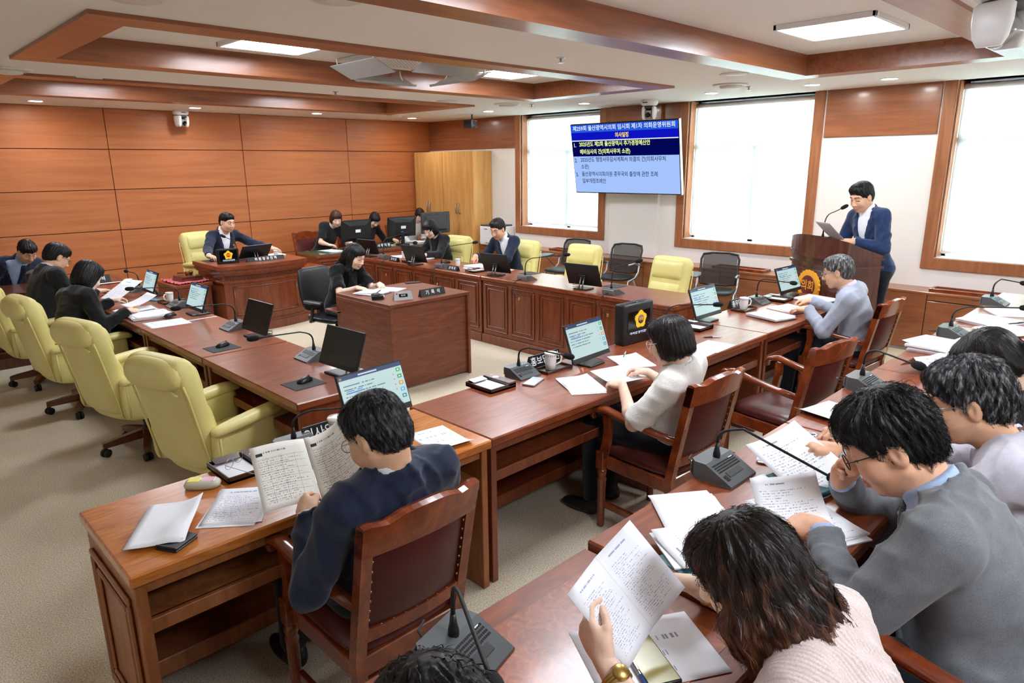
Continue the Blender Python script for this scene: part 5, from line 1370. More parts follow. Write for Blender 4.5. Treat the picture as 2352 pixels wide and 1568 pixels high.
stack('typed pages fanned out on the orange desk', .845, 2.25, T, -38, 3, .19, .27, .0015, 'p_blue', seed=41)
stack('typed page with table near the mic of the orange desk', 1.08, 2.32, T, -30, 2, .19, .27, .002, 'p_text', seed=42)
book('teal notebook lying under papers on the orange desk', 1.20, 2.41, T, 70)
sheet('title page at the right end of the orange desk', 1.73, 2.22, T, -8, .19, .27, 'p_title', curl(.02, '-v', .3))
# woman in white
memo_tray('brown memo tray near the orange desk on the red-brown desk', 2.39, 2.60, T, 0, s=.98)
mic('gooseneck microphone of the woman in white', 2.645, 2.615, T, 0, (2.66, 2.29, .912))
nameplate('black nameplate reading half behind the mug of the woman in white', 2.90, 2.68, T, 0, '홍보담당관', .26, .072, size=.055)
cup_tray('brown tray under the mug of the woman in white', 2.86, 2.565, T, 0, .22, .11)
mug('white mug with handle on the tray of the woman in white', 2.84, 2.57, T+.006, -30, False, s=1.12)
monitor('desk monitor showing an agenda before the woman in white', 3.10, 2.47, T, 3, True, .37, .235)
phone('silver smartphone lying on the desk of the woman in white', 2.60, 2.48, T, -70, 'steel', 'steel')
stack('papers with a photo strip on the desk of the woman in white', 2.74, 2.25, T, -32, 3, .19, .28, .003, 'p_text2', seed=51)
stack('cover page lying beside the held papers of the woman in white', 3.30, 2.34, T, -30, 2, .2, .27, .003, 'p_title', seed=53)
pen('green and white pen beside the emblem box', 3.40, 2.45, T, 30, 'green_plastic', 'white_plastic')
t = thing('emblem_box', 'black display box with gold emblem standing on the front row desks', 'sign', (3.71, 2.80-.2, T), radians(-3))
b = MB(); b.box(-.155, .155, -.035, .05, 0, .275, bev=.014, seg=3); b.build('case', 'black_plastic', t)
MB().box(-.115, .115, -.0385, -.0345, .085, .225, bev=.001).build('window', 'black_gloss', t)
M0 = Matrix.Translation((.01, -.041, .165)) @ Matrix.Rotation(pi/2, 4, 'X')
pts = []
for k in range(110):
    a = 2*pi*k/110+pi/2; r = .058*(1+.10*cos(5*(a-pi/2)))*(1-.06*(.5+.5*cos(a*22))); pts.append((r*cos(a), r*sin(a)))
eb = MB().prism(pts, 0, .003, M=M0).build('emblem', 'em_yel', t)
mat('emblem_violet', (120, 60, 80), .5); MB().lathe([(.030, .003), (.030, .0042)], 24, M=M0).build('emblem_disc', 'emblem_violet', eb)
text('emblem_text', '의회', 'em_yel', eb, M0 @ Matrix.Translation((0, 0, .0046)), .027, bold=.0005)
text('caption', '의회운영위원회', 'em_wht', t, M0 @ Matrix.Translation((-.005, -.085, -.0035)), .031, bold=.0007)
MB().lathe([(.018, .274), (.018, .277)], 16).build('top_button', 'black_gloss', t)
nameplate('black nameplate with large white letters beside the emblem box', 4.02, 2.61, T, 0, '의회사무처장', .30, .072, size=.055)
cup_tray('brown tray in front of the empty wooden chair', 3.98, 2.52, T, 0, .2, .1); mug('white mug behind the head of the woman in white', 3.90, 2.52, T+.006, 40, True)
# empty seat
monitor('desk monitor before the empty wooden chair', 4.62, 2.56, T, 0, True, .37, .235)
mic('gooseneck microphone before the empty wooden chair', 4.13, 2.60, T, 0, (4.33, 2.35, .935), cord=False)
memo_tray('brown memo tray half hidden beside the monitor of the empty seat', 4.34, 2.52, T, 0)
pen('black and white ballpoint pen on the empty desk', 4.18, 2.28, T, -35)
sheet('white sheet on the desk before the empty chair', 3.97, 2.16, T, 2, .26, .20, 'p_title'); sheet('second white sheet at the edge of the empty desk', 3.72, 2.15, T, 4, .24, .18, 'p_blank')
# man in pale grey jacket
monitor('desk monitor beside the lectern before the man in the pale grey jacket', 6.04, 2.55, T, -2, True, .38, .235)
mic('gooseneck microphone of the man in the pale grey jacket', 5.52, 2.60, T, 0, (5.36, 2.26, .97))
nameplate('black nameplate behind the mug of the man in the pale grey jacket', 5.27, 2.66, T, 0, '총무담당관', .28, .072, size=.055)
cup_tray('brown tray under the mug of the man in the pale grey jacket', 5.18, 2.56, T, 0, .22, .12); mug('white mug with handle on the desk near the lectern', 5.17, 2.56, T+.006, -30, False, s=1.1)
memo_tray('brown memo tray between microphone and screen near the lectern', 5.76, 2.55, T, 0)
stack('black binder full of papers on the desk of the man in pale grey', 5.05, 2.27, T, -15, 5, .22, .28, .005, 'p_text2', cover='black_plastic', seed=61)
stack('open papers under the hands of the man in pale grey', 5.42, 2.28, T, -22, 4, .2, .27, .006, 'p_text2', seed=62)
stack('papers beside the elbow of the man in pale grey', 5.98, 2.30, T, -10, 4, .22, .28, .006, 'p_text2', seed=63)
# ---------------------------------------------------------------- raised row
F = ZT+HF
mic('gooseneck microphone on the burl desk', .77, .935, F-.018, 15, (.60, .66, 1.12))
mic('gooseneck microphone of the man in the dark grey linen jacket', 1.91, .975, F, 0, (1.955, .645, 1.0))
mic('gooseneck microphone of the man in the striped shirt', 3.16, .955, F, 0, (2.95, .72, 1.12))
mic('gooseneck microphone of the woman with tied hair', 4.50, .93, F, 0, (4.72, .66, 1.09))
mic('gooseneck microphone at the window end of the raised row', 5.72, .97, F, 0, (6.05, .88, 1.04))
stack('curled blank sheets between brown-haired woman and grey jacket', 1.60, .89, F, -40, 3, .19, .27, .002, 'p_blank', seed=71)
book('teal diary with papers on it beside the brown-haired woman', 1.42, .74, F, 80); stack('white pages lying on the teal diary', 1.46, .77, F+.02, 60, 3, .17, .23, .004, 'p_text2', seed=72)
book('teal diary with a year printed on its cover', 2.06, .745, F+.006, 78, .17, .24, .016); stack('white papers under the printed diary', 2.05, .76, F, 80, 1, .2, .27, .005, 'p_blank', seed=73)
text('year_print', '2025', 'plate_text', bpy.data.objects['notebook.002'], frame_M((.045, -.07, .0165), (0, 1, 0), (-1, 0, 0)), .026)
t = thing('fabric_pouch', 'white floral fabric pouch with green edging on the diary', 'pouch', (2.07, .70, F+.022), radians(70))
mat('pouch', (236, 236, 230), .9); MB().loft([se_ring(x, 0, .0+h/2, w, h/2, 16, 2.4, (0, 1, 0), (0, 0, 1)) for x, w, h in ((-.085, .01, .006), (-.075, .03, .016), (-.03, .036, .026), (.03, .036, .028), (.07, .03, .018), (.085, .01, .006))]).build('body', 'pouch', t, sub=1, fixn=True)
MB().tube([(.09*cos(a), .04*sin(a), .008) for a in [2*pi*k/40 for k in range(40)]], .0025, 5, closed=True).build('edging', 'green_plastic', t)
fl = MB(); Rf = random.Random(2)
for k in range(26):
    a = Rf.uniform(-.06, .06); c = Rf.uniform(-.024, .024); fl.lathe([(.003, .0), (.001, .001)], 6, (a, c, .0255-.2*abs(c)-.0*abs(a)))
fo = fl.build('flower_print', 'ink_blue', t); fo['kind'] = 'stuff'
o = sheet('sheet held upright by the man in the dark grey jacket', 1.745, .69, F+.06, 0, .18, .22, 'p_text2', lambda u, v: (0, -.05*v*v, .05*v*v+.03*(u-.5)**2), tilt=(radians(22), radians(-8), radians(-48)))
stack('printed pages under the hand of the man in the dark grey jacket', 1.80, .66, F, -25, 3, .19, .27, .004, 'p_text2', seed=75)
sheet('white sheet with lifted corner at the far edge before the striped shirt', 2.74, .96, F, -12, .24, .15, 'p_blank', curl(.02, '-u', .3))
stack('printed document before the man in the striped shirt', 2.20, .84, F, 20, 3, .19, .27, .003, 'p_text2', seed=76)
stack('tall stack of bound papers on the raised row', 4.10, .93, F, 85, 5, .20, .27, .009, 'p_blank', seed=77)
stack('low stack of papers beside the teal folder', 3.86, .78, F, 80, 4, .22, .28, .006, 'p_blank', seed=78)
sheet('folded card standing near the stacked papers', 3.62, .83, F+.02, 60, .15, .20, 'p_title', lambda u, v: .06*(1-abs(2*u-1)))
o = MB().box(-.1, .1, -.13, .13, 0, .006, bev=.002).build('folder', 'teal'); o.location = (3.80, .66, F); o.rotation_euler = (0, 0, .3); setp(o, 'teal folder lying before the woman with tied hair', 'folder')
stack('white notebook lying behind the head of the woman with tied hair', 4.35, .80, F, 88, 2, .17, .25, .010, 'p_blank', seed=79)
stack('spread of papers at the window end of the raised row', 5.05, .86, F, 70, 4, .24, .3, .005, 'p_text2', seed=80); stack('loose papers behind the microphone at the window end', 5.45, .80, F, 30, 3, .24, .3, .003, 'p_text2', seed=81)
stack('pages with a pen on the window end desk', 4.85, .72, F, 60, 3, .24, .3, .004, 'p_text2', seed=82); pen('dark pen lying on pages at the window end', 5.0, .72, F+.02, -30, 'black_plastic', 'black_plastic')
for x in (2.45, 3.71): 
    t = thing('desk_grommet', 'round chrome cable grommet in the raised row desk '+('near the grey jacket' if x < 3 else 'near the stacked papers'), 'grommet', (x, .91, F), 0, 'desk grommets')
    MB().lathe([(.024, 0), (.024, .002), (.018, .003), (.015, .001)], 20).build('ring', 'chrome', t); MB().lathe([(.015, .0005), (.015, .0012)], 20).build('hole', 'black_plastic', t)
# burl desk: leaflet on table, phone and pen
sheet('white leaflet with printed title under the phone on the burl desk', 1.06, .68, F-.0165, -30, .28, .20, 'p_title')
ph = phone('dark smartphone with olive screen on the leaflet', 1.035, .66, F-.0155, -28, 'black_plastic', 'olive_scr') if 'olive_scr' in MATS else None
mat('olive_scr', (150, 138, 74), .2); 
if ph is None: ph = phone('dark smartphone with olive screen on the leaflet', 1.035, .66, F-.0155, -28, 'black_plastic', 'olive_scr')
mat('blue_metal', (30, 70, 150), .3, metal=.4)
pen('blue and silver pen beside the phone on the leaflet', .985, .645, F-.0145, 60, 'blue_metal', 'steel')
# paper held at the lectern
# ================================================================ people: smooth distance-field bodies
V3 = lambda *a: np.array(a, float)
def nrm(v): v = np.asarray(v, float); return v/max(np.linalg.norm(v), 1e-9)
def frame(fwd, up):
    """columns: right, forward, up"""
    f = nrm(fwd); r = nrm(np.cross(f, up)); u = np.cross(r, f); return np.stack([r, f, u], 1)

class Field:
    def __init__(s): s.p = []; s.post = []
    def add(s, fn, lo, hi, k=.02, op='u'): s.p.append((fn, np.array(lo, float), np.array(hi, float), k, op)); return s
    def cap(s, a, b, ra, rb=None, k=.02, op='u', cut0=False, cut1=False):
        a = V3(*a); b = V3(*b); rb = ra if rb is None else rb; ab = b-a; L2 = max(ab@ab, 1e-12); L = sqrt(L2)
        def fn(X, Y, Z):
            px, py, pz = X-a[0], Y-a[1], Z-a[2]
            t0 = (px*ab[0]+py*ab[1]+pz*ab[2])/L2; t = np.clip(t0, 0, 1)
            d = np.sqrt((px-t*ab[0])**2+(py-t*ab[1])**2+(pz-t*ab[2])**2)-(ra+(rb-ra)*t)
            if cut1: d = np.maximum(d, (t0-1)*L)
            if cut0: d = np.maximum(d, -t0*L)
            return d
        R = max(ra, rb); return s.add(fn, np.minimum(a, b)-R, np.maximum(a, b)+R, k, op)
    def ell(s, c, r, F=None, k=.02, op='u'):
        c = V3(*c); r = V3(*r); F = np.eye(3) if F is None else F
        def fn(X, Y, Z):
            px, py, pz = X-c[0], Y-c[1], Z-c[2]
            q = [(px*F[0, i]+py*F[1, i]+pz*F[2, i]) for i in range(3)]
            k0 = np.sqrt((q[0]/r[0])**2+(q[1]/r[1])**2+(q[2]/r[2])**2)
            k1 = np.sqrt((q[0]/r[0]**2)**2+(q[1]/r[1]**2)**2+(q[2]/r[2]**2)**2)
            return k0*(k0-1)/np.maximum(k1, 1e-6)
        e = np.sqrt(((F*r[None, :])**2).sum(1)); return s.add(fn, c-e, c+e, k, op)
    def raw(s, fn, k=.0, op='s', lo=(-9, -9, -9), hi=(9, 9, 9)): return s.add(fn, lo, hi, k, op)
    def mesh(s, h, pad=.02, lo=None, hi=None):
        us = [q for q in s.p if q[4] == 'u']
        if lo is None: lo = np.min([q[1] for q in us], 0)-pad
        if hi is None: hi = np.max([q[2] for q in us], 0)+pad
        n = np.ceil((hi-lo)/h).astype(int)+2
        ax = [lo[i]+h*np.arange(n[i]) for i in range(3)]
        D = np.full(n, .25, np.float32)
        for fn, a, b, k, op in s.p:
            m = .035+k
            i0 = np.clip(np.floor((a-m-lo)/h).astype(int), 0, n); i1 = np.clip(np.ceil((b+m-lo)/h).astype(int)+1, 0, n)
            if np.any(i1 <= i0): continue
            sl = tuple(slice(i0[i], i1[i]) for i in range(3))
            X = ax[0][sl[0]][:, None, None]; Y = ax[1][sl[1]][None, :, None]; Z = ax[2][sl[2]][None, None, :]
            d = np.broadcast_to(fn(X, Y, Z), tuple(i1-i0)); o = D[sl]
            if op == 'u':
                if k > 0:
                    q = np.maximum(k-np.abs(o-d), 0)/k; D[sl] = np.minimum(o, d)-q*q*k*.25
                else: D[sl] = np.minimum(o, d)
            elif op == 's':
                d = -d
                if k > 0:
                    q = np.maximum(k-np.abs(o-d), 0)/k; D[sl] = np.maximum(o, d)+q*q*k*.25
                else: D[sl] = np.maximum(o, d)
            elif op == 'a': D[sl] = o+d
        return surface_nets(D, lo, h)

def surface_nets(D, lo, h):
    ins = D < 0
    c = ins[:-1, :-1, :-1].astype(np.int8)
    offs = [(i, j, k) for i in (0, 1) for j in (0, 1) for k in (0, 1)]
    tot = np.zeros_like(c)
    sh = np.array(D.shape)-1
    for i, j, k in offs: tot = tot+ins[i:i+sh[0], j:j+sh[1], k:k+sh[2]]
    act = (tot > 0) & (tot < 8)
    ids = np.argwhere(act); n = len(ids)
    if n == 0: return np.zeros((0, 3)), np.zeros((0, 4), int)
    idx = np.full(act.shape, -1, np.int64); idx[tuple(ids.T)] = np.arange(n)
    acc = np.zeros((n, 3)); cnt = np.zeros(n)
    for axis in range(3):
        o2 = [a for a in range(3) if a != axis]
        for u in (0, 1):
            for v in (0, 1):
                p = ids.copy(); p[:, o2[0]] += u; p[:, o2[1]] += v; q = p.copy(); q[:, axis] += 1
                a = D[tuple(p.T)]; b = D[tuple(q.T)]; cr = (a < 0) != (b < 0)
                t = np.where(cr, a/np.where(cr, a-b, 1), 0)
                pos = p.astype(float); pos[:, axis] += t
                acc[cr] += pos[cr]; cnt += cr
    V = lo+h*(acc/cnt[:, None])
    F = []
    for axis in range(3):
        o = [a for a in range(3) if a != axis]
        s0 = [slice(None)]*3; s1 = [slice(None)]*3; s0[axis] = slice(0, -1); s1[axis] = slice(1, None)
        A = ins[tuple(s0)]; B = ins[tuple(s1)]; e = np.argwhere(A != B)
        ok = (e[:, o[0]] > 0) & (e[:, o[1]] > 0) & (e[:, o[0]] < sh[o[0]]) & (e[:, o[1]] < sh[o[1]]); e = e[ok]
        if len(e) == 0: continue
        q = []
        for du, dv in ((-1, -1), (0, -1), (0, 0), (-1, 0)):
            p = e.copy(); p[:, o[0]] += du; p[:, o[1]] += dv; q.append(idx[tuple(p.T)])
        q = np.stack(q, 1); fl = A[tuple(e.T)]
        if axis == 1: fl = ~fl
        q[~fl] = q[~fl][:, ::-1]; F.append(q)
    return V, np.concatenate(F)

def np_mesh(name, V, F, mats, parent=None, tone=None, smooth=True, mi=None):
    me = bpy.data.meshes.new(name)
    nv, nf = len(V), len(F)
    me.vertices.add(nv); me.vertices.foreach_set('co', np.asarray(V, np.float32).ravel())
    k = F.shape[1]
    me.loops.add(nf*k); me.loops.foreach_set('vertex_index', F.astype(np.int32).ravel())
    me.polygons.add(nf); me.polygons.foreach_set('loop_start', (np.arange(nf)*k).astype(np.int32))
    try: me.polygons.foreach_set('loop_total', np.full(nf, k, np.int32))
    except Exception: pass
    for m in (mats if isinstance(mats, (list, tuple)) else [mats]): me.materials.append(M_(m))
    if mi is not None: me.polygons.foreach_set('material_index', mi.astype(np.int32))
    me.polygons.foreach_set('use_smooth', np.full(nf, smooth))
    if tone is not None:
        at = me.color_attributes.new('tone', 'FLOAT_COLOR', 'POINT')
        c = np.ones((nv, 4), np.float32); c[:, :3] = tone; at.data.foreach_set('color', c.ravel())
    me.update(calc_edges=True); me.validate()
    o = bpy.data.objects.new(name, me); COL.objects.link(o)
    if parent is not None: o.parent = parent
    return o

def fold_fn(seed, amp=.005, wl=(.05, .11), n=6, dirz=.5):
    R = np.random.RandomState(seed); ks = []; ph = []
    for i in range(n):
        d = R.normal(size=3); d[2] *= dirz*2.5; d = nrm(d); ks.append(d*2*pi/R.uniform(*wl)); ph.append(R.uniform(0, 6.28))
    def fn(X, Y, Z):
        o = 0
        for i, (k, p) in enumerate(zip(ks, ph)):
            w = .5+.5*np.sin(X*7*(1+i*.3)+Y*6+Z*5*(1-.2*i)+p*2)          # patches where the fold lives
            q = 1-np.abs(np.sin((X*k[0]+Y*k[1]+Z*k[2])*.5+p+1.1*np.sin(9*X+7*Z+5*Y+p)))
            o = o-w*w*(q**1.4-.36)
        return np.minimum(o*(amp/np.sqrt(n)*2.2), .0035)
    return fn

# ---------------------------------------------------------------- materials
def skin_mat(name, c):
    m, nt, b = nodes(name)
    a = nt.nodes.new('ShaderNodeAttribute'); a.attribute_name = 'tone'
    x = nt.nodes.new('ShaderNodeMix'); x.data_type = 'RGBA'; x.blend_type = 'MULTIPLY'; x.inputs[0].default_value = 1
    n1 = N(nt, 'ShaderNodeTexNoise'); n1.inputs['Scale'].default_value = 30; n1.inputs['Detail'].default_value = 3
    cc = ramp(nt, n1.outputs[0], [(.3, tuple(int(v*.95) for v in c)), (.7, c)])
    nt.links.new(cc, x.inputs[6]); nt.links.new(a.outputs['Color'], x.inputs[7]); nt.links.new(x.outputs[2], b.inputs['Base Color'])
    inp(b, 'Roughness', .5); inp(b, 'Specular IOR Level', .35); inp(b, 'Subsurface Weight', .12); inp(b, 'Subsurface Scale', .01)
    if 'Subsurface Radius' in b.inputs: b.inputs['Subsurface Radius'].default_value = (1, .4, .25)
skin_mat('skin_m', (226, 180, 148)); skin_mat('skin_tan', (216, 166, 134)); skin_mat('skin_f', (240, 204, 180)); skin_mat('skin_red', (226, 172, 140))
def hair_mat(name, c1, c2, c3=None, sc=60, rough=.45):
    m, nt, b = nodes(name)
    v = coords(nt, (1, 1, .25))
    n1 = N(nt, 'ShaderNodeTexNoise'); n1.inputs['Scale'].default_value = sc; n1.inputs['Detail'].default_value = 5; nt.links.new(v, n1.inputs['Vector'])
    st = [(.35, c1), (.68, c2)] if c3 is None else [(.35, c1), (.52, c2), (.66, c3)]
    nt.links.new(ramp(nt, n1.outputs[0], st), b.inputs['Base Color'])
    inp(b, 'Roughness', rough); inp(b, 'Specular IOR Level', .3)
    if 'Anisotropic' in b.inputs: inp(b, 'Anisotropic', .5)
hair_mat('hair_black', (12, 11, 12), (26, 24, 25)); hair_mat('hair_dark', (18, 15, 15), (36, 30, 29)); hair_mat('hair_brown', (40, 24, 18), (84, 50, 34)); 
def ombre():
    m, nt, b = nodes('hair_wave')
    tc = nt.nodes.new('ShaderNodeTexCoord'); sp = nt.nodes.new('ShaderNodeSeparateXYZ'); nt.links.new(tc.outputs['Generated'], sp.inputs[0])
    n1 = N(nt, 'ShaderNodeTexNoise'); n1.inputs['Scale'].default_value = 40; n1.inputs['Detail'].default_value = 4; nt.links.new(coords(nt, (1, 1, .3)), n1.inputs['Vector'])
    a = N(nt, 'ShaderNodeMath', operation='MULTIPLY_ADD'); nt.links.new(sp.outputs[2], a.inputs[0]); a.inputs[1].default_value = -.75; nt.links.new(n1.outputs[0], a.inputs[2])
    nt.links.new(ramp(nt, a.outputs[0], [(.0, (34, 24, 22)), (.18, (84, 52, 38)), (.45, (132, 84, 58))]), b.inputs['Base Color']); inp(b, 'Roughness', .45); inp(b, 'Specular IOR Level', .3)
ombre()
hair_mat('hair_pepper', (22, 22, 24), (48, 48, 50), (140, 140, 142), 90); hair_mat('hair_grey', (40, 40, 40), (84, 84, 82), (150, 150, 148), 90); hair_mat('hair_flecked', (14, 14, 16), (30, 30, 34), (90, 90, 92), 90)
fabric('suit_navy', (20, 26, 44), (34, 44, 70), 500, .8, .1); fabric('suit_blue', (24, 40, 74), (42, 64, 106), 500, .8, .12); fabric('suit_black', (20, 20, 22), (36, 36, 38), 500, .85, .1); fabric('knit_black', (14, 14, 15), (24, 24, 26), 400, .9, .1)
fabric('linen_grey', (98, 101, 106), (120, 123, 128), 420, .9, .2); fabric('grey_light', (144, 150, 164), (164, 170, 184), 450, .88, .2); fabric('stripe_shirt', (176, 172, 184), (196, 194, 204), 500, .85, .1)
fabric('white_tweed', (214, 210, 204), (236, 233, 228), 260, .95, .7, dist=.004); fabric('shirt_white', (226, 228, 234), (240, 242, 246), 500, .8, .05); fabric('shirt_blue', (150, 172, 208), (176, 196, 226), 500, .8, .05); fabric('shirt_pink', (214, 190, 206), (230, 210, 222), 500, .8, .05)
fabric('knit_pink', (196, 178, 174), (222, 206, 202), 300, .95, .4, dist=.004); fabric('trouser_dark', (14, 16, 24), (24, 28, 38), 500, .9, .05); fabric('navy_top', (24, 26, 48), (34, 38, 66), 400, .9, .1); fabric('pink_scarf', (214, 80, 140), (240, 150, 190), 120, .6, .1)
def rib(nm):
    m = MATS[nm]; nt = m.node_tree; b = nt.nodes['Principled BSDF']
    w = N(nt, 'ShaderNodeTexWave'); w.inputs['Scale'].default_value = 34; w.inputs['Distortion'].default_value = 1.2; w.bands_direction = 'X'
    v = coords(nt, (1, .5, .0)); nt.links.new(v, w.inputs['Vector'])
    bp = N(nt, 'ShaderNodeBump'); bp.inputs['Strength'].default_value = .5; bp.inputs['Distance'].default_value = .003
    nt.links.new(w.outputs['Fac'], bp.inputs['Height']); nt.links.new(bp.outputs[0], b.inputs['Normal'])
rib('knit_pink')

# ---------------------------------------------------------------- head, hair, hands
def build_head(neck_to, s, h, female=False, mouth=0.0, age=0.0):
    """head-local: x right, y forward, z up, origin between the ears. returns V,F,tone"""
    f = Field(); w = .94 if female else 1.0
    f.ell((0, -.016, .040), (.077*w, .096, .086), k=.02)
    f.ell((0, .026, -.012), (.067*w, .066, .086), k=.03)
    f.ell((0, .036, -.066), (.052*w, .050, .044), k=.03)
    f.ell((0, .070, -.096), (.024*w, .018, .018), k=.025)
    for sx in (-1, 1):
        f.ell((sx*.040*w, .056, -.030), (.028, .030, .032), k=.03)
        f.cap((sx*.014, .088, .036), (sx*.046*w, .074, .036), .011, .010, k=.018)
        f.cap((sx*.058*w, -.005, -.055), (sx*.040*w, .045, -.088), .018, .016, k=.03)
        f.ell((sx*.031, .098, .014), (.019, .014, .011), k=.012, op='s')
        f.ell((sx*.031, .0785, .013), (.0165, .0135, .0125), k=.004)
        f.ell((sx*.0765*w, -.010, -.004), (.011, .019, .033), k=.008)
        f.ell((sx*.088*w, -.004, .002), (.008, .009, .018), k=.006, op='s')
        f.ell((sx*.0125, .103, -.033), (.0095, .010, .008), k=.008)
    f.cap((0, .088, .022), (0, .114, -.026), .008, .0125, k=.014)
    f.ell((0, .094, -.062), (.024, .010, .0065), k=.005)
    f.ell((0, .0925, -.0735), (.020, .0105, .0075), k=.005)
    f.ell((0, .1035, -.0675), (.024, .006, .0018), k=.003, op='s')
    nk = np.array(neck_to, float)
    r0 = .050 if female else .058
    f.cap((0, -.022, -.060), nk, r0, r0*1.06, k=.03)
    V, F = f.mesh(h/s)
    t = np.ones((len(V), 3)); x, y, z = V[:, 0], V[:, 1], V[:, 2]; ax = np.abs(x)
    lip = (ax < .026) & (z < -.0565) & (z > -.0805) & (y > .088)
    t[lip] = (.86, .55, .55) if female else (.82, .64, .62)
    lash = (ax > .016) & (ax < .048) & (np.abs(z-(.0065-.05*(ax-.031)**2*20)) < .0032) & (y > .066)
    t[lash] = (.14, .10, .09)
    brow = (ax > .013) & (ax < .052) & (np.abs(z-(.0385+.003*np.sin((ax-.013)/.039*3.1))) < (.0032 if female else .0042)) & (y > .06)
    t[brow] = (.22, .17, .15) if not age else (.35, .32, .30)
    ck = np.exp(-(((ax-.042)/.022)**2+((z+.03)/.022)**2))*(y > .03); t *= (1-np.outer(ck, np.array([.0, .07, .08])))
    if not female:
        st = ((y > .02) & (z < -.05)); t[st] *= np.array([.95, .93, .92])
    return V*s, F, t

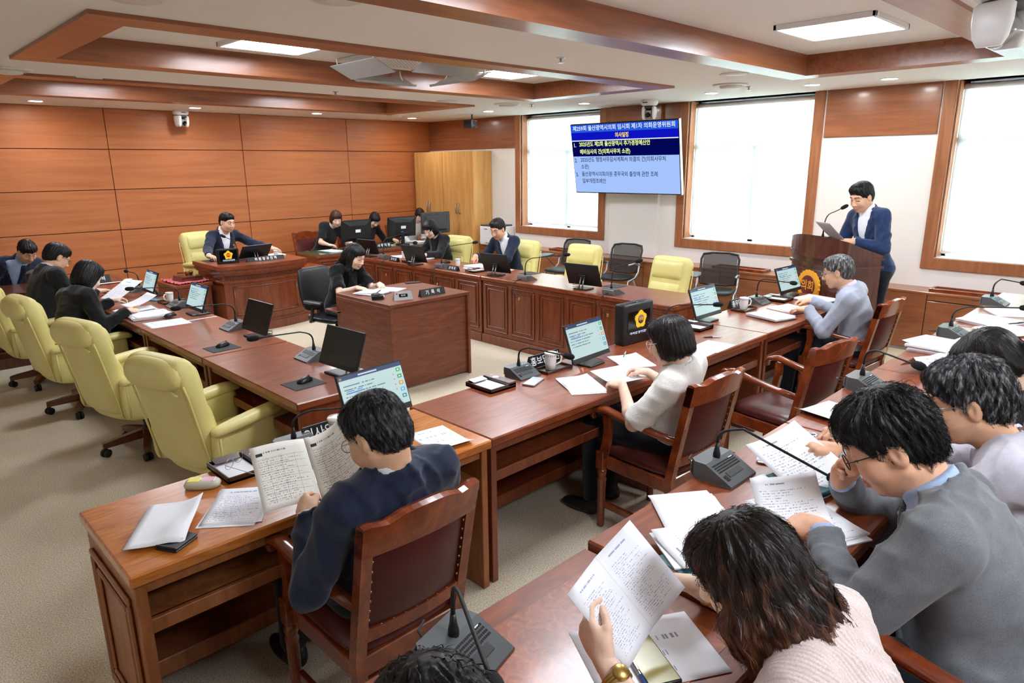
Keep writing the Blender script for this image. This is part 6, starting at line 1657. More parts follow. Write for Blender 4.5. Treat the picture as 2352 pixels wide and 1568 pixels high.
def hair_field(style, rs):
    f = Field(); top = .086
    def face_cut(cy=.112, cz=-.050, rx=.070, ry=.078, rz=.092, k=.015): f.ell((0, cy, cz), (rx, ry, rz), k=k, op='s')
    def below(zfn, k=.012): f.raw(lambda X, Y, Z: Z-zfn(Y)+0*X, k=k, op='s')
    def ridge(amp, nphi, cx=0.0, cy=-.03, wob=3.0, zf=30):
        R = np.random.RandomState(rs); p = R.uniform(0, 6.28, 6)
        def fn(X, Y, Z):
            ph = np.arctan2(X-cx, Y-cy)
            r = np.sqrt((X-cx)**2+(Y-cy)**2)
            m = np.clip(r/.05, 0, 1)
            return -amp*m*(np.sin(nphi*ph+wob*np.sin(zf*Z+p[0])+p[1])*.5+.35*np.sin(nphi*1.9*ph+wob*np.sin(zf*.7*Z+p[2])+p[3])+.3*np.sin(nphi*.43*ph+p[4]+10*Z))
        f.raw(fn, op='a')
    if style in ('short', 'quiff', 'comb', 'crop', 'tousled'):
        v = {'short': 0, 'quiff': .010, 'comb': .004, 'crop': -.005, 'tousled': .010}[style]
        f.ell((0, -.016, .047), (.083+v*.3, .106, .090+v), k=.02)
        f.ell((0, -.050, -.008), (.072, .066, .074), k=.03)
        if style == 'quiff': f.ell((.010, .042, .100), (.058, .044, .034), k=.03)
        elif style == 'comb': f.ell((-.012, .042, .094), (.062, .045, .030), k=.03); f.ell((.05, .03, .07), (.03, .05, .03), k=.03)
        elif style == 'tousled': f.ell((0, .044, .088), (.068, .052, .044), k=.03)
        else: f.ell((0, .040, .086), (.062, .045, .034), k=.03)
        hz = .080 if style in ('quiff', 'crop', 'comb') else .058
        f.raw(lambda X, Y, Z: np.maximum(Z-np.interp(Y, [-.14, -.07, -.035, -.012, .012, .035, .06, .09, .14], [-.074, -.072, -.060, -.028, -.030, -.004, .030, hz, hz])+0*X, -9), k=.012, op='s')
        for sx in (-1, 1): f.ell((sx*.088, -.006, -.012), (.030, .021, .036), k=.008, op='s')
        ridge(.0035 if style != 'tousled' else .006, 26, 0, -.05)
    elif style in ('bob', 'bobshort', 'bobfull'):
        zb = {'bob': -.125, 'bobshort': -.088, 'bobfull': -.118}[style]
        f.ell((0, -.016, .048), (.088, .108, .092), k=.02)
        f.ell((0, -.026, -.030), (.100, .098, .108), k=.04)
        f.ell((0, .052, .078), (.070, .048, .042), k=.03)
        cz = -.062 if style == 'bobfull' else -.055
        face_cut(.120, cz, .058, .088, .098)
        f.raw(lambda X, Y, Z: Z-(zb+.25*np.maximum(0, -Y-.02)*(.4 if style == 'bobshort' else -.1))+0*X, k=.02, op='s')
        ridge(.003, 30, 0, -.02, 2.0, 14)
    elif style == 'long':
        f.ell((0, -.016, .046), (.084, .105, .090), k=.02)
        f.ell((0, -.035, -.03), (.090, .085, .11), k=.04)
        for sx in (-1, 1):
            f.cap((sx*.070, .004, .0), (sx*.088, .028, -.14), .028, .030, k=.04); f.cap((sx*.088, .028, -.14), (sx*.085, .065, -.34), .030, .016, k=.04)
        f.cap((0, -.075, -.02), (0, -.125, -.22), .070, .075, k=.05); f.cap((0, -.125, -.22), (0, -.14, -.36), .075, .04, k=.05)
        f.ell((0, .045, .072), (.062, .046, .036), k=.03)
        face_cut(.115, -.045, .056, .086, .100)
        ridge(.004, 34, 0, -.02, 2.5, 10)
    elif style == 'wave':
        f.ell((0, -.016, .048), (.092, .112, .094), k=.02)
        f.ell((0, -.03, -.045), (.108, .104, .115), k=.05)
        f.ell((0, .050, .078), (.072, .050, .044), k=.03)
        for k in range(16):
            a = pi*(.16+1.68*k/15); f.cap((.098*sin(a), .098*cos(a)-.02, -.075), (.116*sin(a+.12), .112*cos(a+.12)-.03, -.150+.018*sin(k*2.3)), .028, .014, k=.025)
        face_cut(.122, -.060, .058, .085, .100)
        ridge(.006, 22, 0, -.02, 4.0, 26)
    elif style == 'tied':
        f.ell((0, -.016, .044), (.082, .104, .088), k=.02)
        f.ell((0, -.05, -.01), (.074, .068, .078), k=.03)
        f.ell((0, .050, .074), (.062, .044, .034), k=.03)
        f.raw(lambda X, Y, Z: Z-np.interp(Y, [-.14, -.06, -.02, .02, .06, .09, .14], [-.078, -.078, -.04, -.02, .03, .062, .062])+0*X, k=.012, op='s')
        for sx in (-1, 1): f.ell((sx*.088, -.004, -.014), (.030, .020, .034), k=.008, op='s')
        f.ell((0, -.135, -.012), (.026, .022, .026), k=.015); f.cap((0, -.150, -.01), (.0, -.175, .01), .024, .03, k=.02); f.cap((0, -.175, .01), (.0, -.18, -.06), .03, .022, k=.02); f.cap((0, -.18, -.06), (.0, -.15, -.085), .022, .012, k=.02)
        ridge(.0025, 30, 0, -.13, 1.5, 8)
    elif style == 'tiedlow':
        f.ell((0, -.016, .044), (.083, .104, .088), k=.02)
        f.ell((0, -.045, -.02), (.080, .072, .085), k=.03)
        for sx in (-1, 1): f.cap((sx*.068, .02, .03), (sx*.074, .010, -.07), .02, .014, k=.03)
        f.ell((0, .050, .076), (.064, .046, .036), k=.03)
        face_cut(.116, -.050, .058, .082, .098)
        f.cap((0, -.10, -.05), (0, -.12, -.22), .035, .02, k=.04)
        ridge(.003, 30, 0, -.05, 1.5, 8)
    return f

def strands(Vh, Fh, n, seed, L=.06, down=True, crown=(0, -.03, .13), amp=.004, w=.0009):
    """thin ribbons lying over the hair surface, flowing away from the crown"""
    R = np.random.RandomState(seed)
    a = Vh[Fh[:, 0]]; b = Vh[Fh[:, 1]]; c = Vh[Fh[:, 2]]
    cen = (a+b+c+Vh[Fh[:, 3]])/4; nor = np.cross(c-a, Vh[Fh[:, 3]]-b); nor /= np.maximum(np.linalg.norm(nor, axis=1, keepdims=True), 1e-9)
    pick = R.randint(0, len(cen), n); p = cen[pick].copy(); nn = nor[pick]; K = 6
    pts = [p+nn*.0005]; cr = np.array(crown)
    for k in range(K-1):
        d = p-cr; d = d-nn*(d*nn).sum(1, keepdims=True); d /= np.maximum(np.linalg.norm(d, axis=1, keepdims=True), 1e-6)
        if down: d = d*.8+np.array([0, 0, -.5]); d = d-nn*(d*nn).sum(1, keepdims=True)*.9; d /= np.maximum(np.linalg.norm(d, axis=1, keepdims=True), 1e-6)
        d = d+R.normal(scale=.16, size=d.shape)
        p = p+d*(L/K)
        # stay near the surface: follow the nearest of a random subset of face centres
        sub = R.randint(0, len(cen), 700)
        dist = ((p[:, None, :]-cen[sub][None])**2).sum(2); j = sub[dist.argmin(1)]
        nn = nor[j]; off = ((p-cen[j])*nn).sum(1, keepdims=True); p = p-nn*(off-amp*R.uniform(.2, 1.0, (n, 1)))*.8
        pts.append(p.copy())
    P = np.stack(pts, 1); side = np.cross(P[:, 1]-P[:, 0], nn); side /= np.maximum(np.linalg.norm(side, axis=1, keepdims=True), 1e-9)
    ww = w*np.array([.6, 1, 1, .9, .7, .15])
    A = P+side[:, None, :]*ww[None, :, None]; B = P-side[:, None, :]*ww[None, :, None]
    V = np.concatenate([A.reshape(-1, 3), B.reshape(-1, 3)]); N0 = n*K; F = []
    base = np.arange(n)*K
    for k in range(K-1): F.append(np.stack([base+k, base+k+1, N0+base+k+1, N0+base+k], 1))
    return V, np.concatenate(F)

def build_hand(side, s, h, curl=(20, 30, 20), spread=4, thumb=(35, 20, 15), wr=.026, fore=(0, -1, 0)):
    """hand-local: wrist at 0, fingers +y, back of hand +z. side +1 left, -1 right (thumb at +x*side)"""
    f = Field()
    f.cap(tuple(np.array(fore)*.06), (0, .0, 0), wr, wr*.92, k=.01); f.cap((0, 0, 0), (0, .03, 0), wr*.92, wr*.8, k=.015)
    f.ell((side*.002, .048, 0), (.039, .050, .0155), k=.02); f.ell((side*.022, .032, -.008), (.019, .030, .014), k=.02); f.ell((-side*.026, .04, -.006), (.013, .034, .013), k=.02)
    bx = (.029, .010, -.010, -.028); by = (.086, .093, .088, .076); Ls = (.070, .078, .072, .056); rr = (.0088, .0090, .0086, .0076)
    for i in range(4):
        c = curl[i] if isinstance(curl[0], tuple) else curl
        p = V3(side*bx[i], by[i], 0.001); a = radians(spread*(1.5-i))*side; ang = 0
        f.cap((side*bx[i]*.8, by[i]-.04, 0), p, rr[i]*1.15, rr[i]*1.05, k=.012)
        for j, q in enumerate((.46, .30, .24)):
            ang += radians(c[j]); d = V3(sin(a)*cos(ang), cos(a)*cos(ang), -sin(ang)); e = p+d*Ls[i]*q
            f.cap(p, e, rr[i]*(1-.07*j), rr[i]*(.93-.07*j), k=.0035); p = e
    p = V3(side*.026, .018, -.006); a0, a1, a2 = [radians(v) for v in thumb]
    d = V3(side*sin(a0), cos(a0), -.35); d = nrm(d)
    for j, (L, r) in enumerate(((.042, .0135), (.032, .0108), (.026, .0096))):
        e = p+d*L; f.cap(p, e, r, r*.92, k=.012 if j == 0 else .004); p = e
        d = nrm(d+V3(-side*sin(a1 if j == 0 else a2), .15, -.25*sin(a1)))
    V, F = f.mesh(h/s); return V*s, F

def ik(S, W, a, b, pole):
    d = W-S; L = np.linalg.norm(d); L = min(L, (a+b)*.995); n = nrm(d); x = (a*a-b*b+L*L)/(2*L); hh = sqrt(max(a*a-x*x, 0))
    p = np.asarray(pole, float); p = p-n*(p@n); return S+n*x+nrm(p)*hh

def person(label, loc, heading, head, hyaw=0, hpitch=20, hroll=0, s=.93, female=False, skin='skin_m', style='short', hair='hair_black', hseed=1,
           top='suit', tc='suit_navy', shirt='shirt_white', tr='trouser_dark', hands=(), res=(.012, .005, .0045), seat=.47, glasses=None, belly=0.0, bulk=1.0,
           stand=False, hunch=.05, nstr=250, age=0.0, shoulder=1.0, legs=True, pin=False, z0=0.0, strand_w=.0009, tall=0.0, collar=True, extra=None):
    rz = radians(heading-90); c0, s0 = cos(rz), sin(rz)
    Rw = np.array([[c0, -s0, 0], [s0, c0, 0], [0, 0, 1.]]); O = np.array([loc[0], loc[1], z0])
    L = lambda p: Rw.T @ (np.array(p, float)-O)
    D = lambda v: Rw.T @ np.array(v, float)
    root = thing('person', label, 'person', (loc[0], loc[1], z0), rz)
    Hc = L(head)
    fy, fp, fr = radians(hyaw), radians(hpitch), radians(hroll)
    fwd = V3(-sin(fy)*cos(fp), cos(fy)*cos(fp), -sin(fp)); HF = frame(fwd, V3(sin(fr), 0, 1))
    pel = V3(0, -.03, .92*s) if stand else V3(0, -.04, seat+.075)
    dn = nrm(pel-Hc); NB = Hc+dn*.122*s+HF @ V3(0, -.030, -.022)*s
    if not stand: NB = NB+V3(0, -.02, 0)
    back = V3(0, -1, .15); C = (pel+NB)/2+back*hunch
    sp = lambda t: pel*(1-t)**2+2*C*t*(1-t)+NB*t*t
    tg = lambda t: nrm((C-pel)*(1-t)+(NB-C)*t)
    def TF(t): u = tg(t); f_ = nrm(np.cross(u, V3(1, 0, 0))); f_ = f_ if f_[1] > 0 else -f_; r = np.cross(f_, u); return np.stack([r, f_, u], 1)
    sw = (.150 if female else .172)*s*shoulder*bulk; F8 = TF(.85)
    Sh = {+1: NB+F8 @ V3(-sw, -.004, -.052*s), -1: NB+F8 @ V3(sw, -.004, -.052*s)}       # +1 left, -1 right
    ua, fa = .285*s, .245*s
    arms = {}
    for hd in hands:
        sd = hd['side']; Wp = L(hd['at']); S_ = Sh[sd]
        dv = Wp-S_; mx = (ua+fa)*.99
        if np.linalg.norm(dv) > mx: Wp = S_+nrm(dv)*mx
        E = ik(S_, Wp, ua, fa, D(hd['pole']) if 'pole' in hd else V3(-sd*.5, -.35, -1.0))
        arms[sd] = (S_, E, Wp, hd)
    for sd in (1, -1):
        if sd not in arms:
            S_ = Sh[sd]; Wp = V3(-sd*.12, .26, seat+.14) if not stand else V3(-sd*.22, .02, pel[2]-.05)
            E = ik(S_, Wp, ua, fa, V3(-sd*.6, -.5, -.6)); arms[sd] = (S_, E, Wp, {'side': sd, 'pose': 'rest'})
    # ------------ skin: one body mesh
    parts = []
    hl = HF.T @ (NB-Hc)/s
    parts.append(build_head(hl+V3(0, 0, -.02), s, res[1], female, age=age)); V, Fq, tn = parts[0]; parts[0] = (V @ HF.T+Hc, Fq, tn)
    core = Field()
    for a in (0, .25, .5, .75): core.cap(sp(a), sp(a+.25), .06*s, .06*s, k=.03)
    short = top in ('short', 'blouse', 'tee')
    for sd in (1, -1):
        S_, E, Wp, hd = arms[sd]; core.cap(NB, S_, .04*s, .045*s, k=.03)
        if short: continue
        core.cap(S_, E, .040*s, .034*s, k=.02); core.cap(E, Wp, .034*s, .024*s, k=.02)
    V, Fq = core.mesh(.014); parts.append((V, Fq, np.ones((len(V), 3))))
    for sd in (1, -1):
        S_, E, Wp, hd = arms[sd]
        if short:
            af = Field(); fem = .9 if female else 1.0; m_ = E+(Wp-E)*.3
            af.cap(S_, E, .050*s*fem, .040*s*fem, k=.02); af.cap(E, m_, .039*s*fem, .041*s*fem, k=.02); af.cap(m_, Wp, .041*s*fem, .027*s*fem, k=.02)
            V, Fq = af.mesh(res[2]*2.0); parts.append((V, Fq, np.ones((len(V), 3))))
        if hd.get('hide'): continue
        fdir = D(hd['dir']) if 'dir' in hd else nrm(Wp-E)
        nor = D(hd['nor']) if 'nor' in hd else V3(-sd*.3, 0, 1)
        HFm = frame(fdir, nor)
        cu, th = {'rest': ((20, 30, 20), (6, 8, 8)), 'flat': ((6, 8, 5), (26, 10, 8)), 'grip': ((48, 62, 35), (28, 40, 30)), 'fist': ((78, 92, 45), (20, 60, 45)), 'hold': (((30, 38, 20), (42, 50, 28), (55, 60, 30), (62, 66, 32)), (30, 34, 26)),
                  'pen': (((38, 48, 22), (48, 56, 26), (62, 70, 34), (70, 76, 36)), (24, 44, 30))}[hd.get('pose', 'rest')]
        hs = s*(.90 if female else .98)
        V, Fq = build_hand(sd, hs, res[2], cu, 4, th, .024 if female else .028, HFm.T @ nrm(E-Wp)); V = V @ HFm.T+Wp
        parts.append((V, Fq, np.ones((len(V), 3))))
    if 'bareleg' in (extra or {}):
        pass
    VV = []; FF = []; TT = []; o = 0
    for V, Fq, tn in parts: VV.append(V); FF.append(Fq+o); TT.append(tn); o += len(V)
    np_mesh('body', np.concatenate(VV), np.concatenate(FF), skin, root, np.concatenate(TT))
    # ------------ hair
    hf = hair_field(style, hseed); V, Fq = hf.mesh(max(res[1], .0042)/s)
    if nstr:
        Vs, Fs = strands(V, Fq, nstr, hseed, L=.07 if style in ('bob', 'bobfull', 'wave', 'long') else .045, w=strand_w)
        V2 = np.concatenate([V, Vs]); F2 = np.concatenate([Fq, Fs+len(V)])
    else: V2, F2 = V, Fq
    np_mesh('hair', (V2*s) @ HF.T+Hc, F2, hair, root)
    # ------------ clothes
    c = .014; bm = bulk; g = Field(); torso = Field()
    fold = fold_fn(hseed*7+3, (.0125 if top in ('suit', 'shirt') else .008) if res[0] < .0105 else .008, (.05, .12))
    def torso_prims(f, c, low=True):
        F6 = TF(.66); F3 = TF(.33); wd = .92 if female else 1.0
        f.ell(sp(.66)+F6 @ V3(0, .012, 0), (.152*s*bm*wd+c, .100*s*bm+c, .18*s+c), F6, k=.05)
        f.ell(sp(.35)+F3 @ V3(0, .014+belly*.5, 0), (.140*s*bm*wd+c, (.098+belly)*s*bm+c, .17*s+c), F3, k=.06)
        if female: f.ell(sp(.62)+F6 @ V3(0, .075*s, 0), (.115*s+c, .05*s+c, .06*s+c), F6, k=.05)
        f.cap(sp(.88)+F8 @ V3(-sw*.72, 0, 0), sp(.88)+F8 @ V3(sw*.72, 0, 0), .052*s+c, k=.06)
        f.cap(NB+F8 @ V3(0, -.012*s, -.01*s), NB+F8 @ V3(-sw*.8, 0, -.03*s), .044*s+c, .040*s+c, k=.04); f.cap(NB+F8 @ V3(0, -.012*s, -.01*s), NB+F8 @ V3(sw*.8, 0, -.03*s), .044*s+c, .040*s+c, k=.04)
        if low: f.ell(pel+V3(0, .0, .02), (.160*s*bm+c, .120*s*bm+c, .125*s+c), k=.06)
    torso_prims(g, c)
    def sleeve(f, sd, c, upto=1.0, frac_cut=None):
        S_, E, Wp, hd = arms[sd]
        f.ell(S_, (.050*s+c, .052*s+c, .052*s+c), k=.04)
        if frac_cut: f.cap(S_, S_+(E-S_)*frac_cut, .050*s*bm+c, .050*s*bm+c+.006, k=.022, cut1=True); return
        f.cap(S_, E, .052*s*bm+c, .043*s*bm+c, k=.022)
        dv = Wp-E; We = E+dv*upto; f.cap(E, We, .043*s*bm+c, .031*s+c, k=.02, cut1=True)
    for sd in (1, -1):
        if short: sleeve(g, sd, .013 if top != 'blouse' else .016, frac_cut=.80 if top != 'blouse' else .95)
        else: sleeve(g, sd, c, .985 if top == 'suit' else .97)
    if top == 'suit': g.cap(NB-nrm(Hc-NB)*.02+F8 @ V3(0, -.01, 0), NB+nrm(Hc-NB)*.034+F8 @ V3(0, -.012, 0), .086*s, .080*s, k=.015, cut1=True)
    if top in ('blouse', 'shirt'): g.cap(NB-nrm(Hc-NB)*.02, NB+nrm(Hc-NB)*.008, .080*s, .074*s, k=.02, cut1=True)
    g.raw(fold, op='a')
    tF = TF(.7); n0 = sp(.62)
    if top in ('suit', 'vneck', 'blouse'):
        vb, vt, wv = (.40, 1.0, .075) if top == 'suit' else ((.72, 1.0, .055) if top == 'short' else (.85, 1.0, .05))
        b0, b1 = sp(vb), NB
        axis = nrm(b1-b0); Lv = np.linalg.norm(b1-b0); rt = V3(1, 0, 0); fw = nrm(np.cross(axis, rt)); fw = fw if fw[1] > 0 else -fw
        def vfn(X, Y, Z):
            u = ((X-b0[0])*axis[0]+(Y-b0[1])*axis[1]+(Z-b0[2])*axis[2])/Lv; xx = X+0*Y+0*Z; ff = (X-b0[0])*fw[0]+(Y-b0[1])*fw[1]+(Z-b0[2])*fw[2]
            return np.maximum(np.maximum(np.abs(xx)-wv*s*np.clip(u, 0, 1.15)**.8, -u*Lv), np.maximum(.02-ff, ff-.17))
        if top == 'suit':
            def lap(X, Y, Z):
                u = ((X-b0[0])*axis[0]+(Y-b0[1])*axis[1]+(Z-b0[2])*axis[2])/Lv; ff = (X-b0[0])*fw[0]+(Y-b0[1])*fw[1]+(Z-b0[2])*fw[2]
                w0 = wv*s*np.clip(u, 0, 1.15)**.8; dx = np.abs(X)-w0; wl = .055*s*np.clip(u*1.6, 0, 1)*np.clip((1.05-u)*6, .35, 1)
                return np.where((dx < wl) & (dx > -.03) & (ff > 0) & (u > 0) & (u < 1.1), -.007, 0.0)
            g.raw(lap, op='a')
        g.raw(vfn, k=.004, op='s')
    g.cap(NB+tg(1)*-.02, NB+nrm(Hc-NB)*.12, (.064 if not female else .054)*s+(.008 if top != 'tee' else .002), .070*s+.008, k=.005, op='s')
    V, Fq = g.mesh(res[0]); np_mesh({'suit': 'jacket', 'shirt': 'shirt', 'blouse': 'blouse', 'short': 'jacket', 'knit': 'sweater', 'tee': 'sweater', 'vneck': 'cardigan'}[top], V, Fq, tc, root)
    nd = nrm(Hc-NB)
    if top in ('suit', 'short', 'vneck') and shirt:
        f = Field(); torso_prims(f, .002, low=False)
        if top == 'suit' and collar:
            f.cap(NB-nd*.01+F8 @ V3(0, -.006, 0), NB+nd*.054+F8 @ V3(0, -.010, 0), .072*s, .0685*s, k=.004, cut1=True)
            for sd in (1, -1):
                S_, E, Wp, hd = arms[sd]; dv = nrm(Wp-E); f.cap(Wp-dv*.05, Wp+dv*.007, .031*s+.004, .031*s+.004, k=.002, cut1=True, cut0=True)
        elif top == 'suit': f.cap(NB-nd*.02, NB+nd*.0, .06*s, .056*s, k=.004)
        V, Fq = f.mesh(max(res[0]*.8, .007)); np_mesh('shirt', V, Fq, shirt, root)
    elif top in ('shirt', 'blouse') and collar:
        f = Field(); f.cap(NB-nd*.012, NB+nd*.032, .072*s, .064*s, k=.004, cut1=True); f.cap(NB-nd*.02, NB+nd*.06, .058*s, .056*s, k=.002, op='s'); V, Fq = f.mesh(.006); np_mesh('collar', V, Fq, tc, root)
    # ------------ trousers and shoes
    if legs:
        f = Field(); f.ell(pel, (.160*s*bm+.006, .125*s+.006, .11*s+.006), k=.05); fe = Field()
        for sx in (-1, 1):
            if stand: kn = V3(sx*.10*s, .03, .50*s); an = V3(sx*.11*s, -.02, .09)
            else: kn = V3(sx*.10*s, .40*s, seat+.06); an = V3(sx*.11*s, .40*s+(extra or {}).get('foot', .02), .09)
            hp = pel+V3(sx*.085*s, .02, -.02)
            f.cap(hp, kn, .082*s+.008, .060*s+.008, k=.03); f.cap(kn, an, .058*s+.008, .050*s, k=.03, cut1=True)
            fe = Field(); fe.ell(an+V3(0, .06, -.052), (.045, .125, .036), k=.02); fe.ell(an+V3(0, -.01, -.03), (.042, .05, .055), k=.02)
            V, Fq = fe.mesh(.012); np_mesh('shoe', V, Fq, 'black_leather', root)
        V, Fq = f.mesh(.015); np_mesh('trousers', V, Fq, tr, root)
    # ------------ spectacles
    if glasses:
        M4 = Matrix.Identity(4)
        for i in range(3):
            for j in range(3): M4[i][j] = HF[i, j]*s
            M4[i][3] = Hc[i]
        b = MB()
        for sx in (-1, 1):
            b.tube([M4 @ Vector((sx*.033+.0235*cos(a), .107-.05*max(0, abs(sx*.033+.0235*cos(a))-.03), .008+.019*sin(a))) for a in [2*pi*k/22 for k in range(22)]], .0016, 6, closed=True)
            b.tube([M4 @ Vector(p) for p in ((sx*.056, .104, .014), (sx*.071, .085, .016), (sx*.078, .03, .014), (sx*.080, -.012, .010), (sx*.078, -.024, -.012))], .0015, 6)
        b.tube([M4 @ Vector(p) for p in ((-.010, .112, .012), (0, .115, .014), (.010, .112, .012))], .0014, 6)
        b.build('glasses', glasses, root)
    for (sd, mt, off, wd) in (extra or {}).get('bands', ()):
        S_, E, Wp, hd = arms[sd]; dv = nrm(Wp-E); q = Wp-dv*off; rr = (.031 if female else .036)*s
        u = nrm(np.cross(dv, V3(0, 0, 1))); w_ = np.cross(dv, u)
        b = MB()
        for k in range(3): b.tube([tuple(q+dv*(k-1)*wd*.5+(u*cos(a)+w_*sin(a))*rr) for a in [2*pi*i/20 for i in range(20)]], wd*.32, 6, closed=True)
        b.lathe([(.016, -.003), (.017, .002), (.014, .006)], 18, M=Matrix.Translation(Vector(q+nrm(V3(0, 0, 1)-dv*dv[2])*(rr+.002))) @ Vector(nrm(V3(0, 0, 1)-dv*dv[2])).to_track_quat('Z', 'Y').to_matrix().to_4x4())
        b.build('wristwatch', mt, root)
    if pin:
        q = sp(.72)+TF(.72) @ V3(-.085*s, .105*s+.02, 0)
        MB().lathe([(.009, -.006), (.009, .006), (.004, .008)], 10, tuple(q), M=None).build('lapel_pin', 'gold', root)
    return root, dict(Hc=Hc, HF=HF, NB=NB, arms=arms, Rw=Rw, O=O, s=s, sp=sp, TF=TF)
# ================================================================ the people
FAR = (.013, .0052, .005); MID = (.011, .0048, .0042); NEAR = (.0085, .0042, .0036)
LFT, RGT = 1, -1
person('man in a dark navy suit and white shirt sitting at the dais', (3.55, 9.02), -80, (3.60, 8.85, 1.22), hyaw=6, hpitch=14, s=.96, top='suit', tc='suit_navy', style='crop', res=FAR, pin=True, skin='skin_m',
       hands=[dict(side=LFT, at=(4.08, 8.62, .86), dir=(.9, -.3, -.25), nor=(.1, -.2, 1), pose='rest'), dict(side=RGT, at=(3.20, 8.52, .86), dir=(.2, -1, -.1), nor=(0, 0, 1), pose='rest')], hunch=.02, seat=.52)
person('woman with short brown hair in a black jacket writing at the staff desk', (5.30, 9.62), -98, (5.47, 9.36, 1.13), hyaw=-8, hpitch=24, s=.92, female=True, skin='skin_f', style='bobshort', hair='hair_brown', top='short', tc='suit_black', shirt='navy_top', res=FAR,
       hands=[dict(side=RGT, at=(5.22, 9.20, .77), dir=(.6, -.6, -.1), nor=(0, -.1, 1), pose='rest'), dict(side=LFT, at=(5.60, 9.20, .78), dir=(-.3, -.8, -.3), nor=(.3, 0, .9), pose='pen')])
person('woman with long black hair bending over papers at the staff desk', (6.05, 9.62), -88, (6.16, 9.36, 1.08), hyaw=-12, hpitch=48, s=.90, female=True, skin='skin_f', style='tiedlow', hair='hair_black', top='knit', tc='knit_black', res=FAR,
       hands=[dict(side=LFT, at=(6.42, 9.24, .75), dir=(.1, -1, -.1), nor=(0, 0, 1), pose='rest')])
person('woman with black hair half hidden behind a monitor at the staff desk', (7.02, 9.68), -92, (7.12, 9.45, 1.09), hyaw=-20, hpitch=35, s=.90, female=True, skin='skin_f', style='tiedlow', hair='hair_black', hseed=4, top='knit', tc='shirt_white', res=FAR)
person('woman in glasses with a pink scarf and black jacket at the right row', (5.82, 7.22), 186, (5.62, 7.24, 1.09), hyaw=4, hpitch=30, s=.92, female=True, skin='skin_f', style='bob', hair='hair_black', hseed=5, top='suit', tc='suit_black', shirt='knit_black', glasses='steel', collar=False, res=FAR, pin=True,
       hands=[dict(side=RGT, at=(5.40, 7.36, .79), dir=(-.8, -.3, -.2), nor=(0, .3, 1), pose='pen'), dict(side=LFT, at=(5.36, 7.02, .79), dir=(-.9, .3, -.1), nor=(0, 0, 1), pose='rest')])
person('man in glasses and dark blue suit turning pages at the right row', (5.98, 6.08), 188, (5.78, 6.11, 1.14), hyaw=2, hpitch=24, s=.95, skin='skin_red', style='quiff', hair='hair_dark', hseed=6, top='suit', tc='suit_navy', glasses='steel', res=FAR, pin=True,
       hands=[dict(side=RGT, at=(5.52, 6.24, .82), dir=(-.7, -.3, -.4), nor=(-.2, .2, 1), pose='hold'), dict(side=LFT, at=(5.50, 5.92, .78), dir=(-.9, .3, 0), nor=(0, 0, 1), pose='rest')])
person('young woman with long black hair in a black dress at the recorder desk', (3.46, 5.93), -84, (3.53, 5.74, 1.06), hyaw=10, hpitch=24, s=.93, female=True, skin='skin_f', style='long', hair='hair_black', hseed=7, top='short', tc='knit_black', shirt=None, res=MID, nstr=500,
       hands=[dict(side=RGT, at=(3.36, 5.46, .81), dir=(.4, -.9, -.1), nor=(0, 0, 1), pose='rest'), dict(side=LFT, at=(3.62, 5.48, .81), dir=(-.3, -.9, -.15), nor=(0, 0, 1), pose='rest')])
person('man in a navy suit reading with bowed head behind the rear left desk', (1.25, 9.0), -82, (1.41, 8.72, 1.06), hyaw=4, hpitch=40, s=.92, skin='skin_m', style='tousled', hair='hair_black', hseed=8, top='suit', tc='suit_navy', shirt='shirt_blue', res=FAR,
       hands=[dict(side=LFT, at=(1.62, 8.62, .79), dir=(-.3, -.9, 0), nor=(0, 0, 1), pose='rest')])
person('man in a black suit and dark-rimmed glasses bending over his desk in the left row', (1.24, 7.30), 12, (1.42, 7.44, 1.11), hyaw=0, hpitch=36, s=1.0, skin='skin_m', style='short', hair='hair_black', hseed=9, top='suit', tc='suit_black', glasses='black_plastic', bulk=1.12, res=MID, nstr=400,
       hands=[dict(side=LFT, at=(1.60, 7.62, .82), dir=(.6, -.4, -.3), nor=(-.2, .3, 1), pose='pen'), dict(side=RGT, at=(1.66, 7.28, .78), dir=(.9, .2, 0), nor=(0, 0, 1), pose='rest')])
person('woman with a black bob and black cardigan leafing through papers in the left row', (1.22, 6.20), 18, (1.40, 6.33, 1.055), hyaw=6, hpitch=34, s=.95, female=True, skin='skin_f', style='bobfull', hair='hair_black', hseed=10, top='knit', tc='knit_black', res=MID, nstr=500,
       hands=[dict(side=LFT, at=(1.60, 6.52, .80), dir=(.8, -.3, .1), nor=(-.3, .4, .9), pose='hold'), dict(side=RGT, at=(1.58, 6.02, .79), dir=(.8, .5, -.1), nor=(0, -.2, 1), pose='pen')])
sheet('document page lifted by the woman with the black bob', 1.76, 6.30, T+.045, -88, .22, .28, 'p_blank', lambda u, v: (0, -.05*v, .075*v*v), group='held papers')
sheet('printed page held up between the two people of the left row', 1.80, 7.05, T+.06, -60, .26, .34, 'p_text2', None, group='held papers', tilt=(radians(28), 0, radians(-72)))
pen('orange pencil in the hand of the woman with the bob', 1.62, 6.05, .80, 25, 'yellow_pencil', 'yellow_pencil')
pen('orange pencil in the hand of the pink-scarfed woman', 5.36, 7.33, .80, 20, 'yellow_pencil', 'yellow_pencil')
person('man in a blue suit standing and reading at the lectern', (6.84, 2.14), 148, (6.71, 2.27, 1.585), hyaw=10, hpitch=24, s=1.0, skin='skin_m', style='quiff', hair='hair_black', hseed=11, top='suit', tc='suit_blue', stand=True, res=MID, nstr=500, hunch=.02, bulk=1.05,
       hands=[dict(side=LFT, at=(6.56, 2.24, 1.20), dir=(-.8, .5, .1), nor=(-.2, -.3, 1), pose='hold'), dict(side=RGT, at=(6.66, 2.50, 1.20), dir=(-.8, .5, .1), nor=(-.2, .3, 1), pose='hold')])
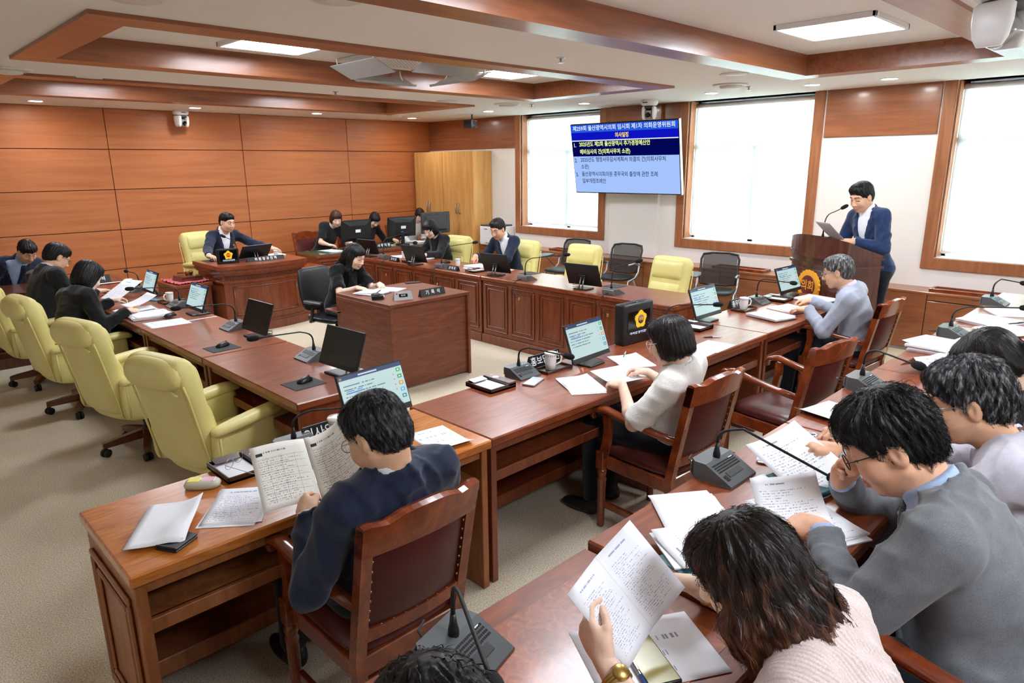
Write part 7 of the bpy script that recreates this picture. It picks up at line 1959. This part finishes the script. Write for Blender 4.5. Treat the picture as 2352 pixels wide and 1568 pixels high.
sheet('white document held by the man at the lectern', 6.47, 2.42, 1.275, 0, .20, .28, 'p_text2', lambda u, v: .02*v*v, group='held papers', tilt=(radians(36), 0, radians(58)))
mic('long gooseneck microphone on the lectern', 6.50, 2.52, 1.175, 240, (6.62, 2.39, 1.495), cord=False)
person('man in a pale grey jacket and glasses with greying hair in the front row', (5.42, 1.80), 96, (5.36, 1.92, 1.09), hyaw=4, hpitch=16, s=.97, skin='skin_m', style='comb', hair='hair_grey', hseed=12, top='suit', tc='grey_light', shirt='shirt_pink', glasses='steel', res=MID, nstr=500, age=1, hunch=.07, tr='trouser_dark',
       hands=[dict(side=LFT, at=(5.26, 2.08, .80), dir=(-.1, 1, -.1), nor=(0, 0, 1), pose='rest'), dict(side=RGT, at=(5.60, 2.20, .80), dir=(-.3, .9, -.1), nor=(.2, 0, 1), pose='pen')])
person('woman in a white tweed blouse with glasses and short dark hair in the front row', (2.90, 1.81), 98, (2.80, 1.75, 1.06), hyaw=4, hpitch=18, s=.95, female=True, skin='skin_f', style='bobshort', hair='hair_dark', hseed=13, top='blouse', tc='white_tweed', glasses='white_plastic', res=NEAR, nstr=900, hunch=.03,
       hands=[dict(side=LFT, at=(2.75, 1.99, .80), dir=(.15, .95, -.1), nor=(-.3, 0, .95), pose='rest', pole=(-.5, -.3, -1)), dict(side=RGT, at=(3.02, 2.02, .80), dir=(-.1, 1, 0), nor=(.3, 0, .9), pose='hold')], extra=dict(foot=-.0))
sheet('booklet held open by the woman in white', 2.95, 2.15, T+.03, -12, .24, .24, 'p_title', curl(.025, '-v', .5), group='held papers', tilt=(radians(8), 0, radians(-14)))
person('man in a navy blazer seen from behind reading a booklet at the orange desk', (1.11, 1.82), 92, (1.07, 1.68, 1.105), hyaw=14, hpitch=30, s=1.0, skin='skin_m', style='short', hair='hair_flecked', hseed=14, top='suit', tc='suit_navy', glasses='steel', res=NEAR, nstr=3500, strand_w=.00055, bulk=1.08, hunch=.06,
       hands=[dict(side=LFT, at=(.93, 1.90, .80), dir=(.25, .9, .1), nor=(-.8, .2, .5), pose='grip'), dict(side=RGT, at=(1.32, 2.02, .79), dir=(-.2, 1, 0), nor=(.2, 0, 1), pose='rest')])
bk = thing('booklet', 'open stapled booklet with tables held by the man at the orange desk', 'booklet', (1.06, 2.10, .86), 0)
sheet_mesh('left_page', .19, .27, 'p_table', bk, lambda u, v: .01*sin(u*3), Matrix.Rotation(radians(-16), 4, 'Z') @ Matrix.Rotation(radians(32), 4, 'X') @ Matrix.Translation((-.096, 0, 0)))
sheet_mesh('right_page', .19, .27, 'p_table', bk, lambda u, v: (-.05*u*u, 0, .12*u*u), Matrix.Rotation(radians(-16), 4, 'Z') @ Matrix.Rotation(radians(32), 4, 'X') @ Matrix.Translation((.096, 0, 0)))
# raised row
person('woman with wavy brown hair in a pale pink knit reading a folded leaflet', (1.20, .30), 100, (1.16, .525, 1.115), hyaw=8, hpitch=30, s=.90, female=True, skin='skin_f', style='wave', hair='hair_wave', hseed=15, top='tee', tc='knit_pink', res=NEAR, nstr=5000, z0=ZT, seat=.47, hunch=.07, strand_w=.0006,
       hands=[dict(side=LFT, at=(.915, .685, .965), dir=(.15, .75, .6), nor=(-.9, .2, .1), pose='hold', pole=(-.7, -.3, -.6)), dict(side=RGT, at=(1.24, .69, .975), dir=(-.55, .75, .15), nor=(.5, .3, .7), pose='hold', pole=(.7, -.3, -.6))], extra=dict(bands=((LFT, 'brass', .045, .012), (RGT, 'gold', .06, .003))))
o = sheet_mesh('leaflet', .235, .185, 'p_fold', None, lambda u, v: -.018*(1-abs(2*u-1)))
o.matrix_world = frame_M((1.035, .715, 1.045), (.93, .06, .28), (.20, .80, -.30) if False else (-.25, .62, .72)); setp(o, 'folded printed leaflet held by the woman with wavy hair', 'paper')
person('man in a dark grey linen jacket with black hair and glasses resting chin on fist', (1.74, .25), 104, (1.79, .468, 1.215), hyaw=6, hpitch=34, s=1.03, skin='skin_red', style='tousled', hair='hair_black', hseed=16, top='suit', tc='linen_grey', shirt='shirt_blue', glasses='black_plastic', bulk=1.16, res=NEAR, nstr=4000, strand_w=.00055, z0=ZT, seat=.47, hunch=.10, belly=.02,
       hands=[dict(side=LFT, at=(1.70, .575, .965), dir=(.1, .95, -.1), nor=(-.3, 0, 1), pose='rest', pole=(-.8, -.4, -.8)), dict(side=RGT, at=(1.915, .61, 1.02), dir=(-.45, -.1, .85), nor=(.3, .9, .3), pose='fist', pole=(.7, .3, -1))])
person('man in a pale striped shirt and glasses with pepper hair writing', (2.36, .23), 100, (2.42, .432, 1.17), hyaw=4, hpitch=20, s=1.05, skin='skin_tan', style='tousled', hair='hair_pepper', hseed=17, top='shirt', tc='stripe_shirt', glasses='steel', bulk=1.08, res=NEAR, nstr=4000, strand_w=.00055, z0=ZT, seat=.47, hunch=.08, belly=.03,
       hands=[dict(side=LFT, at=(2.17, .70, 1.0), dir=(-.5, .75, .1), nor=(-.2, .1, 1), pose='hold'), dict(side=RGT, at=(2.36, .74, 1.0), dir=(-.7, .6, .1), nor=(.2, .2, 1), pose='pen')], extra=dict(bands=((LFT, 'black_plastic', .05, .016), (RGT, 'black_plastic', .05, .016))))
sheet('curled sheet held by the man in the striped shirt', 2.06, .80, F+.055, 0, .19, .27, 'p_text2', lambda u, v: (0, 0, .06*(u-.4)**2), group='held papers', tilt=(radians(16), radians(-18), radians(-30)))
person('woman with dark hair tied back in a black top in the raised row', (2.97, .24), 98, (2.92, .48, 1.18), hyaw=4, hpitch=38, s=1.0, female=True, skin='skin_f', style='tied', hair='hair_dark', hseed=18, top='knit', tc='knit_black', res=MID, nstr=900, z0=ZT, seat=.47, hunch=.08,
       hands=[dict(side=LFT, at=(2.56, .74, .98), dir=(-.2, .9, -.1), nor=(0, 0, 1), pose='rest'), dict(side=RGT, at=(2.86, .74, .98), dir=(-.2, .9, -.1), nor=(0, 0, 1), pose='rest')])
person('person with black hair sitting at the burl desk, only the crown showing', (.46, .40), 90, (.50, .66, 1.065), hyaw=0, hpitch=35, s=.98, skin='skin_m', style='tousled', hair='hair_black', hseed=19, top='suit', tc='suit_black', res=MID, nstr=900, z0=ZT, seat=.45, hunch=.06)
